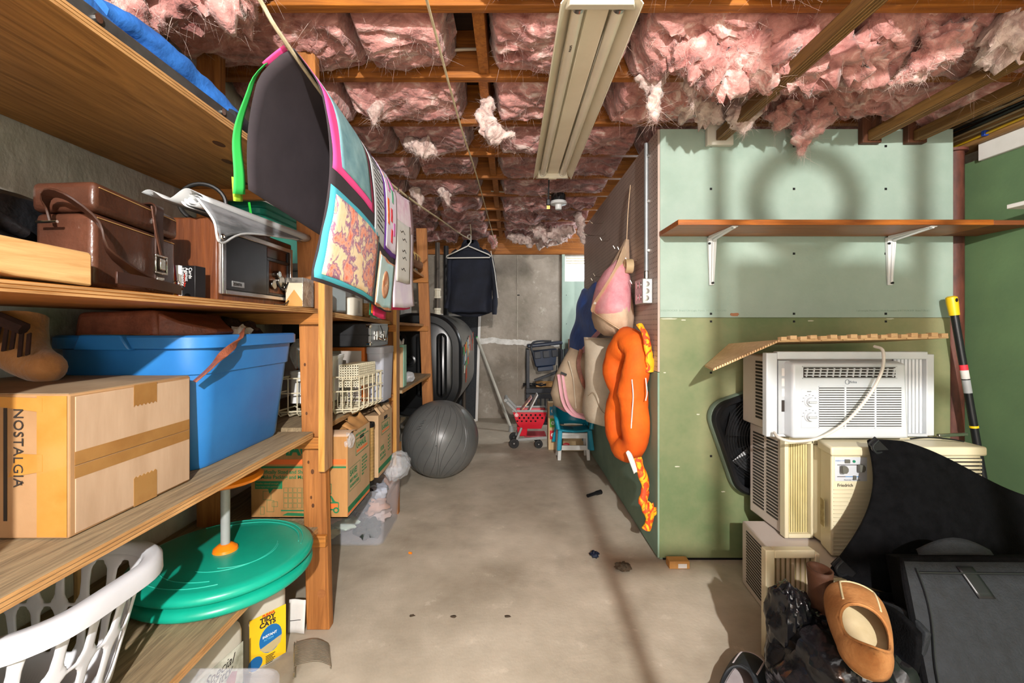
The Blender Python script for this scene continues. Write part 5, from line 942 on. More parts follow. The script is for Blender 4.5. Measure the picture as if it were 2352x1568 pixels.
for k in range(16): MB().tube([onball(-.52 + .028 * (k % 4) + .03 * (k // 4), .42 + .075 * (k // 4) + .012 * (k % 4)) + V((0, -.001, 0)), onball(-.51 + .028 * (k % 4) + .03 * (k // 4), .425 + .075 * (k // 4) + .012 * (k % 4)) + V((0, -.001, 0))], .004, 6).build('embossed_dot', 'ball_line', eb)
MB().tube([onball(.05 + .02 * math.cos(t), .05 + .02 * math.sin(t)) for t in np.linspace(0, 2 * PI, 16)[:-1]], .002, 5, loop=True).build('valve', 'ball_line', eb)

# ------------------------------------------------ far end: cart, tool stand, block tower, chairs
mat('cart_red', '#c4182a', '#d32438', rough=.3, scale=3); mat('cart_grey', '#8f918f', '#9b9d9b', rough=.4, scale=5); mat('tyre', '#131314', rough=.5)
tc_ = thing('toy_cart', 'red and grey toy shopping cart with black wheels near the back wall', 'toy cart', (.17, 4.15, 0))
cy0, cy1 = 4.10, 4.32
def cq(x, y, z): return V((x, y, z))
def basket_ring(z, k): 
    x0, x1 = lerp(.095, .025, k), lerp(.285, .335, k); return [V((x0, cy0 + .015 - .015 * k, z)), V((x1, cy0 + .015 - .015 * k, z)), V((x1, cy1 - .015 + .015 * k, z)), V((x0, cy1 - .015 + .015 * k, z))]
ob_ = MB().loft([basket_ring(.175, 0), basket_ring(.24, .55), basket_ring(.335, 1)], cap=False).build('basket', 'cart_red', tc_, solid=.006, bevel=.008)
MB().add(basket_ring(.178, 0), [(0, 1, 2, 3)]).build('basket_floor', 'cart_red', tc_, solid=.005)
MB().hexa([(.075, cy0 + .03, .10), (.155, cy0 + .03, .10), (.155, cy1 - .03, .10), (.075, cy1 - .03, .10)], [(.06, cy0 + .012, .19), (.16, cy0 + .012, .19), (.16, cy1 - .012, .19), (.06, cy1 - .012, .19)]).build('basket_stem', 'cart_red', tc_, .008)
for i in range(17):
    r_, c_ = divmod(i, 6); x = .075 + .042 * c_ + .02 * (r_ % 2) - .01; z = .305 - .028 * r_
    k = (z - .175) / .16; y = cy0 + .015 - .015 * k - .0042
    if .06 < x < .325: decal(circ(0, 0, .0095, 8), (x, y, z), (1, 0, 0), (0, .09, 1), 'black_hole', ob_, 'drain_hole')
decal(circ(0, 0, .016, 20), (.058, cy0 - .0052, .305), (1, 0, 0), (0, .09, 1), 'ink_white', ob_, 'ring_emblem'); decal(circ(0, 0, .0115, 20), (.058, cy0 - .0062, .305), (1, 0, 0), (0, .09, 1), 'cart_red', ob_, 'ring_emblem'); decal(circ(0, 0, .006, 14), (.058, cy0 - .0072, .305), (1, 0, 0), (0, .09, 1), 'ink_white', ob_, 'ring_emblem')
rr_ = basket_ring(.34, 1); MB().tube(rr_, .011, 8, loop=True).build('basket_rim', 'cart_grey', tc_)
for y in (cy0 + .005, cy1 - .005): 
    MB().bar((.062, y, .33), (-.035, y, .43), .022, .05, (0, 1, 0)).build('handle_arm', 'cart_grey', tc_, .006)
    MB().bar((.05, y + .0, .075), (.34, y + .0, .095), .02, .026).build('base_rail', 'cart_grey', tc_, .005)
    MB().bar((.105, y, .19), (.06, y, .08), .02, .05, (0, 1, 0)).build('leg_bracket', 'cart_grey', tc_, .005)
MB().tube([(-.042, cy0 - .006, .44), (-.042, cy1 + .006, .44)], .016, 12).build('handle_bar', 'cart_grey', tc_)
bx('lower_tray', mat('tray_red', '#8a2a30', '#a2444a', rough=.4, scale=9).name, tc_, .13, .335, cy0 + .01, cy1 - .01, .095, .11, .004)
for x, r_ in ((.035, .045), (.262, .038)):
    for y in (cy0 - .018, cy1 - .004):
        MB().tube([(x, y, r_ + .001), (x, y + .022, r_ + .001)], r_, 24).build('wheel', 'tyre', tc_, .004); MB().tube([(x, y - .002, r_ + .001), (x, y + .001, r_ + .001)], r_ * .62, 20).build('wheel_hub', 'screw_black', tc_, .002); MB().tube([(x, y - .004, r_ + .001), (x, y, r_ + .001)], r_ * .15, 12).build('axle_cap', 'steel', tc_)
for i, (a, b, m_, lab) in enumerate((((.10, .33), (.20, .46), 'paint_mixed', 'colourful thin book leaning in the toy cart basket'), ((.17, .32), (.255, .485), 'paper_white', 'white edged book leaning highest in the toy cart basket'))):
    MB().bar((a[0], 4.2, a[1]), (b[0], 4.2, b[1]), .012, .15, (0, 1, 0)).build('picture_book', m_, bevel=.002, label=lab, cat='book')
bp_ = thing('broom_pole', 'grey plastic pole leaning on the back wall behind the toy cart', 'pole', (.02, 5.0, 0))
MB().tube([(.01, 4.75, .03), (-.395, 5.29, .985)], .0165, 14).build('pole_shaft', mat('pole_pale', '#a9a79c', '#b8b6ab', rough=.45, scale=5).name, bp_); MB().tube([(-.392, 5.286, .978), (-.40, 5.297, .997)], .013, 12).build('pole_tip', 'paper_green', bp_)
MB().lathe([(.03, 0), (.026, .02), (.02, .06)], (.01, 4.75, 0), 16).build('pole_foot', 'cart_grey', bp_)
mat('stand_black', '#17181b', '#222329', rough=.5, scale=8); mat('tool_navy', '#151d2c', '#1d2a40', rough=.4, scale=4)
ts = thing('tool_stand', 'black open shelf stand against the back wall left of the drywall panel', 'stand', (.38, 5.2, 0))
for x in (.185, .575):
    for y in (5.08, 5.32): bx('leg', 'stand_black', ts, x, x + .035, y, y + .035, 0, .86, .003)
bx('shelf', 'stand_black', ts, .18, .615, 5.07, 5.36, .36, .415, .004); bx('front_rail', 'stand_black', ts, .18, .615, 5.06, 5.075, .30, .352, .003)
for i in range(7): bx('lower_slat', 'stand_black', ts, .24 + .05 * i, .258 + .05 * i, 5.09, 5.10, .03, .31, .001)
bx('lower_shelf', 'stand_black', ts, .18, .615, 5.07, 5.36, .0, .03, .003)
td = thing('tool_case', 'dark navy plastic tool caddy hung tilted at the top of the black stand', 'tool case', (.42, 5.2, .7))
M = MX.Translation((.40, 5.19, .765)) @ MX.Rotation(math.radians(-6), 4, 'Y')
mb = MB(); mb.M = M; mb.hexa([(-.12, -.09, -.10), (.11, -.09, -.10), (.11, .07, -.10), (-.12, .07, -.10)], [(-.15, -.10, .09), (.15, -.10, .09), (.15, .08, .09), (-.15, .08, .09)]).build('case_body', 'tool_navy', td, .012)
mb = MB(); mb.M = M; mb.box(-.19, .215, -.12, .12, .132, .17).build('case_lid', 'tool_navy', td, .012)
for a in (-.12, -.02, .08): mb = MB(); mb.M = M; mb.box(a, a + .07, -.128, -.115, .0, .08).build('clip', 'stand_black', td, .004)
mb = MB(); mb.M = M; mb.box(-.10, .08, -.11, .08, -.15, -.10).build('case_foot', 'tool_navy', td, .006)
mb = MB(); mb.M = M; mb.tube(bez([(-.13, -.12, .06), (-.15, -.13, .12), (-.12, -.10, .185), (-.02, .0, .19), (.1, .0, .175)], 20), .012, 8).build('case_handle', 'stand_black', td)
MB().bar((.28, 5.12, .5), (.595, 5.12, .62), .03, .03).build('brace_bar', 'stand_black', ts, .003)
MB().tube(bez([(.53, 5.05, .68), (.52, 5.03, .55), (.535, 5.04, .47), (.5, 5.08, .43)], 16), .006, 6).build('tool_cord', 'screw_black', td)
bx('wooden_tray', mat('tray_wood', '#a8763c', '#c08e50', rough=.6, scale=8).name, None, .30, .555, 5.16, 5.33, .418, .468, .004, label='small pale wooden tray on the black stand shelf', cat='tray')
cbx_ = MB()
for k in range(4): cbx_.tube(bez([(.22 + .07 * math.cos(a * 1.7 + k) + .12 * (k % 2), 5.13 + .03 * math.sin(a + k), .43 + .035 * abs(math.sin(a * 2.3 + k))) for a in np.linspace(0, 6, 12)], 40), .005, 5)
cbx_.build('cord_tangle', 'screw_black', label='tangle of black cords on the stand shelf', cat='cords', kind='stuff')
bx('grey_board', 'stand_black', None, .635, .68, 5.2, 5.26, .002, .86, .004, label='narrow dark board upright between the black stand and the drywall panel', cat='board')
bx('hardboard_sheet', mat('hardboard', '#5c4034', '#6e4d3e', rough=.7, scale=6).name, None, .70, 1.1, 5.36, 5.375, .002, .97, .002, label='brown hardboard sheet leaning below the window panel', cat='board')
bt_ = thing('block_tower', 'pale wooden alphabet tower with blue, green and red A B C panels', 'toy', (.39, 4.1, 0)); wood('birch', '#b79b70', '#cfb48a', 'z', rough=.5)
bx('tower_body', 'birch', bt_, .345, .46, 4.03, 4.15, .001, .425, .004)
for i, (ch, c_) in enumerate((('A', '#1d87b0'), ('B', '#5d9a2e'), ('C', '#cc2430'))):
    z = .315 - .108 * i; m_ = mat('tower_%s' % ch, c_, rough=.45).name
    decal([(0, 0), (.055, 0), (.07, .04), (.055, .08), (0, .08)], (.358, 4.0297, z), (1, 0, 0), (0, 0, 1), m_, bt_, 'colour_panel', .0015); decal(circ(0, 0, .017), (.386, 4.0281, z + .04), (1, 0, 0), (0, 0, 1), 'ink_white', bt_, 'letter_disc'); text(ch, (.3785, 4.0272, z + .031), (1, 0, 0), (0, 0, 1), .026, m_, bt_, bold=.001)
mat('chair_teal', '#107f98', '#1690ab', rough=.35, scale=3); mat('stool_white', '#c9c9c5', '#d6d6d2', rough=.4, scale=4)
st = thing('step_stool', 'small white childrens stool under the teal chair', 'stool', (.54, 3.8, 0))
for x in (.41, .655):
    for y in (3.724, 3.868): MB().hexa([(x - .014, y - .012, .001), (x + .014, y - .012, .001), (x + .014, y + .012, .001), (x - .014, y + .012, .001)], [(x - .014 + (.012 if x < .5 else -.012), y - .012, .21), (x + .014 + (.012 if x < .5 else -.012), y - .012, .21), (x + .014, y + .012, .21), (x - .014, y + .012, .21)]).build('leg', 'stool_white', st, .004)
bx('stool_top', 'stool_white', st, .40, .665, 3.712, 3.884, .205, .232, .006); bx('front_apron', 'stool_white', st, .42, .65, 3.715, 3.725, .185, .21, .002); bx('stretcher', 'stool_white', st, .42, .645, 3.717, 3.73, .085, .125, .003)
kc = thing('kids_chair', 'teal plastic childrens chair stacked on the white stool', 'chair', (.53, 3.85, .24))
mb = MB().grid(lambda u, v: V((lerp(.40, .67, u), lerp(3.67, 3.90, v), .272 - .012 * math.sin(PI * u) - .012 * v)), 10, 8); mb.build('seat', 'chair_teal', kc, solid=.014, off=-1)
for v in (.25, .4, .55): MB().box(.45, .53, 3.67 + .23 * v - .003, 3.67 + .23 * v + .003, .264, .2655).build('seat_slot', 'black_hole', kc, smooth=0)
for x0, x1 in ((.395, .43), (.64, .675)):
    MB().hexa([(x0 - (.012 if x0 < .5 else -.02), 3.65, .10), (x1 - (.012 if x0 < .5 else -.02), 3.65, .10), (x1, 3.69, .10), (x0, 3.69, .10)], [(x0, 3.66, .266), (x1, 3.66, .266), (x1, 3.70, .266), (x0, 3.70, .266)]).build('front_leg', 'chair_teal', kc, .006)
    MB().hexa([(x0 - (.03 if x0 < .5 else -.03), 3.93, .10), (x1 - (.03 if x0 < .5 else -.03), 3.93, .10), (x1, 3.97, .10), (x0, 3.97, .10)], [(x0, 3.89, .266), (x1, 3.89, .266), (x1, 3.93, .266), (x0, 3.93, .266)]).build('rear_leg', 'chair_teal', kc, .006)
mb = MB().grid(lambda u, v: V((.535 + .155 * math.sin((u - .5) * 2.4) * (1.0 + .03 * v), 3.955 - .12 * (1 - math.cos((u - .5) * 2.4)) * 1.2 + .03 * v, .26 + .27 * v * (1 - .35 * abs(u - .5) * 2))), 20, 8); mb.build('backrest', 'chair_teal', kc, solid=.014)
for s_ in (-1, 1): MB().tube(bez([(.535 + s_ * .145, 3.88, .43), (.535 + s_ * .16, 3.78, .40), (.535 + s_ * .15, 3.70, .35), (.535 + s_ * .135, 3.68, .27)], 16), .018, 10).build('armrest', 'chair_teal', kc)
cb_ = thing('cream_box', 'cream box with red oval emblem on the floor behind the white stool', 'box', (.56, 4.1, 0))
bx('carton', 'birch', cb_, .475, .69, 4.0, 4.13, .001, .21, .003); decal(circ(0, 0, .03, 20, .015), (.505, 3.9995, .06), (1, 0, 0), (0, 0, 1), 'paint_red', cb_, 'oval_emblem'); text('Melissa', (.485, 3.9985, .056), (1, 0, 0), (0, 0, 1), .011, 'ink_white', cb_)

# ------------------------------------------------ facing wall: shelf, brackets, ceiling rods
wood('cherry', '#7a3d12', '#b0651f', 'x', rough=.4, dist=1.5); mat('bracket_white', '#d5d8d8', rough=.4)
ws_ = thing('wall_shelf', 'long orange-brown shelf board on two white brackets across the green wall', 'shelf', (1.4, 2.0, 1.55))
bx('shelf_board', 'cherry', ws_, .713, 2.055, 1.886, 2.126, 1.552, 1.575, .002); bx('end_board', wood('cherry_dark', '#5d3016', '#83481f', 'x').name, ws_, 2.058, 2.232, 1.89, 2.126, 1.553, 1.574, .002)
for x in (.962, 1.815):
    b = MB(); 
    b.hexa([(x - .014, 1.90, 1.548), (x + .014, 1.90, 1.548), (x + .02, 2.112, 1.535), (x - .02, 2.112, 1.535)], [(x - .014, 1.90, 1.552), (x + .014, 1.90, 1.552), (x + .02, 2.112, 1.552), (x - .02, 2.112, 1.552)])
    br = b.build('bracket', 'bracket_white', ws_, .002); BASE[br.name] = BASE[ws_.name]
    MB().hexa([(x - .011, 2.118, 1.318), (x + .011, 2.118, 1.318), (x + .011, 2.128, 1.318), (x - .011, 2.128, 1.318)], [(x - .021, 2.108, 1.545), (x + .021, 2.108, 1.545), (x + .021, 2.128, 1.545), (x - .021, 2.128, 1.545)]).build('bracket_upright', 'bracket_white', br, .002)
    MB().tube([(x, 1.905, 1.5475), (x, 2.10, 1.53)], .006, 8).build('bracket_rib', 'bracket_white', br); MB().tube([(x, 2.113, 1.33), (x, 2.105, 1.52)], .006, 8).build('bracket_rib', 'bracket_white', br)
    for z in (1.328, 1.515): MB().tube([(x - (.0 if z < 1.4 else .016), 2.112, z), (x - (.0 if z < 1.4 else .016), 2.105, z)], .0055, 10).build('screw', 'screw_black', br)
    MB().tube([(x, 1.915, 1.549), (x, 1.915, 1.5435)], .006, 10).build('screw', 'screw_black', br)
MB().blob((.80, 2.03, 1.583), (.022, .016, .01), 14, 8, .3, 9, 2).build('black_pebble', 'screw_black', label='small black lump lying on the left end of the wall shelf', cat='pebble')
wood('rod_wood', '#4e3312', '#7c5a2c', 'y', rough=.6); mat('block_white', '#c9c4b8', rough=.5)
for i, (x, y0, lab) in enumerate(((.995, -.9, 'long grooved wooden rod on a white bracket, leftmost of the three above the shelf'), (1.71, -.9, 'middle of the three grooved wooden rods under the joists'), (1.925, -.9, 'rightmost of the three grooved wooden rods, next to the cables'))):
    r_ = thing('hanging_rod', lab, 'rod', (x, 1, 1.99), 'wooden rods under the ceiling')
    bx('rod_body', 'rod_wood', r_, x - .024, x + .024, y0, 2.095, 1.998, 2.045, .003)
    for k in range(4): MB().box(x - .018 + .011 * k, x - .015 + .011 * k, y0 + .01, 2.09, 1.9965, 1.999).build('groove', 'old_beam', r_, smooth=0)
    if i == 0: bx('end_block', 'block_white', r_, x - .062, x + .062, 2.10, 2.127, 1.98, 2.085, .003)
    else: bx('end_block', 'dark_block' if i == 2 else wood('dark_block', '#3d1f10', '#5d341b', 'z').name, r_, x - .045, x + .045, 2.097, 2.127, 1.99, 2.135, .003)
bx('side_shelf', 'white_paint', None, 2.045, 2.238, 1.2, 1.83, 1.604, 1.622, .002, label='short white shelf at the right edge on the green right wall', cat='shelf')

# ------------------------------------------------ hung on the pegboard side
cj = thing('conduit', 'grey electrical conduit with square metal box on the pegboard', 'conduit', (.70, 2.27, 1.3))
MB().tube([(.695, 2.268, 1.372), (.695, 2.268, 2.055)], .011, 14).build('pipe', 'pipe_grey', cj)
for z in (1.50, 1.75, 1.98): bx('pipe_strap', 'steel', cj, .694, .708, 2.25, 2.29, z, z + .014, .001)
MB().lathe([(.015, 1.36), (.015, 1.40), (.012, 1.404)], (.695, 2.268, 0), 14).build('connector', 'steel', cj)
bx('junction_box', mat('galvanised', '#9c9e9c', '#b3b5b3', rough=.4, metal=.7, scale=20).name, cj, .655, .706, 2.20, 2.335, 1.235, 1.36, .004)
for y in (2.24, 2.295):
    for z in (1.268, 1.33): g_ = MB(); g_.M = MX.Translation((.6552, y, z)) @ MX.Rotation(-PI / 2, 4, 'Y'); g_.lathe([(.016, 0), (.016, .002), (.008, .0035)], n=16).build('knockout', 'steel', cj)
for i in range(3): g_ = MB(); g_.M = MX.Translation((.675 + .001 * i, 2.1995, 1.262 + .035 * i)) @ MX.Rotation(PI / 2, 4, 'X'); g_.lathe([(.013, 0), (.013, .002), (.006, .003)], n=16).build('knockout', 'steel', cj)
k_ = 0
for y, z, l in ((3.35, 1.90, .10), (3.3, 1.80, .16), (3.15, 1.73, .06), (2.75, 1.60, .06), (2.68, 1.58, .05), (3.35, 1.50, .07), (2.46, 1.48, .06), (2.40, 1.35, .05), (3.5, 1.48, .06)):
    k_ += 1; MB().tube(bez([(.712, y, z + .012), (.70, y, z + .012), (.695, y, z), (.695 - l * .7, y - .01, z - .004), (.695 - l, y - .01, z + .02)], 14), .0024, 6).build('peg_hook', 'chrome', label=['highest metal peg hook at the far end of the pegboard', 'long metal peg hook below the highest one', 'short peg hook under the long one', 'peg hook left of the beige net bag strap', 'peg hook beside the beige net bag top', 'low far peg hook above the blue tarp', 'peg hook carrying the tape roll', 'peg hook right of the beige net bag', 'farthest low peg hook above the blue tarp'][k_ - 1], cat='hook', group='metal hooks on the pegboard')
MB().loft([[V((.655 + .0 * a, 2.46 + r_ * math.cos(t), 1.455 + r_ * math.sin(t))) + V((dx, 0, 0)) for t in np.linspace(0, 2 * PI, 28)[:-1]] for dx, r_ in ((-.02, .022), (.02, .022), (.02, .04), (-.02, .04))], loop=True).build('tape_roll', mat('tape_beige', '#a98f6a', '#bba27c', rough=.6, scale=6).name, label='beige roll of tape hung on a pegboard hook', cat='tape roll')
mat('net_beige', '#b79a80', '#cab096', rough=.8, scale=9, bump=.3, bscale=160); mat('tulle_pink', '#cc7a84', '#e0a9ae', rough=.8, scale=11, lo=.3, hi=.7, bump=.3, bscale=120); mat('strap_beige', '#bfa080', '#ccb090', rough=.75, scale=12)
nbg = thing('net_bag', 'beige net bag stuffed with pink tulle hanging by its strap from the pegboard', 'bag', (.6, 2.58, 1.06))
def netring(z, cx, cy, rx, ry, sd=0): return [V((cx + rx * math.cos(a) * (1 + .14 * NZ.noise(V((math.cos(a) * 2, math.sin(a) * 2, z * 6 + sd)))), cy + ry * math.sin(a) * (1 + .14 * NZ.noise(V((math.cos(a) * 2, math.sin(a) * 2, z * 6 + sd)))), z + .012 * NZ.noise(V((a * 1.3, z * 9, sd))))) for a in np.linspace(0, 2 * PI, 33)[:-1]]
prof = [(1.63, .688, 2.62, .012, .02), (1.56, .67, 2.62, .03, .045), (1.48, .645, 2.61, .05, .09), (1.40, .62, 2.60, .075, .13), (1.32, .60, 2.59, .095, .165), (1.24, .59, 2.58, .108, .18), (1.17, .59, 2.57, .112, .18), (1.11, .60, 2.57, .10, .16), (1.075, .61, 2.57, .06, .10), (1.07, .61, 2.57, .01, .02)]
MB().loft([netring(*p_) for p_ in prof]).build('bag_body', 'net_beige', nbg, smooth=80)
MB().loft([netring(z, x - .008, y - .012, rx * k, ry * k, 4) for (z, x, y, rx, ry), k in zip([(1.50, .645, 2.60, .03, .06), (1.44, .625, 2.59, .065, .11), (1.37, .605, 2.585, .088, .145), (1.30, .59, 2.575, .103, .165), (1.24, .582, 2.57, .11, .172), (1.20, .585, 2.565, .108, .165), (1.16, .60, 2.57, .06, .1)], (1, 1.03, 1.04, 1.03, 1.02, 1.0, .9))]).build('tulle', 'tulle_pink', nbg, smooth=80)
strap_pts([(.70, 2.585, 1.94), (.692, 2.585, 1.86), (.687, 2.60, 1.74), (.686, 2.615, 1.62)], .03, .004, 'strap_beige', nbg, 'hanging_strap', V((.3, 1, 0)))
strap_pts([(.655, 2.53, 1.56), (.59, 2.47, 1.43), (.52, 2.45, 1.32), (.475, 2.47, 1.245), (.48, 2.50, 1.20), (.53, 2.42, 1.15), (.60, 2.385, 1.10)], .05, .004, 'strap_beige', nbg, 'edge_band', V((.6, .7, -.2)))
MB().blob((.468, 2.455, 1.25), .008, 12, 8).build('snap', 'white_plastic', nbg)
mat('canvas_cream', '#bfb19c', '#d2c5b0', rough=.9, scale=6, bump=.3, bscale=90); mat('canvas_pink', '#c98f98', '#d9a3ab', rough=.85, scale=6); mat('canvas_tan', '#a08a72', '#b8a38a', rough=.9, scale=6)
ct_ = thing('canvas_tote', 'open canvas tote with pink trim hanging behind the cream bag', 'bag', (.5, 3.2, .47))
def totering(z, cx, cy, rx, ry, s_=3): return [V((cx + rx * math.cos(a) * (1 + .1 * math.sin(a * s_ + z * 9)), cy + ry * math.sin(a), z + .02 * math.sin(a * 2 + 1))) for a in np.linspace(0, 2 * PI, 29)[:-1]]
MB().loft([totering(z, x, 3.24, rx, ry) for z, x, rx, ry in ((.47, .52, .05, .05), (.485, .52, .12, .10), (.53, .50, .165, .12))], cap=True).build('pink_base', 'canvas_pink', ct_, smooth=80)
MB().loft([totering(z, x, 3.24, rx, ry) for z, x, rx, ry in ((.528, .50, .163, .12), (.62, .49, .18, .125), (.74, .50, .175, .12), (.86, .52, .15, .11), (.95, .55, .12, .09))], cap=False).build('canvas_body', 'canvas_tan', ct_, smooth=80, solid=.004)
for dx in (-.0, .03): MB().tube(bez([(.345 + dx, 3.16, .78), (.37 + dx, 3.12, .60), (.43 + dx, 3.11, .51), (.55, 3.11, .478)], 16), .014, 8, flat=.4).build('pink_edge', 'canvas_pink', ct_)
strap_pts([(.50, 3.15, .93), (.56, 3.10, 1.02), (.63, 3.02, 1.12), (.69, 2.95, 1.25)], .035, .004, 'canvas_pink', ct_, 'pink_strap', V((.5, .5, -.5)))
strap_pts([(.50, 3.12, .96), (.475, 3.09, .86), (.50, 3.085, .75), (.545, 3.09, .66)], .028, .004, 'tan_leather', ct_, 'brown_strap', V((1, 0, .3)))
MB().tube(bez([(.41, 3.12, .88), (.44, 3.108, .76), (.45, 3.105, .64), (.46, 3.105, .55)], 14), .004, 6).build('side_seam', 'canvas_cream', ct_)
decal(rect(0, 0, .045, .016), (.352, 3.125, .79), (1, -.25, -.4), (.2, 0, 1), 'screw_black', ct_, 'sewn_label')
cbn_ = thing('cream_bag', 'cream canvas bag with stitched seams hanging in front of the pink-trimmed tote', 'bag', (.6, 2.95, .48))
def cring(z, cx, cy, w_, d_, sd): 
    return [V((cx + x * (1 + .08 * NZ.noise(V((x * 12, y * 12, z * 7 + sd)))), cy + y, z + .012 * NZ.noise(V((x * 14, z * 5, sd))))) for x, y in rrect(w_, d_, min(w_, d_) * .45, 7)]
MB().loft([cring(z, x, 2.93, w_, d_, 3) for z, x, w_, d_ in ((.475, .63, .12, .12), (.50, .61, .22, .2), (.56, .60, .24, .22), (.64, .60, .235, .22), (.72, .605, .22, .2), (.84, .60, .22, .16), (.96, .605, .225, .10), (1.045, .60, .23, .06))]).build('bag_body', 'canvas_cream', cbn_, smooth=80)
MB().tube(bez([(.495, 2.83, .68), (.53, 2.81, .70), (.57, 2.81, .60), (.62, 2.82, .56), (.69, 2.84, .55)], 20), .0025, 6).build('seam', 'canvas_tan', cbn_); MB().tube([(.49, 2.895, 1.035), (.71, 2.895, 1.045)], .004, 6).build('top_hem', 'canvas_tan', cbn_)
strap_pts([(.66, 2.90, 1.0), (.685, 2.88, 1.12), (.70, 2.80, 1.26)], .035, .004, 'canvas_tan', cbn_, 'strap', V((.2, 1, 0)))
mat('tarp_blue', '#1d52b0', '#2c6bd0', rough=.5, scale=9, bump=.3, bscale=40)
MB().grid(lambda u, v: V((.692 - (.02 + .14 * v) * (.15 + .85 * u) - .01 * math.sin(v * 14 + u * 5), 3.44 + .79 * u, 1.46 - .66 * v + .015 * math.sin(u * 9))), 14, 22).build('blue_tarp', 'tarp_blue', label='blue tarpaulin hanging at the far end of the pegboard wall', cat='tarpaulin', solid=.003, smooth=80)
mat('plush_orange', '#d9540a', '#e86a12', rough=.8, scale=6, bump=.15, bscale=70)
mat('swirl_yellow', '#d8471a', '#f0b31c', rough=.7, scale=14, lo=.47, hi=.52, dist=2.5)
po = thing('plush_loop', 'puffy orange stuffed loop with yellow swirl ribbons hanging at the near end of the pegboard', 'plush toy', (.62, 2.36, .11))
lp_ = [(.63, 2.36, 1.045), (.60, 2.45, .97), (.585, 2.475, .86), (.61, 2.43, .76), (.60, 2.46, .66), (.60, 2.45, .55), (.61, 2.36, .475), (.63, 2.265, .52), (.635, 2.245, .62), (.63, 2.27, .74), (.625, 2.265, .82), (.64, 2.25, .92), (.645, 2.275, 1.01)]
P = bez(lp_ + [lp_[0]], 78)[:-1]; R = [.070 + .005 * math.sin(i * .24 + 1) + .003 * math.sin(i * .7) for i in range(78)]
mb = MB().tube(P, R, 20, loop=True)
for i, q in enumerate(mb.v):
    c_ = P[i // 20]; mb.v[i] = c_ + (q - c_) * (1 + .10 * NZ.noise(q * 14) + .05 * NZ.noise(q * 40)); mb.v[i].x = min(mb.v[i].x, .70)
mb.build('stuffed_loop', 'plush_orange', po, smooth=180)
MB().tube(bez([(.60, 2.19, .86), (.605, 2.185, .78), (.60, 2.185, .70), (.595, 2.185, .62)], 14), .003, 6).build('zip', 'white_plastic', po)
MB().tube(bez([(.66, 2.165, .87), (.665, 2.16, .80), (.66, 2.165, .76)], 10), .003, 6).build('zip', 'white_plastic', po)
cloth_roll([(.645, 2.22, 1.13), (.66, 2.19, 1.09), (.675, 2.18, 1.02), (.69, 2.19, .95), (.69, 2.20, .90)], (.018, .03), 2, 'swirl_yellow', po, 'swirl_ribbon', .4, 12, .6)
cloth_roll([(.63, 2.20, .47), (.645, 2.17, .40), (.655, 2.155, .33), (.645, 2.15, .27), (.665, 2.145, .23), (.675, 2.15, .185), (.66, 2.155, .14)], (.022, .026), 6, 'swirl_yellow', po, 'swirl_tail', .45, 12, .7)
MB().blob((.675, 2.15, .23), (.028, .02, .035), 16, 10, .3, 9, 3).build('tail_knot', 'swirl_yellow', po)
MB().grid(lambda u, v: V((.57 + .03 * u + .035 * v, 2.19 - .02 * v, .50 - .10 * v + .01 * math.sin(u * 4))), 5, 8).build('care_tag', 'paper_white', po, solid=.001)

# ------------------------------------------------ stacked window air conditioners
mat('ac_white', '#b6babe', '#c2c6ca', rough=.35, scale=3); mat('ac_grey', '#a5a9ac', rough=.4); mat('ac_beige', '#bdb294', '#cabfa2', rough=.45, scale=3); mat('ac_cream', '#c9bf9f', '#d4cbae', rough=.4, scale=3); mat('ac_slot', '#2e2a25', rough=.9); mat('accordion_yellow', '#b5a873', '#cdc28e', rough=.5, scale=12, stretch=(3, 3, .5)); mat('ac_pinkish', '#b9ada4', '#c5bab2', rough=.5, scale=3)
a1 = thing('air_conditioner', 'white window air conditioner on top of the stack of three', 'air conditioner', (1.3, 1.85, .686))
KX_ = .022                                                           # the top unit sits a little to the right
AZ = .687
MB().box(1.045, 1.56, 1.775, 2.04, AZ + .004, AZ + .31).build('cabinet', 'ac_pinkish', a1, .006)
for i in range(17): bx('side_slot', 'ac_slot', a1, 1.0435, 1.047, 1.80, 1.93, AZ + .04 + .0148 * i, AZ + .049 + .0148 * i, 0)
fl = MB()
for b in ((.985, 1.028, AZ, AZ + .33), (1.028, 1.62, AZ + .305, AZ + .335), (1.028, 1.62, AZ, AZ + .012), (1.615, 1.645, AZ + .004, AZ + .325)): fl.box(b[0], b[1], 1.745, 1.775, b[2], b[3])
fl.build('mounting_frame', 'ac_white', a1, .003)
for i in range(8): x = 1.50 + .0145 * i; MB().hexa([(x, 1.762, AZ + .012), (x + .0057, 1.758, AZ + .012), (x + .0115, 1.762, AZ + .012), (x + .007, 1.77, AZ + .012)], [(x, 1.762, AZ + .305), (x + .0057, 1.758, AZ + .305), (x + .0115, 1.762, AZ + .305), (x + .007, 1.77, AZ + .305)]).build('accordion_fold', 'ac_white', a1, smooth=0)
bx('fold_gap', 'ac_grey', a1, 1.50, 1.617, 1.764, 1.768, AZ + .012, AZ + .305, 0); bx('label_strip', 'ac_grey', a1, 1.03, 1.075, 1.742, 1.765, AZ + .012, AZ + .30, .001)
for z, h in ((.24, .03), (.2, .03), (.16, .03), (.1, .045)): decal(rect(0, 0, .024, h), (1.042, 1.7415, AZ + z), (1, 0, 0), (0, 0, 1), 'paper_white' if z > .12 else 'ink_dark', a1, 'printed_label')
bz = MB(); bz.hexa([(1.06, 1.70, AZ + .004), (1.505, 1.70, AZ + .004), (1.52, 1.76, AZ + .004), (1.05, 1.76, AZ + .004)], [(1.06, 1.70, AZ + .292), (1.492, 1.70, AZ + .292), (1.505, 1.76, AZ + .30), (1.05, 1.76, AZ + .30)]).build('front_bezel', 'ac_white', a1, .01, seg=3)
fx0 = 1.69985
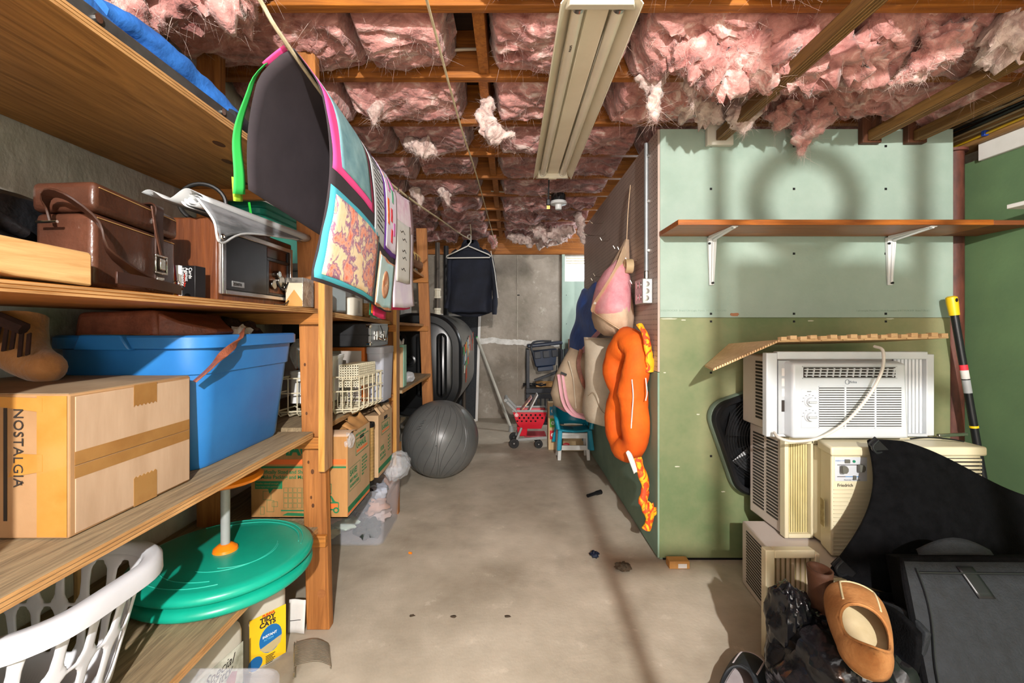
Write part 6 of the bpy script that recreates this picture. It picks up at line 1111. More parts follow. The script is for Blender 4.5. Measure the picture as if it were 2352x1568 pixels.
def panel_a(name, m, x0, x1, z0, z1, e=.002, bev=.0): return bx(name, m, a1, x0, x1, fx0 - e, fx0 + .002, AZ + z0, AZ + z1, bev)
panel_a('vent_recess', 'ac_slot', 1.10, 1.452, .238, .278, .0006); bx('vent_rim', 'ac_grey', a1, 1.095, 1.457, fx0 - .003, fx0 + .001, AZ + .234, AZ + .238, 0); bx('vent_rim', 'ac_grey', a1, 1.095, 1.457, fx0 - .003, fx0 + .001, AZ + .278, AZ + .282, 0)
for i in range(14): x = 1.108 + .0255 * i; MB().bar((x, fx0 - .003, AZ + .241), (x + .006, fx0 - .003, AZ + .275), .004, .006, (0, 1, 0)).build('vent_vane', 'ac_white', a1)
for i in range(3): bx('vent_louver', 'ac_white', a1, 1.102, 1.45, fx0 - .006, fx0 - .001, AZ + .246 + .011 * i, AZ + .2495 + .011 * i, 0)
panel_a('grille_recess', 'ac_slot', 1.16, 1.475, .045, .205, .0006)
for i in range(18): bx('grille_slat', 'ac_white', a1, 1.158, 1.477, fx0 - .004, fx0, AZ + .046 + .0091 * i, AZ + .0512 + .0091 * i, 0)
for x in (1.255, 1.37): bx('grille_post', 'ac_white', a1, x, x + .006, fx0 - .0045, fx0, AZ + .045, AZ + .207, 0)
panel_a('control_plate', 'ac_white', 1.092, 1.150, .045, .195, .0014, .001)
for z in (.147, .09):
    g_ = MB(); g_.M = MX.Translation((1.122, fx0 - .001, AZ + z)) @ MX.Rotation(PI / 2, 4, 'X'); k = g_.lathe([(.021, 0), (.020, .004), (.0165, .006), (.0155, .016)], n=24).build('knob', 'ac_white', a1, smooth=40)
    bx('knob_grip', 'ac_grey', k, 1.108, 1.138, fx0 - .024, fx0 - .016, AZ + z - .004, AZ + z + .004, .001)
    for q in range(7): t = PI * q / 6; decal(rect(-.003, -.0008, .003, .0008), (1.122 + .026 * math.cos(t), fx0 - .0016, AZ + z + .026 * math.sin(t)), (1, 0, 0), (0, 0, 1), 'ink_dark', a1, 'dial_mark', .0004)
decal(rect(-.008, 0, .008, .002), (1.121, fx0 - .0016, AZ + .184), (1, 0, 0), (0, 0, 1), 'ink_dark', a1, 'dial_mark', .0004)
text('Midea', (1.272, fx0 - .0004, AZ + .217), (1, 0, 0), (0, 0, 1), .0135, mat('logo_grey', '#4a5560', rough=.5).name, a1)
MB().tube([(1.268 + .0085 * math.cos(t), fx0 - .0008, AZ + .2215 + .0085 * math.sin(t)) for t in np.linspace(.6, 2 * PI - .2, 20)], .0008, 5).build('logo_ring', 'logo_grey', a1)
MB().tube(bez([(1.372, 1.70, 1.045), (1.375, 1.665, 1.03), (1.36, 1.65, .96), (1.31, 1.645, .87), (1.22, 1.64, .77), (1.12, 1.64, .71), (1.03, 1.65, .694), (.995, 1.68, .70), (1.0, 1.72, .71)], 50), .0055, 8).build('mains_cord', mat('cord_white', '#c5c0b6', rough=.5).name, a1)
for o in list(bpy.data.objects):
    if o is a1: o.location.x += KX_
BASE[a1.name] = BASE[a1.name]
mat('accordion_dark', '#5e5230', '#7a6b42', rough=.8, scale=20)
a2 = thing('air_conditioner', 'beige window air conditioner with grey knobs in the middle of the stack', 'air conditioner', (1.4, 1.85, .278))
BZ0, BZ1 = .279, .683
MB().box(1.10, 1.66, 1.80, 2.04, BZ0, BZ1).build('cabinet', 'ac_pinkish', a2, .006)
for c0, c1 in ((1.825, 1.905), (1.925, 2.01)):
    for i in range(24): bx('side_slot', 'ac_slot', a2, 1.0985, 1.102, c0, c1, BZ0 + .045 + .0138 * i, BZ0 + .0525 + .0138 * i, 0)
fl = MB()
for b in ((1.092, 1.108, BZ0 - .0, BZ1 - .005), (1.196, 1.206, BZ0, BZ1 - .01), (1.108, 1.196, BZ0, BZ0 + .016), (1.108, 1.72, BZ1 - .03, BZ1 - .003)): fl.box(b[0], b[1], 1.765, 1.80, b[2], b[3])
fl.build('mounting_frame', 'ac_cream', a2, .003); bx('fold_gap', 'accordion_dark', a2, 1.108, 1.197, 1.787, 1.793, BZ0 + .01, BZ1 - .025, 0)
for i in range(9): x = 1.108 + .0097 * i; MB().hexa([(x, 1.785, BZ0 + .016), (x + .0037, 1.781, BZ0 + .016), (x + .0074, 1.785, BZ0 + .016), (x + .0048, 1.79, BZ0 + .016)], [(x, 1.785, BZ1 - .03), (x + .0037, 1.781, BZ1 - .03), (x + .0074, 1.785, BZ1 - .03), (x + .0048, 1.79, BZ1 - .03)]).build('accordion_fold', 'accordion_yellow', a2, smooth=0)
MB().box(1.207, 1.70, 1.70, 1.80, BZ0 + .004, BZ1 - .03).build('inner_case', 'ac_beige', a2, .006)
MB().hexa([(1.175, 1.625, BZ0 + .0), (1.725, 1.625, BZ0), (1.725, 1.72, BZ0), (1.20, 1.72, BZ0)], [(1.175, 1.625, BZ1 - .012), (1.725, 1.625, BZ1 - .012), (1.725, 1.72, BZ1 - .012), (1.20, 1.72, BZ1 - .012)]).build('front_bezel', 'ac_cream', a2, .008, seg=3)
MB().hexa([(1.165, 1.612, BZ1 - .034), (1.735, 1.612, BZ1 - .034), (1.735, 1.73, BZ1 - .034), (1.195, 1.73, BZ1 - .034)], [(1.165, 1.612, BZ1), (1.735, 1.612, BZ1), (1.735, 1.73, BZ1), (1.195, 1.73, BZ1)]).build('top_cap', 'ac_cream', a2, .008, seg=3)
fy = 1.6248
bx('control_plate', 'ac_white', a2, 1.187, 1.305, fy - .0012, fy + .001, .555, .643, .001)
for x, z in ((1.20, .59), (1.262, .595)): MB().prism([(x_ * 1.0, z_) for x_, z_ in ((0, 0), (.014, .0), (.02, .008), (.02, .018), (.014, .026), (0, .026))], .012, frame((x, fy - .013, z), (1, 0, 0), (0, 0, 1)) @ MX.Translation((0, 0, -.0)) @ MX.Rotation(0, 4, 'X')).build('knob', mat('knob_grey', '#5a5a52', rough=.5).name if x < 1.21 else 'knob_grey', a2, .001)
bx('switch', 'knob_grey', a2, 1.222, 1.24, fy - .006, fy, .622, .635, .001); MB().tube([(1.256, fy + .001, .628), (1.256, fy - .004, .628)], .005, 12).build('indicator', 'label_green', a2)
for z, m_, w_ in ((.614, 'ink_dark', .085), (.571, 'ink_dark', .03), (.571, 'ink_blue', .05)): decal(rect(0, 0, w_, .0022), (1.195 if w_ != .05 else 1.225, fy - .0016, z), (1, 0, 0), (0, 0, 1), m_, a2, 'printed_line', .0004)
bx('slider', 'knob_grey', a2, 1.252, 1.262, fy - .007, fy, .562, .576, .001)
text('ENERGY STAR', (1.189, fy - .0016, .628), (1, 0, 0), (0, 0, 1), .006, 'ink_blue', a2); text('Electronic Thermostat', (1.22, fy - .0016, .558), (1, 0, 0), (0, 0, 1), .0065, 'ink_dark', a2)
text('Friedrich', (1.196, fy - .0006, .535), (1, 0, 0), (0, 0, 1), .016, 'ink_dark', a2, bold=.0002)
for i in range(17): bx('front_rib', 'ac_beige', a2, 1.182, 1.50, fy - .0022, fy, BZ0 + .012 + .0145 * i, BZ0 + .0145 + .0145 * i, 0)
bx('grille_recess', 'ac_slot', a2, 1.52, 1.718, fy - .0006, fy + .002, .50, .64, 0)
for i in range(10): bx('grille_slat', 'ac_cream', a2, 1.518, 1.72, fy - .006, fy, .502 + .0142 * i, .5095 + .0142 * i, 0)
M_ = frame((1.1855, 1.69, .36), (.21, -.79, 0), (0, 0, 1)); decal(rect(0, 0, .035, .10), (1.1838, 1.695, .37), (-.255, -.95, 0), (0, 0, 1), mat('rating_label', '#8a7a4e', '#b0a070', rough=.6, scale=60).name, a2, 'rating_label')
MB().tube(bez([(1.50, 1.665, .70), (1.56, 1.66, .706), (1.64, 1.66, .70), (1.70, 1.665, .690)], 16), .003, 6).build('black_cord', 'screw_black', a2); MB().bar((1.68, 1.745, .692), (1.80, 1.75, .697), .012, .012).build('mounting_clip', 'steel', a2, .002)
a3 = thing('air_conditioner', 'cream window air conditioner on the floor at the bottom of the stack', 'air conditioner', (1.3, 1.75, 0))
MB().hexa([(.975, 1.54, .002), (1.60, 1.52, .002), (1.62, 1.93, .002), (1.015, 1.945, .002)], [(.975, 1.54, .272), (1.60, 1.52, .272), (1.62, 1.93, .272), (1.015, 1.945, .272)]).build('cabinet', 'ac_pinkish', a3, .006)
def side3(y, z, e=.0012): t = (y - 1.54) / .405; return V((.975 + .04 * t - e, y, z))
for c0, c1 in ((1.60, 1.72), (1.76, 1.90)):
    for i in range(18): z = .03 + .0125 * i; MB().hexa([side3(c0, z), side3(c1, z), side3(c1, z, -.002), side3(c0, z, -.002)], [side3(c0, z + .0065), side3(c1, z + .0065), side3(c1, z + .0065, -.002), side3(c0, z + .0065, -.002)]).build('side_slot', 'ac_slot', a3, smooth=0)
fl = MB()
for b in ((.855, .885, .002, .372), (1.02, 1.036, .002, .36), (.885, 1.02, .002, .022), (.885, 1.02, .345, .372)): fl.box(b[0], b[1], 1.485, 1.515, b[2], b[3])
fl.build('mounting_frame', 'ac_cream', a3, .003); bx('fold_gap', 'accordion_dark', a3, .886, 1.02, 1.507, 1.511, .02, .35, 0)
for i in range(8): x = .885 + .0168 * i; MB().hexa([(x, 1.505, .022), (x + .0062, 1.500, .022), (x + .0125, 1.505, .022), (x + .0084, 1.51, .022)], [(x, 1.505, .345), (x + .0062, 1.500, .345), (x + .0125, 1.505, .345), (x + .0084, 1.51, .345)]).build('accordion_fold', mat('accordion_brown', '#8f7f68', '#b5a68c', rough=.6, scale=9, stretch=(2, 2, .4)).name if i == 0 else 'accordion_brown', a3, smooth=0)
MB().hexa([(1.037, 1.43, .002), (1.60, 1.43, .002), (1.60, 1.52, .002), (1.037, 1.515, .002)], [(1.037, 1.46, .262), (1.60, 1.46, .262), (1.60, 1.52, .268), (1.037, 1.515, .268)]).build('front_bezel', 'ac_cream', a3, .01, seg=3)
# wooden interlocking mat laid over the top unit
wood('mat_wood', '#c29a6c', '#e0bd92', 'x', rough=.6, scale=5)
wm = thing('wooden_mat', 'folded wooden slat mat with interlocking teeth lying on the white air conditioner', 'mat', (1.3, 1.85, 1.03))
def mr(u, v, e=0): return V((lerp(1.035, 1.69, u), lerp(1.70, 2.09, v), lerp(1.062 + .014 * u, 1.032 + .012 * u, v) + e))
def ml(u, v, e=0): a, b = V((1.03, 1.70, 1.06)).lerp(V((1.03, 2.09, 1.032)), v), V((.80, 1.75, .945)).lerp(V((.915, 2.09, .93)), v); return a.lerp(b, u) + V((0, 0, e))
def slat(fn, u0, u1, v0, v1, th, m='mat_wood', nm='slat'): MB().hexa([fn(u0, v0), fn(u1, v0), fn(u1, v1), fn(u0, v1)], [fn(u0, v0, th), fn(u1, v0, th), fn(u1, v1, th), fn(u0, v1, th)]).build(nm, m, wm, .001)
for i in range(16): slat(mr, i / 16 + .001, (i + 1) / 16 - .001, .02 + .008 * (i % 2), 1, .009)
for i in range(17): slat(lambda u, v, e=0: mr(u, v, e + .004 + .004 * (i % 2)), max(0, i / 17 - .006), min(1, (i + .55) / 17), -.012, .05, .015, 'mat_wood', 'edge_tooth')
for i in range(7): slat(ml, i / 7 + .002, (i + 1) / 7 - .002, .02, 1, .009)
for i in range(26): slat(lambda u, v, e=0: ml(u, v, e + .003), i / 26, (i + .6) / 26, -.006, .03, .008, 'mat_wood', 'edge_tooth')
# box fan behind the stack
mat('fan_grey', '#5c6a5c', '#6c7a6b', rough=.4, scale=3); mat('fan_black', '#131416', '#1b1c1f', rough=.35, scale=6)
bf = thing('box_fan', 'black fronted box fan leaning tilted between the green wall and the air conditioners', 'fan', (1.1, 2.08, .3))
A0 = V((1.066, 2.05, .312)); U_ = V((-.151, .0, .434)).normalized(); W_ = V((.434, .0, .151)).normalized(); FS = .46; fc = A0 + U_ * FS / 2 + W_ * FS / 2
def fr_(r2, y): return [V((fc.x, y, fc.z)) + W_ * a + U_ * b for a, b in r2]
R0_, R1_, R2_ = rrect(FS, FS, .09, 7), rrect(FS - .02, FS - .02, .085, 7), rrect(FS - .05, FS - .05, .08, 7)
MB().loft([fr_(R1_, 2.122), fr_(R0_, 2.115), fr_(R0_, 2.075)], cap=False).build('housing', 'fan_grey', bf, smooth=50, solid=.004); MB().loft([fr_(R1_, 2.122), fr_(R2_, 2.121), fr_(R2_, 2.1205)], cap=True).build('back_panel', 'fan_black', bf)
MB().loft([fr_(R0_, 2.076), fr_(R0_, 2.062), fr_(R1_, 2.052), fr_(R2_, 2.056), fr_(R2_, 2.076)], cap=False).build('front_frame', 'fan_black', bf, smooth=50)
for i in range(16):
    r_ = .03 + .012 * i; MB().tube([V((fc.x, 2.056 - .008 * (1 - (r_ / .22) ** 2), fc.z)) + W_ * r_ * math.cos(t) + U_ * r_ * math.sin(t) for t in np.linspace(0, 2 * PI, 40)[:-1]], .0013, 4, loop=True).build('grille_ring', 'fan_black', bf)
for i in range(16):
    t = 2 * PI * i / 16; MB().tube([V((fc.x, 2.05, fc.z)) + (W_ * math.cos(t) + U_ * math.sin(t)) * .03, V((fc.x, 2.056, fc.z)) + (W_ * math.cos(t + .4) + U_ * math.sin(t + .4)) * .215], .0013, 4).build('grille_spoke', 'fan_black', bf)
for i in range(5):
    t = 2 * PI * i / 5; d_ = W_ * math.cos(t) + U_ * math.sin(t); n_ = W_ * -math.sin(t) + U_ * math.cos(t); c_ = V((fc.x, 2.09, fc.z))
    MB().hexa([c_ + d_ * .03 - n_ * .02 + V((0, .01, 0)), c_ + d_ * .19 - n_ * .06 + V((0, .012, 0)), c_ + d_ * .19 + n_ * .05 - V((0, .01, 0)), c_ + d_ * .03 + n_ * .02 - V((0, .008, 0))], [c_ + d_ * .03 - n_ * .02 + V((0, .013, 0)), c_ + d_ * .19 - n_ * .06 + V((0, .015, 0)), c_ + d_ * .19 + n_ * .05 - V((0, .007, 0)), c_ + d_ * .03 + n_ * .02 - V((0, .005, 0))]).build('blade', 'fan_black', bf)
# extension pole against the column
ep = thing('extension_pole', 'black pole with yellow grip leaning against the rusty column', 'pole', (2.1, 2.0, 0))
Pt, Pb = V((2.045, 2.06, 1.262)), V((2.205, 2.0, .005)); dpp = (Pb - Pt).normalized()
MB().tube([Pt + dpp * .085, Pb], .015, 14).build('shaft', 'fan_black', ep)
MB().tube([Pt, Pt + dpp * .006, Pt + dpp * .03, Pt + dpp * .09], [.012, .021, .022, .019], 16).build('grip', mat('grip_yellow', '#d9b40f', '#e6c21c', rough=.4, scale=5).name, ep)
decal(circ(0, 0, .006, 12, .009), Pt + dpp * .02 + V((0, -.0225, 0)), (1, 0, 0), (0, 0, 1), 'screw_black', ep, 'hang_hole')
for a, b, m_ in ((.32, .345, 'paint_red'), (.345, .385, 'paper_white'), (.39, .45, 'ac_grey')): MB().tube([Pt + dpp * a, Pt + dpp * b], .0155, 14).build('sticker_band', m_, ep)
MB().tube([Pt + dpp * .60, Pt + dpp * .61], .0165, 14).build('yellow_collar', 'grip_yellow', ep)

# ------------------------------------------------ black felt panel, suitcase, rubbish bag, shoes
mat('felt', '#030304', '#0a0a0c', rough=.95, scale=30, bump=.3, bscale=200, spec=.12); mat('suitcase_cloth', '#0f1215', '#181c20', rough=.8, scale=40, bump=.25, bscale=180); mat('bin_bag', '#0c0c0e', '#131316', rough=.18, scale=9, bump=.5, bscale=14)
fp_ = thing('felt_panel', 'large black felt panel leaning against the front of the air conditioners', 'panel', (1.4, 1.4, 0))
def felt(u, v):
    t0, t1, b0, b1 = V((1.27, 1.585, .735)), V((1.93, 1.56, .50)), V((.975, 1.39, .36)), V((1.90, 1.38, .06))
    q = t0.lerp(t1, u).lerp(b0.lerp(b1, u), v); bulge = math.sin(PI * v) * .03 * math.sin(PI * min(1, u * 1.5)); 
    q += V((0, -bulge - .02 * math.sin(u * 7 + 1) * v, .02 * math.sin(u * 6) * (1 - v)))
    if u < .18: q += V((.09 * math.sin(PI * v) * (1 - u / .18) * .8, 0, -.02 * (1 - u / .18) * (1 - v)))
    return q
MB().grid(felt, 40, 26).build('felt_sheet', 'felt', fp_, solid=.014, off=-1, bevel=.004, smooth=80)
for u, v in ((.03, .06), (.02, .95)):
    q = felt(u, v); MB().bar(q + V((-.02, -.016, .03)), q + V((.03, -.018, -.02)), .035, .006, (0, 1, 0)).build('strap_tab', 'screw_black', fp_, .001); MB().tube(bez([q + V((.0, -.02, .03)), q + V((-.022, -.024, .01)), q + V((-.01, -.024, -.012)), q + V((.012, -.02, -.012))], 12), .005, 8).build('strap_hook', 'fan_black', fp_)
MB().grid(lambda u, v: V((1.05 + .75 * u, 1.33 - .03 * math.sin(u * 5) - .05 * v, .33 - .32 * v)), 12, 6).build('lower_flap', 'felt', fp_, solid=.012, smooth=80)
su_ = thing('suitcase', 'soft dark grey suitcase lying against the felt panel at the lower right', 'suitcase', (1.4, 1.1, 0))
T0, T1, B0, B1 = V((1.085, 1.235, .475)), V((1.75, 1.20, .49)), V((.99, 1.0, .02)), V((1.65, .93, .02)); dn = V((.03, .085, -.03))
def sface(u, v, e=0): q = T0.lerp(T1, u).lerp(B0.lerp(B1, u), v); k = math.sin(PI * min(max(u, 0), 1)) ** .5 * math.sin(PI * min(max(v, 0), 1)) ** .5; return q + V((-.0, -.03 * k - e, .012 * k))
def sq(n, m): return [(i / n, 0) for i in range(n)] + [(1, j / m) for j in range(m)] + [(1 - i / n, 1) for i in range(n)] + [(0, 1 - j / m) for j in range(m)]
ring0 = [sface(*p_) for p_ in sq(10, 8)]
MB().loft([[q + dn for q in ring0], [q + dn * .5 for q in ring0], ring0], cap=False).build('side_gusset', 'felt', su_, smooth=50); MB().grid(lambda u, v: sface(u, v) + dn, 4, 4).build('back_panel', 'felt', su_)
MB().grid(sface, 20, 16).build('front_panel', 'suitcase_cloth', su_, smooth=80)
MB().tube(ring0, .008, 8, loop=True).build('piping', 'felt', su_)
MB().tube([sface(*p_, .004) for p_ in [(.05 + .9 * t, .06) for t in np.linspace(0, 1, 14)]], .003, 6).build('zip', 'fan_black', su_)
MB().tube([sface(.045 + .012 * math.sin(t * 9), .04 + .9 * t, .004) for t in np.linspace(0, 1, 18)], .003, 6).build('zip', 'fan_black', su_)
MB().grid(lambda u, v: sface(.20 + .06 * u + .04 * v, .03 + .14 * v, .004), 5, 5).build('pull_tab', 'fan_black', su_, solid=.003)
MB().grid(lambda u, v: sface(.1 + .3 * u, .0, 0) + V((.02 * v, .02 + .03 * v, .035 * v * math.sin(PI * u))), 10, 4).build('top_flap', 'suitcase_cloth', su_, solid=.004)
sc_ = thing('folded_bag', 'folded black cloth bag wedged between the suitcase and the rubbish bag', 'bag', (1.0, 1.2, 0))
for i, dx in enumerate((0, .035, .075)): MB().grid(lambda u, v: V((.915 + dx + .10 * (1 - v) + .02 * math.sin(v * 5 + i), 1.10 + .16 * u + .03 * i, .36 - .02 * i - .345 * v + .015 * math.sin(u * 4))), 6, 14).build('cloth_fold', 'suitcase_cloth' if i else 'felt', sc_, solid=.016, smooth=80, bevel=.004)
rbag = thing('rubbish_bag', 'shiny black rubbish bag holding old shoes at the foot of the stack', 'bag', (.86, 1.2, 0))
crumple((.875, 1.17, .16), (.165, .20, .19), 2, 'bag_film', 'bin_bag', rbag); crumple((.86, .97, .12), (.17, .14, .16), 5, 'bag_film', 'bin_bag', rbag)
crumple((.80, 1.27, .27), (.06, .08, .12), 9, 'bag_neck', 'bin_bag', rbag)
mat('suede_tan', '#8d5a2c', '#a97645', rough=.9, scale=12, bump=.2, bscale=120); mat('insole', '#b7a67f', '#cdbd98', rough=.9, scale=9); mat('shoe_brown', '#4a2c1c', '#63402b', rough=.7, scale=9, bump=.2, bscale=70); mat('shoe_black', '#17191c', '#22262a', rough=.6, scale=12, bump=.15, bscale=80); mat('insole_grey', '#a79c9c', '#c3b8b8', rough=.9, scale=7)
def shoe(name, label, toe, heel, up, ln_w, mu, mi, open0=.42, hgt=.062, seams=True):
    o = thing(name, label, 'shoe', (toe[0], toe[1], min(toe[2], heel[2]))); toe, heel = V(toe), V(heel); ax = (toe - heel); ln = ax.length; ax.normalize(); sd_ = ax.cross(V(up)).normalized(); u_ = sd_.cross(ax)
    def hw(t): return ln_w * (.40 * math.sqrt(max(.03, 1 - ((.23 - t) / .23) ** 2)) if t < .23 else .40 + .12 * math.sin(PI * (t - .23) / .9) if t < .8 else (.40 + .12 * math.sin(PI * .57 / .9)) * math.sqrt(max(0, 1 - ((t - .8) / .2) ** 2))) * 1.0
    def pt(t, s_, h): return heel + ax * (ln * t) + sd_ * (s_ * hw(t)) + u_ * h
    n = 30; outline_ = [pt(i / n, -1, 0) for i in range(n + 1)] + [pt(1 - i / n, 1, 0) for i in range(n + 1)]
    MB().loft([[q for q in outline_], [q + u_ * .010 for q in outline_]]).build('sole', mi, o, smooth=40)
    MB().loft([[pt(t, s_ * .92, .0105) for t, s_ in [(i / n, -1) for i in range(n + 1)] + [(1 - i / n, 1) for i in range(n + 1)]], [pt(t, s_ * .92, .013) for t, s_ in [(i / n, -1) for i in range(n + 1)] + [(1 - i / n, 1) for i in range(n + 1)]]]).build('insole', mi, o)
    mb = MB(); NT, NA = 34, 28; vs = []
    def up_(t, a): 
        th = PI * a; h_ = hgt * (.95 if t < .3 else 1.0 - .15 * (t - .3) if t < .75 else .93 * math.sqrt(max(.02, 1 - ((t - .75) / .27) ** 2)))
        return pt(t, -math.cos(th) * (1.0 + .06 * math.sin(th)), .006 + h_ * math.sin(th) ** .75)
    for i in range(NT + 1):
        for j in range(NA + 1): vs.append(up_(i / NT, j / NA))
    fs = []
    for i in range(NT):
        t = (i + .5) / NT
        for j in range(NA):
            a = (j + .5) / NA
            gap = .33 * math.sqrt(max(0, 1 - ((t - .30) / (open0 - .30 if t > .30 else .23)) ** 2)) if t < open0 else 0
            if abs(a - .5) < gap: continue
            fs.append((i * (NA + 1) + j, i * (NA + 1) + j + 1, (i + 1) * (NA + 1) + j + 1, (i + 1) * (NA + 1) + j))
    fs.append(tuple(range(NA + 1))[::-1]); mb.add(vs, fs).build('upper', mu, o, solid=.005, smooth=80, off=1)
    if seams:
        P = [up_(t, .5 + s_ * .2) + u_ * .006 for s_, tt in ((-1, np.linspace(open0 + .03, .86, 16)), ) for t in tt] + [up_(.86 + .035 * math.sin(x), .5 - .2 * math.cos(x)) + u_ * .006 for x in np.linspace(0.2, PI - .2, 10)] + [up_(t, .7) + u_ * .006 for t in np.linspace(.86, open0 + .03, 16)]
        MB().tube(P, .0028, 6).build('toe_seam', mi, o)
    rim = [up_(.30 + (open0 - .30 if math.cos(x) > 0 else .23) * math.cos(x), .5 + .335 * math.sin(x)) + u_ * .003 for x in np.linspace(0, 2 * PI, 40)[:-1]]
    MB().tube(rim, .004, 6, loop=True).build('collar', mu, o)
    return o
shoe('moccasin', 'tan suede moccasin slipper with cream lining lying on the rubbish bag', (.925, 1.21, .385), (.805, 1.0, .325), (-.05, -.35, 1), .118, 'suede_tan', 'insole', .56, .07)
shoe('black_slipper', 'black slipper with pale insole on the floor at the bottom edge of the frame', (.80, 1.44, .003), (.60, 1.24, .003), (0, 0, 1), .105, 'shoe_black', 'insole_grey', .55, .075)
bb_ = thing('brown_boot', 'brown leather boot standing in the rubbish bag left of the moccasin', 'boot', (.88, 1.28, .3))
MB().loft([[V((.885 + .03 * dx + r_ * math.cos(a), 1.27 + r_ * 1.3 * math.sin(a), z)) for a in np.linspace(0, 2 * PI, 25)[:-1]] for z, r_, dx in ((.28, .03, .2), (.36, .026, .1), (.415, .027, 0), (.43, .028, .0))], cap=False).build('boot_shaft', 'shoe_brown', bb_, solid=.004, smooth=60); MB().blob((.90, 1.24, .30), (.035, .05, .04), 16, 10).build('boot_foot', 'shoe_brown', bb_)

# ------------------------------------------------ small things on the floor
tr = thing('torch', 'small black torch lying on the floor by the side wall', 'torch', (.55, 2.93, 0)); MB().tube([(.505, 2.90, .016), (.56, 2.94, .016), (.575, 2.95, .016), (.60, 2.965, .016)], [.011, .011, .015, .015], 14).build('torch_body', 'fan_black', tr); MB().tube([(.598, 2.964, .016), (.606, 2.97, .016)], .0155, 14).build('torch_head', 'screw_black', tr)
MB().blob((.41, 2.16, .014), (.02, .022, .013), 16, 10, .5, 12, 3).build('blue_scrap', 'tool_navy', label='small crumpled dark blue scrap on the floor', cat='scrap', smooth=20)
MB().blob((.516, 2.04, .018), (.034, .028, .017), 18, 12, .3, 9, 6).build('stone', mat('stone', '#3f3529', '#574a3a', rough=.9, scale=12).name, label='dark brown stone lying on the floor', cat='stone', smooth=40)
wbk = thing('wood_block', 'small pale wood block with paper label at the corner of the green wall', 'block', (.78, 2.08, 0)); bx('block_body', 'tray_wood', wbk, .735, .83, 2.05, 2.10, .001, .036, .003); decal(rect(0, 0, .04, .02), (.775, 2.049, .006), (1, .0, 0), (0, 0, 1), 'paper_white', wbk, 'paper_label')
for i, (x, y) in enumerate(((-.38, 1.72), (-.22, 1.715), (-.01, 1.715))): MB().blob((x, y, .0015), (.011, .008, .001), 10, 6, .4, 9, i).build('floor_stain', 'stone', label=['left of three small dark spots in a row on the floor', 'middle of three small dark spots in a row on the floor', 'right of three small dark spots in a row on the floor'][i], cat='stain', group='dark spots on the floor')
MB().tube([(-.50, 2.19, .006), (-.485, 2.185, .006)], .005, 8).build('orange_bead', 'orange_plastic', label='tiny orange plastic piece on the floor by the clothes bin', cat='bead')

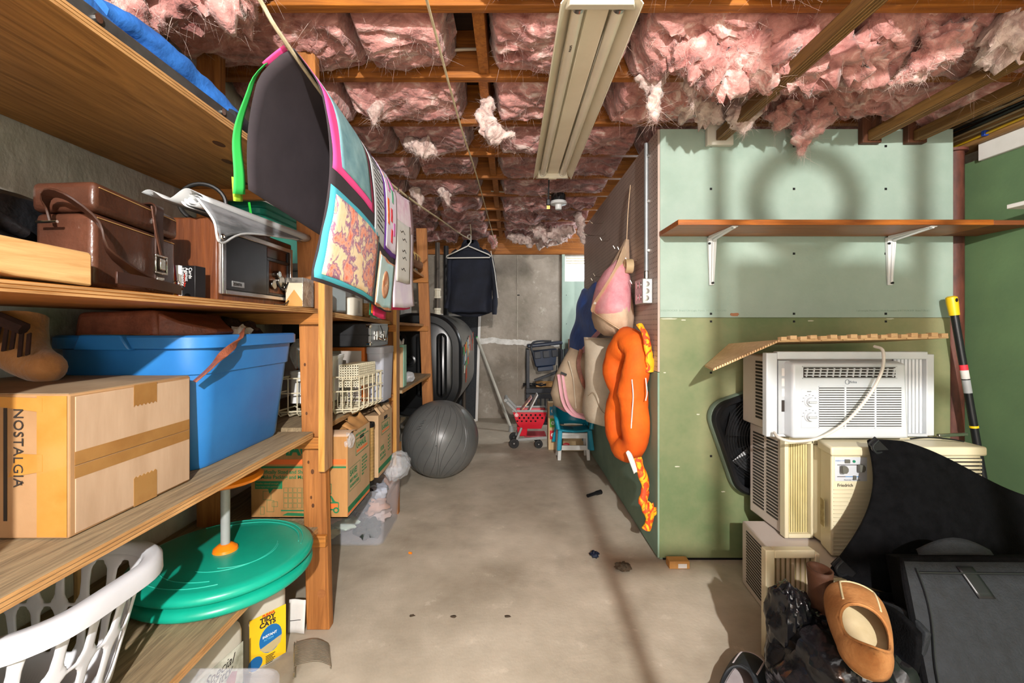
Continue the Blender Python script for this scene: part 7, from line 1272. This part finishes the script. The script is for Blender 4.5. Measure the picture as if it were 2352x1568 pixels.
# ------------------------------------------------ torn insulation hanging from the joists
T = [  # path, radii, seed, strands
    ([(1.02, 1.95, 2.15), (1.01, 1.95, 2.08), (1.02, 1.94, 2.0), (1.015, 1.94, 1.965)], (.03, .03, .05, .03, .005), 1, 420),
    ([(.80, 1.62, 2.13), (.93, 1.60, 2.085), (1.12, 1.60, 2.08), (1.28, 1.62, 2.09), (1.40, 1.64, 2.11)], (.05, .08, .075, .07, .05), 2, 1400),
    ([(.55, 1.62, 2.14), (.66, 1.60, 2.085), (.78, 1.62, 2.065), (.90, 1.63, 2.10)], (.04, .06, .07, .05), 12, 900),
    ([(.56, 1.75, 2.12), (.57, 1.75, 2.04), (.565, 1.75, 1.97), (.57, 1.74, 1.92)], (.035, .03, .02, .006), 13, 360),
    ([(.70, 1.75, 2.10), (.715, 1.75, 2.03), (.72, 1.75, 1.985)], (.03, .02, .004), 14, 260),
    ([(1.42, 2.02, 2.15), (1.39, 2.0, 2.09), (1.36, 2.0, 2.02), (1.33, 2.01, 1.98)], (.05, .055, .045, .01), 3, 700),
    ([(1.36, 2.03, 2.08), (1.34, 2.03, 2.01), (1.33, 2.02, 1.94), (1.325, 2.02, 1.90)], (.04, .035, .02, .004), 4, 420),
    ([(1.24, 2.03, 2.12), (1.23, 2.03, 2.06), (1.22, 2.03, 2.02)], (.045, .04, .01), 15, 360),
    ([(1.50, 1.55, 2.16), (1.47, 1.52, 2.09), (1.42, 1.55, 2.03), (1.36, 1.60, 1.99)], (.06, .06, .04, .006), 5, 700),
    ([(1.62, 1.50, 2.14), (1.70, 1.48, 2.10), (1.80, 1.5, 2.10)], (.05, .07, .04), 16, 700),
    ([(1.78, 1.72, 2.14), (1.785, 1.72, 2.07), (1.78, 1.72, 2.0)], (.03, .022, .006), 6, 300),
    ([(-.10, 2.02, 2.16), (-.11, 2.0, 2.08), (-.105, 2.0, 2.01), (-.06, 2.0, 1.985), (.02, 2.0, 1.99)], (.02, .032, .035, .03, .008), 7, 520),
    ([(-.55, 2.45, 2.14), (-.52, 2.42, 2.10), (-.45, 2.42, 2.09), (-.40, 2.42, 2.06)], (.02, .035, .04, .012), 8, 420),
    ([(-.60, 1.98, 2.13), (-.605, 1.98, 2.06), (-.61, 1.98, 2.02)], (.02, .018, .006), 9, 200),
    ([(-1.10, 1.25, 2.18), (-1.02, 1.17, 2.07), (-.96, 1.13, 1.96), (-.935, 1.12, 1.88)], (.06, .085, .07, .03), 10, 800),
    ([(-.93, 1.22, 2.06), (-.84, 1.2, 2.03), (-.74, 1.22, 2.06), (-.70, 1.24, 2.1)], (.06, .07, .06, .03), 17, 600),
    ([(.62, 4.0, 2.14), (.63, 3.98, 2.05), (.64, 3.97, 1.94), (.66, 3.96, 1.86)], (.035, .03, .03, .008), 11, 420),
    ([(.20, 4.4, 2.12), (.35, 4.38, 2.04), (.5, 4.35, 2.03), (.62, 4.3, 2.06)], (.04, .06, .05, .03), 18, 900),
    ([(-.02, 4.75, 2.10), (.15, 4.72, 2.04), (.4, 4.7, 2.03), (.6, 4.68, 2.06)], (.03, .05, .05, .03), 19, 900),
    ([(-.70, 3.2, 2.12), (-.66, 3.2, 2.05), (-.65, 3.2, 1.98)], (.03, .025, .006), 20, 300),
    ([(-.50, 3.25, 2.12), (-.46, 3.22, 2.07), (-.45, 3.22, 2.0)], (.03, .025, .006), 21, 300),
    ([(-.20, 4.9, 2.12), (-.19, 4.88, 2.04), (-.18, 4.88, 1.98)], (.04, .035, .01), 22, 300),
    ([(.72, 2.05, 2.16), (.90, 2.04, 2.12), (1.05, 2.05, 2.13)], (.05, .06, .04), 23, 600),
]
for pts, rad, s_, n_ in T: tuft(pts, rad, s_, 'insulation_pale' if s_ not in (3, 4, 15, 2, 12, 22, 10, 17, 5) else 'insulation', fz=int(n_ * .8))

# ------------------------------------------------ unseen rack, carton and coil added to cast shade bars on the green wall
rk_ = thing('shadow_rack', 'unseen timber rack added just behind the camera for its shadows', 'rack', (.65, -.2, 0))
for x, w_ in ((.385, .012), (.576, .013), (.923, .016)): bx('post', 'post_wood', rk_, x - w_, x + w_, -.215, -.19, .002, 2.1, .002)
for z in (.5, 1.22): bx('rail', 'post_wood', rk_, .37, .94, -.19, -.175, z, z + .03, .002)
bx('rail', 'post_wood', rk_, .80, .92, -.19, -.18, 1.70, 1.722, .002); bx('shelf_board', 'shelf_grey', rk_, .59, .915, -.36, -.216, 1.57, 1.582, .002)
bx('shadow_carton', 'moving_card', None, .592, .845, -.35, -.22, 1.584, 1.765, .003, label='unseen brown carton added on the rack to shade the green wall', cat='box')
MB().tube([(.70 + .078 * math.cos(t), -.28, 1.866 + .078 * math.sin(t)) for t in np.linspace(0, 2 * PI, 30)[:-1]], .021, 10, loop=True).build('shadow_coil', 'cable_black', label='unseen black hose coil added on the carton for its ring shadow', cat='hose')
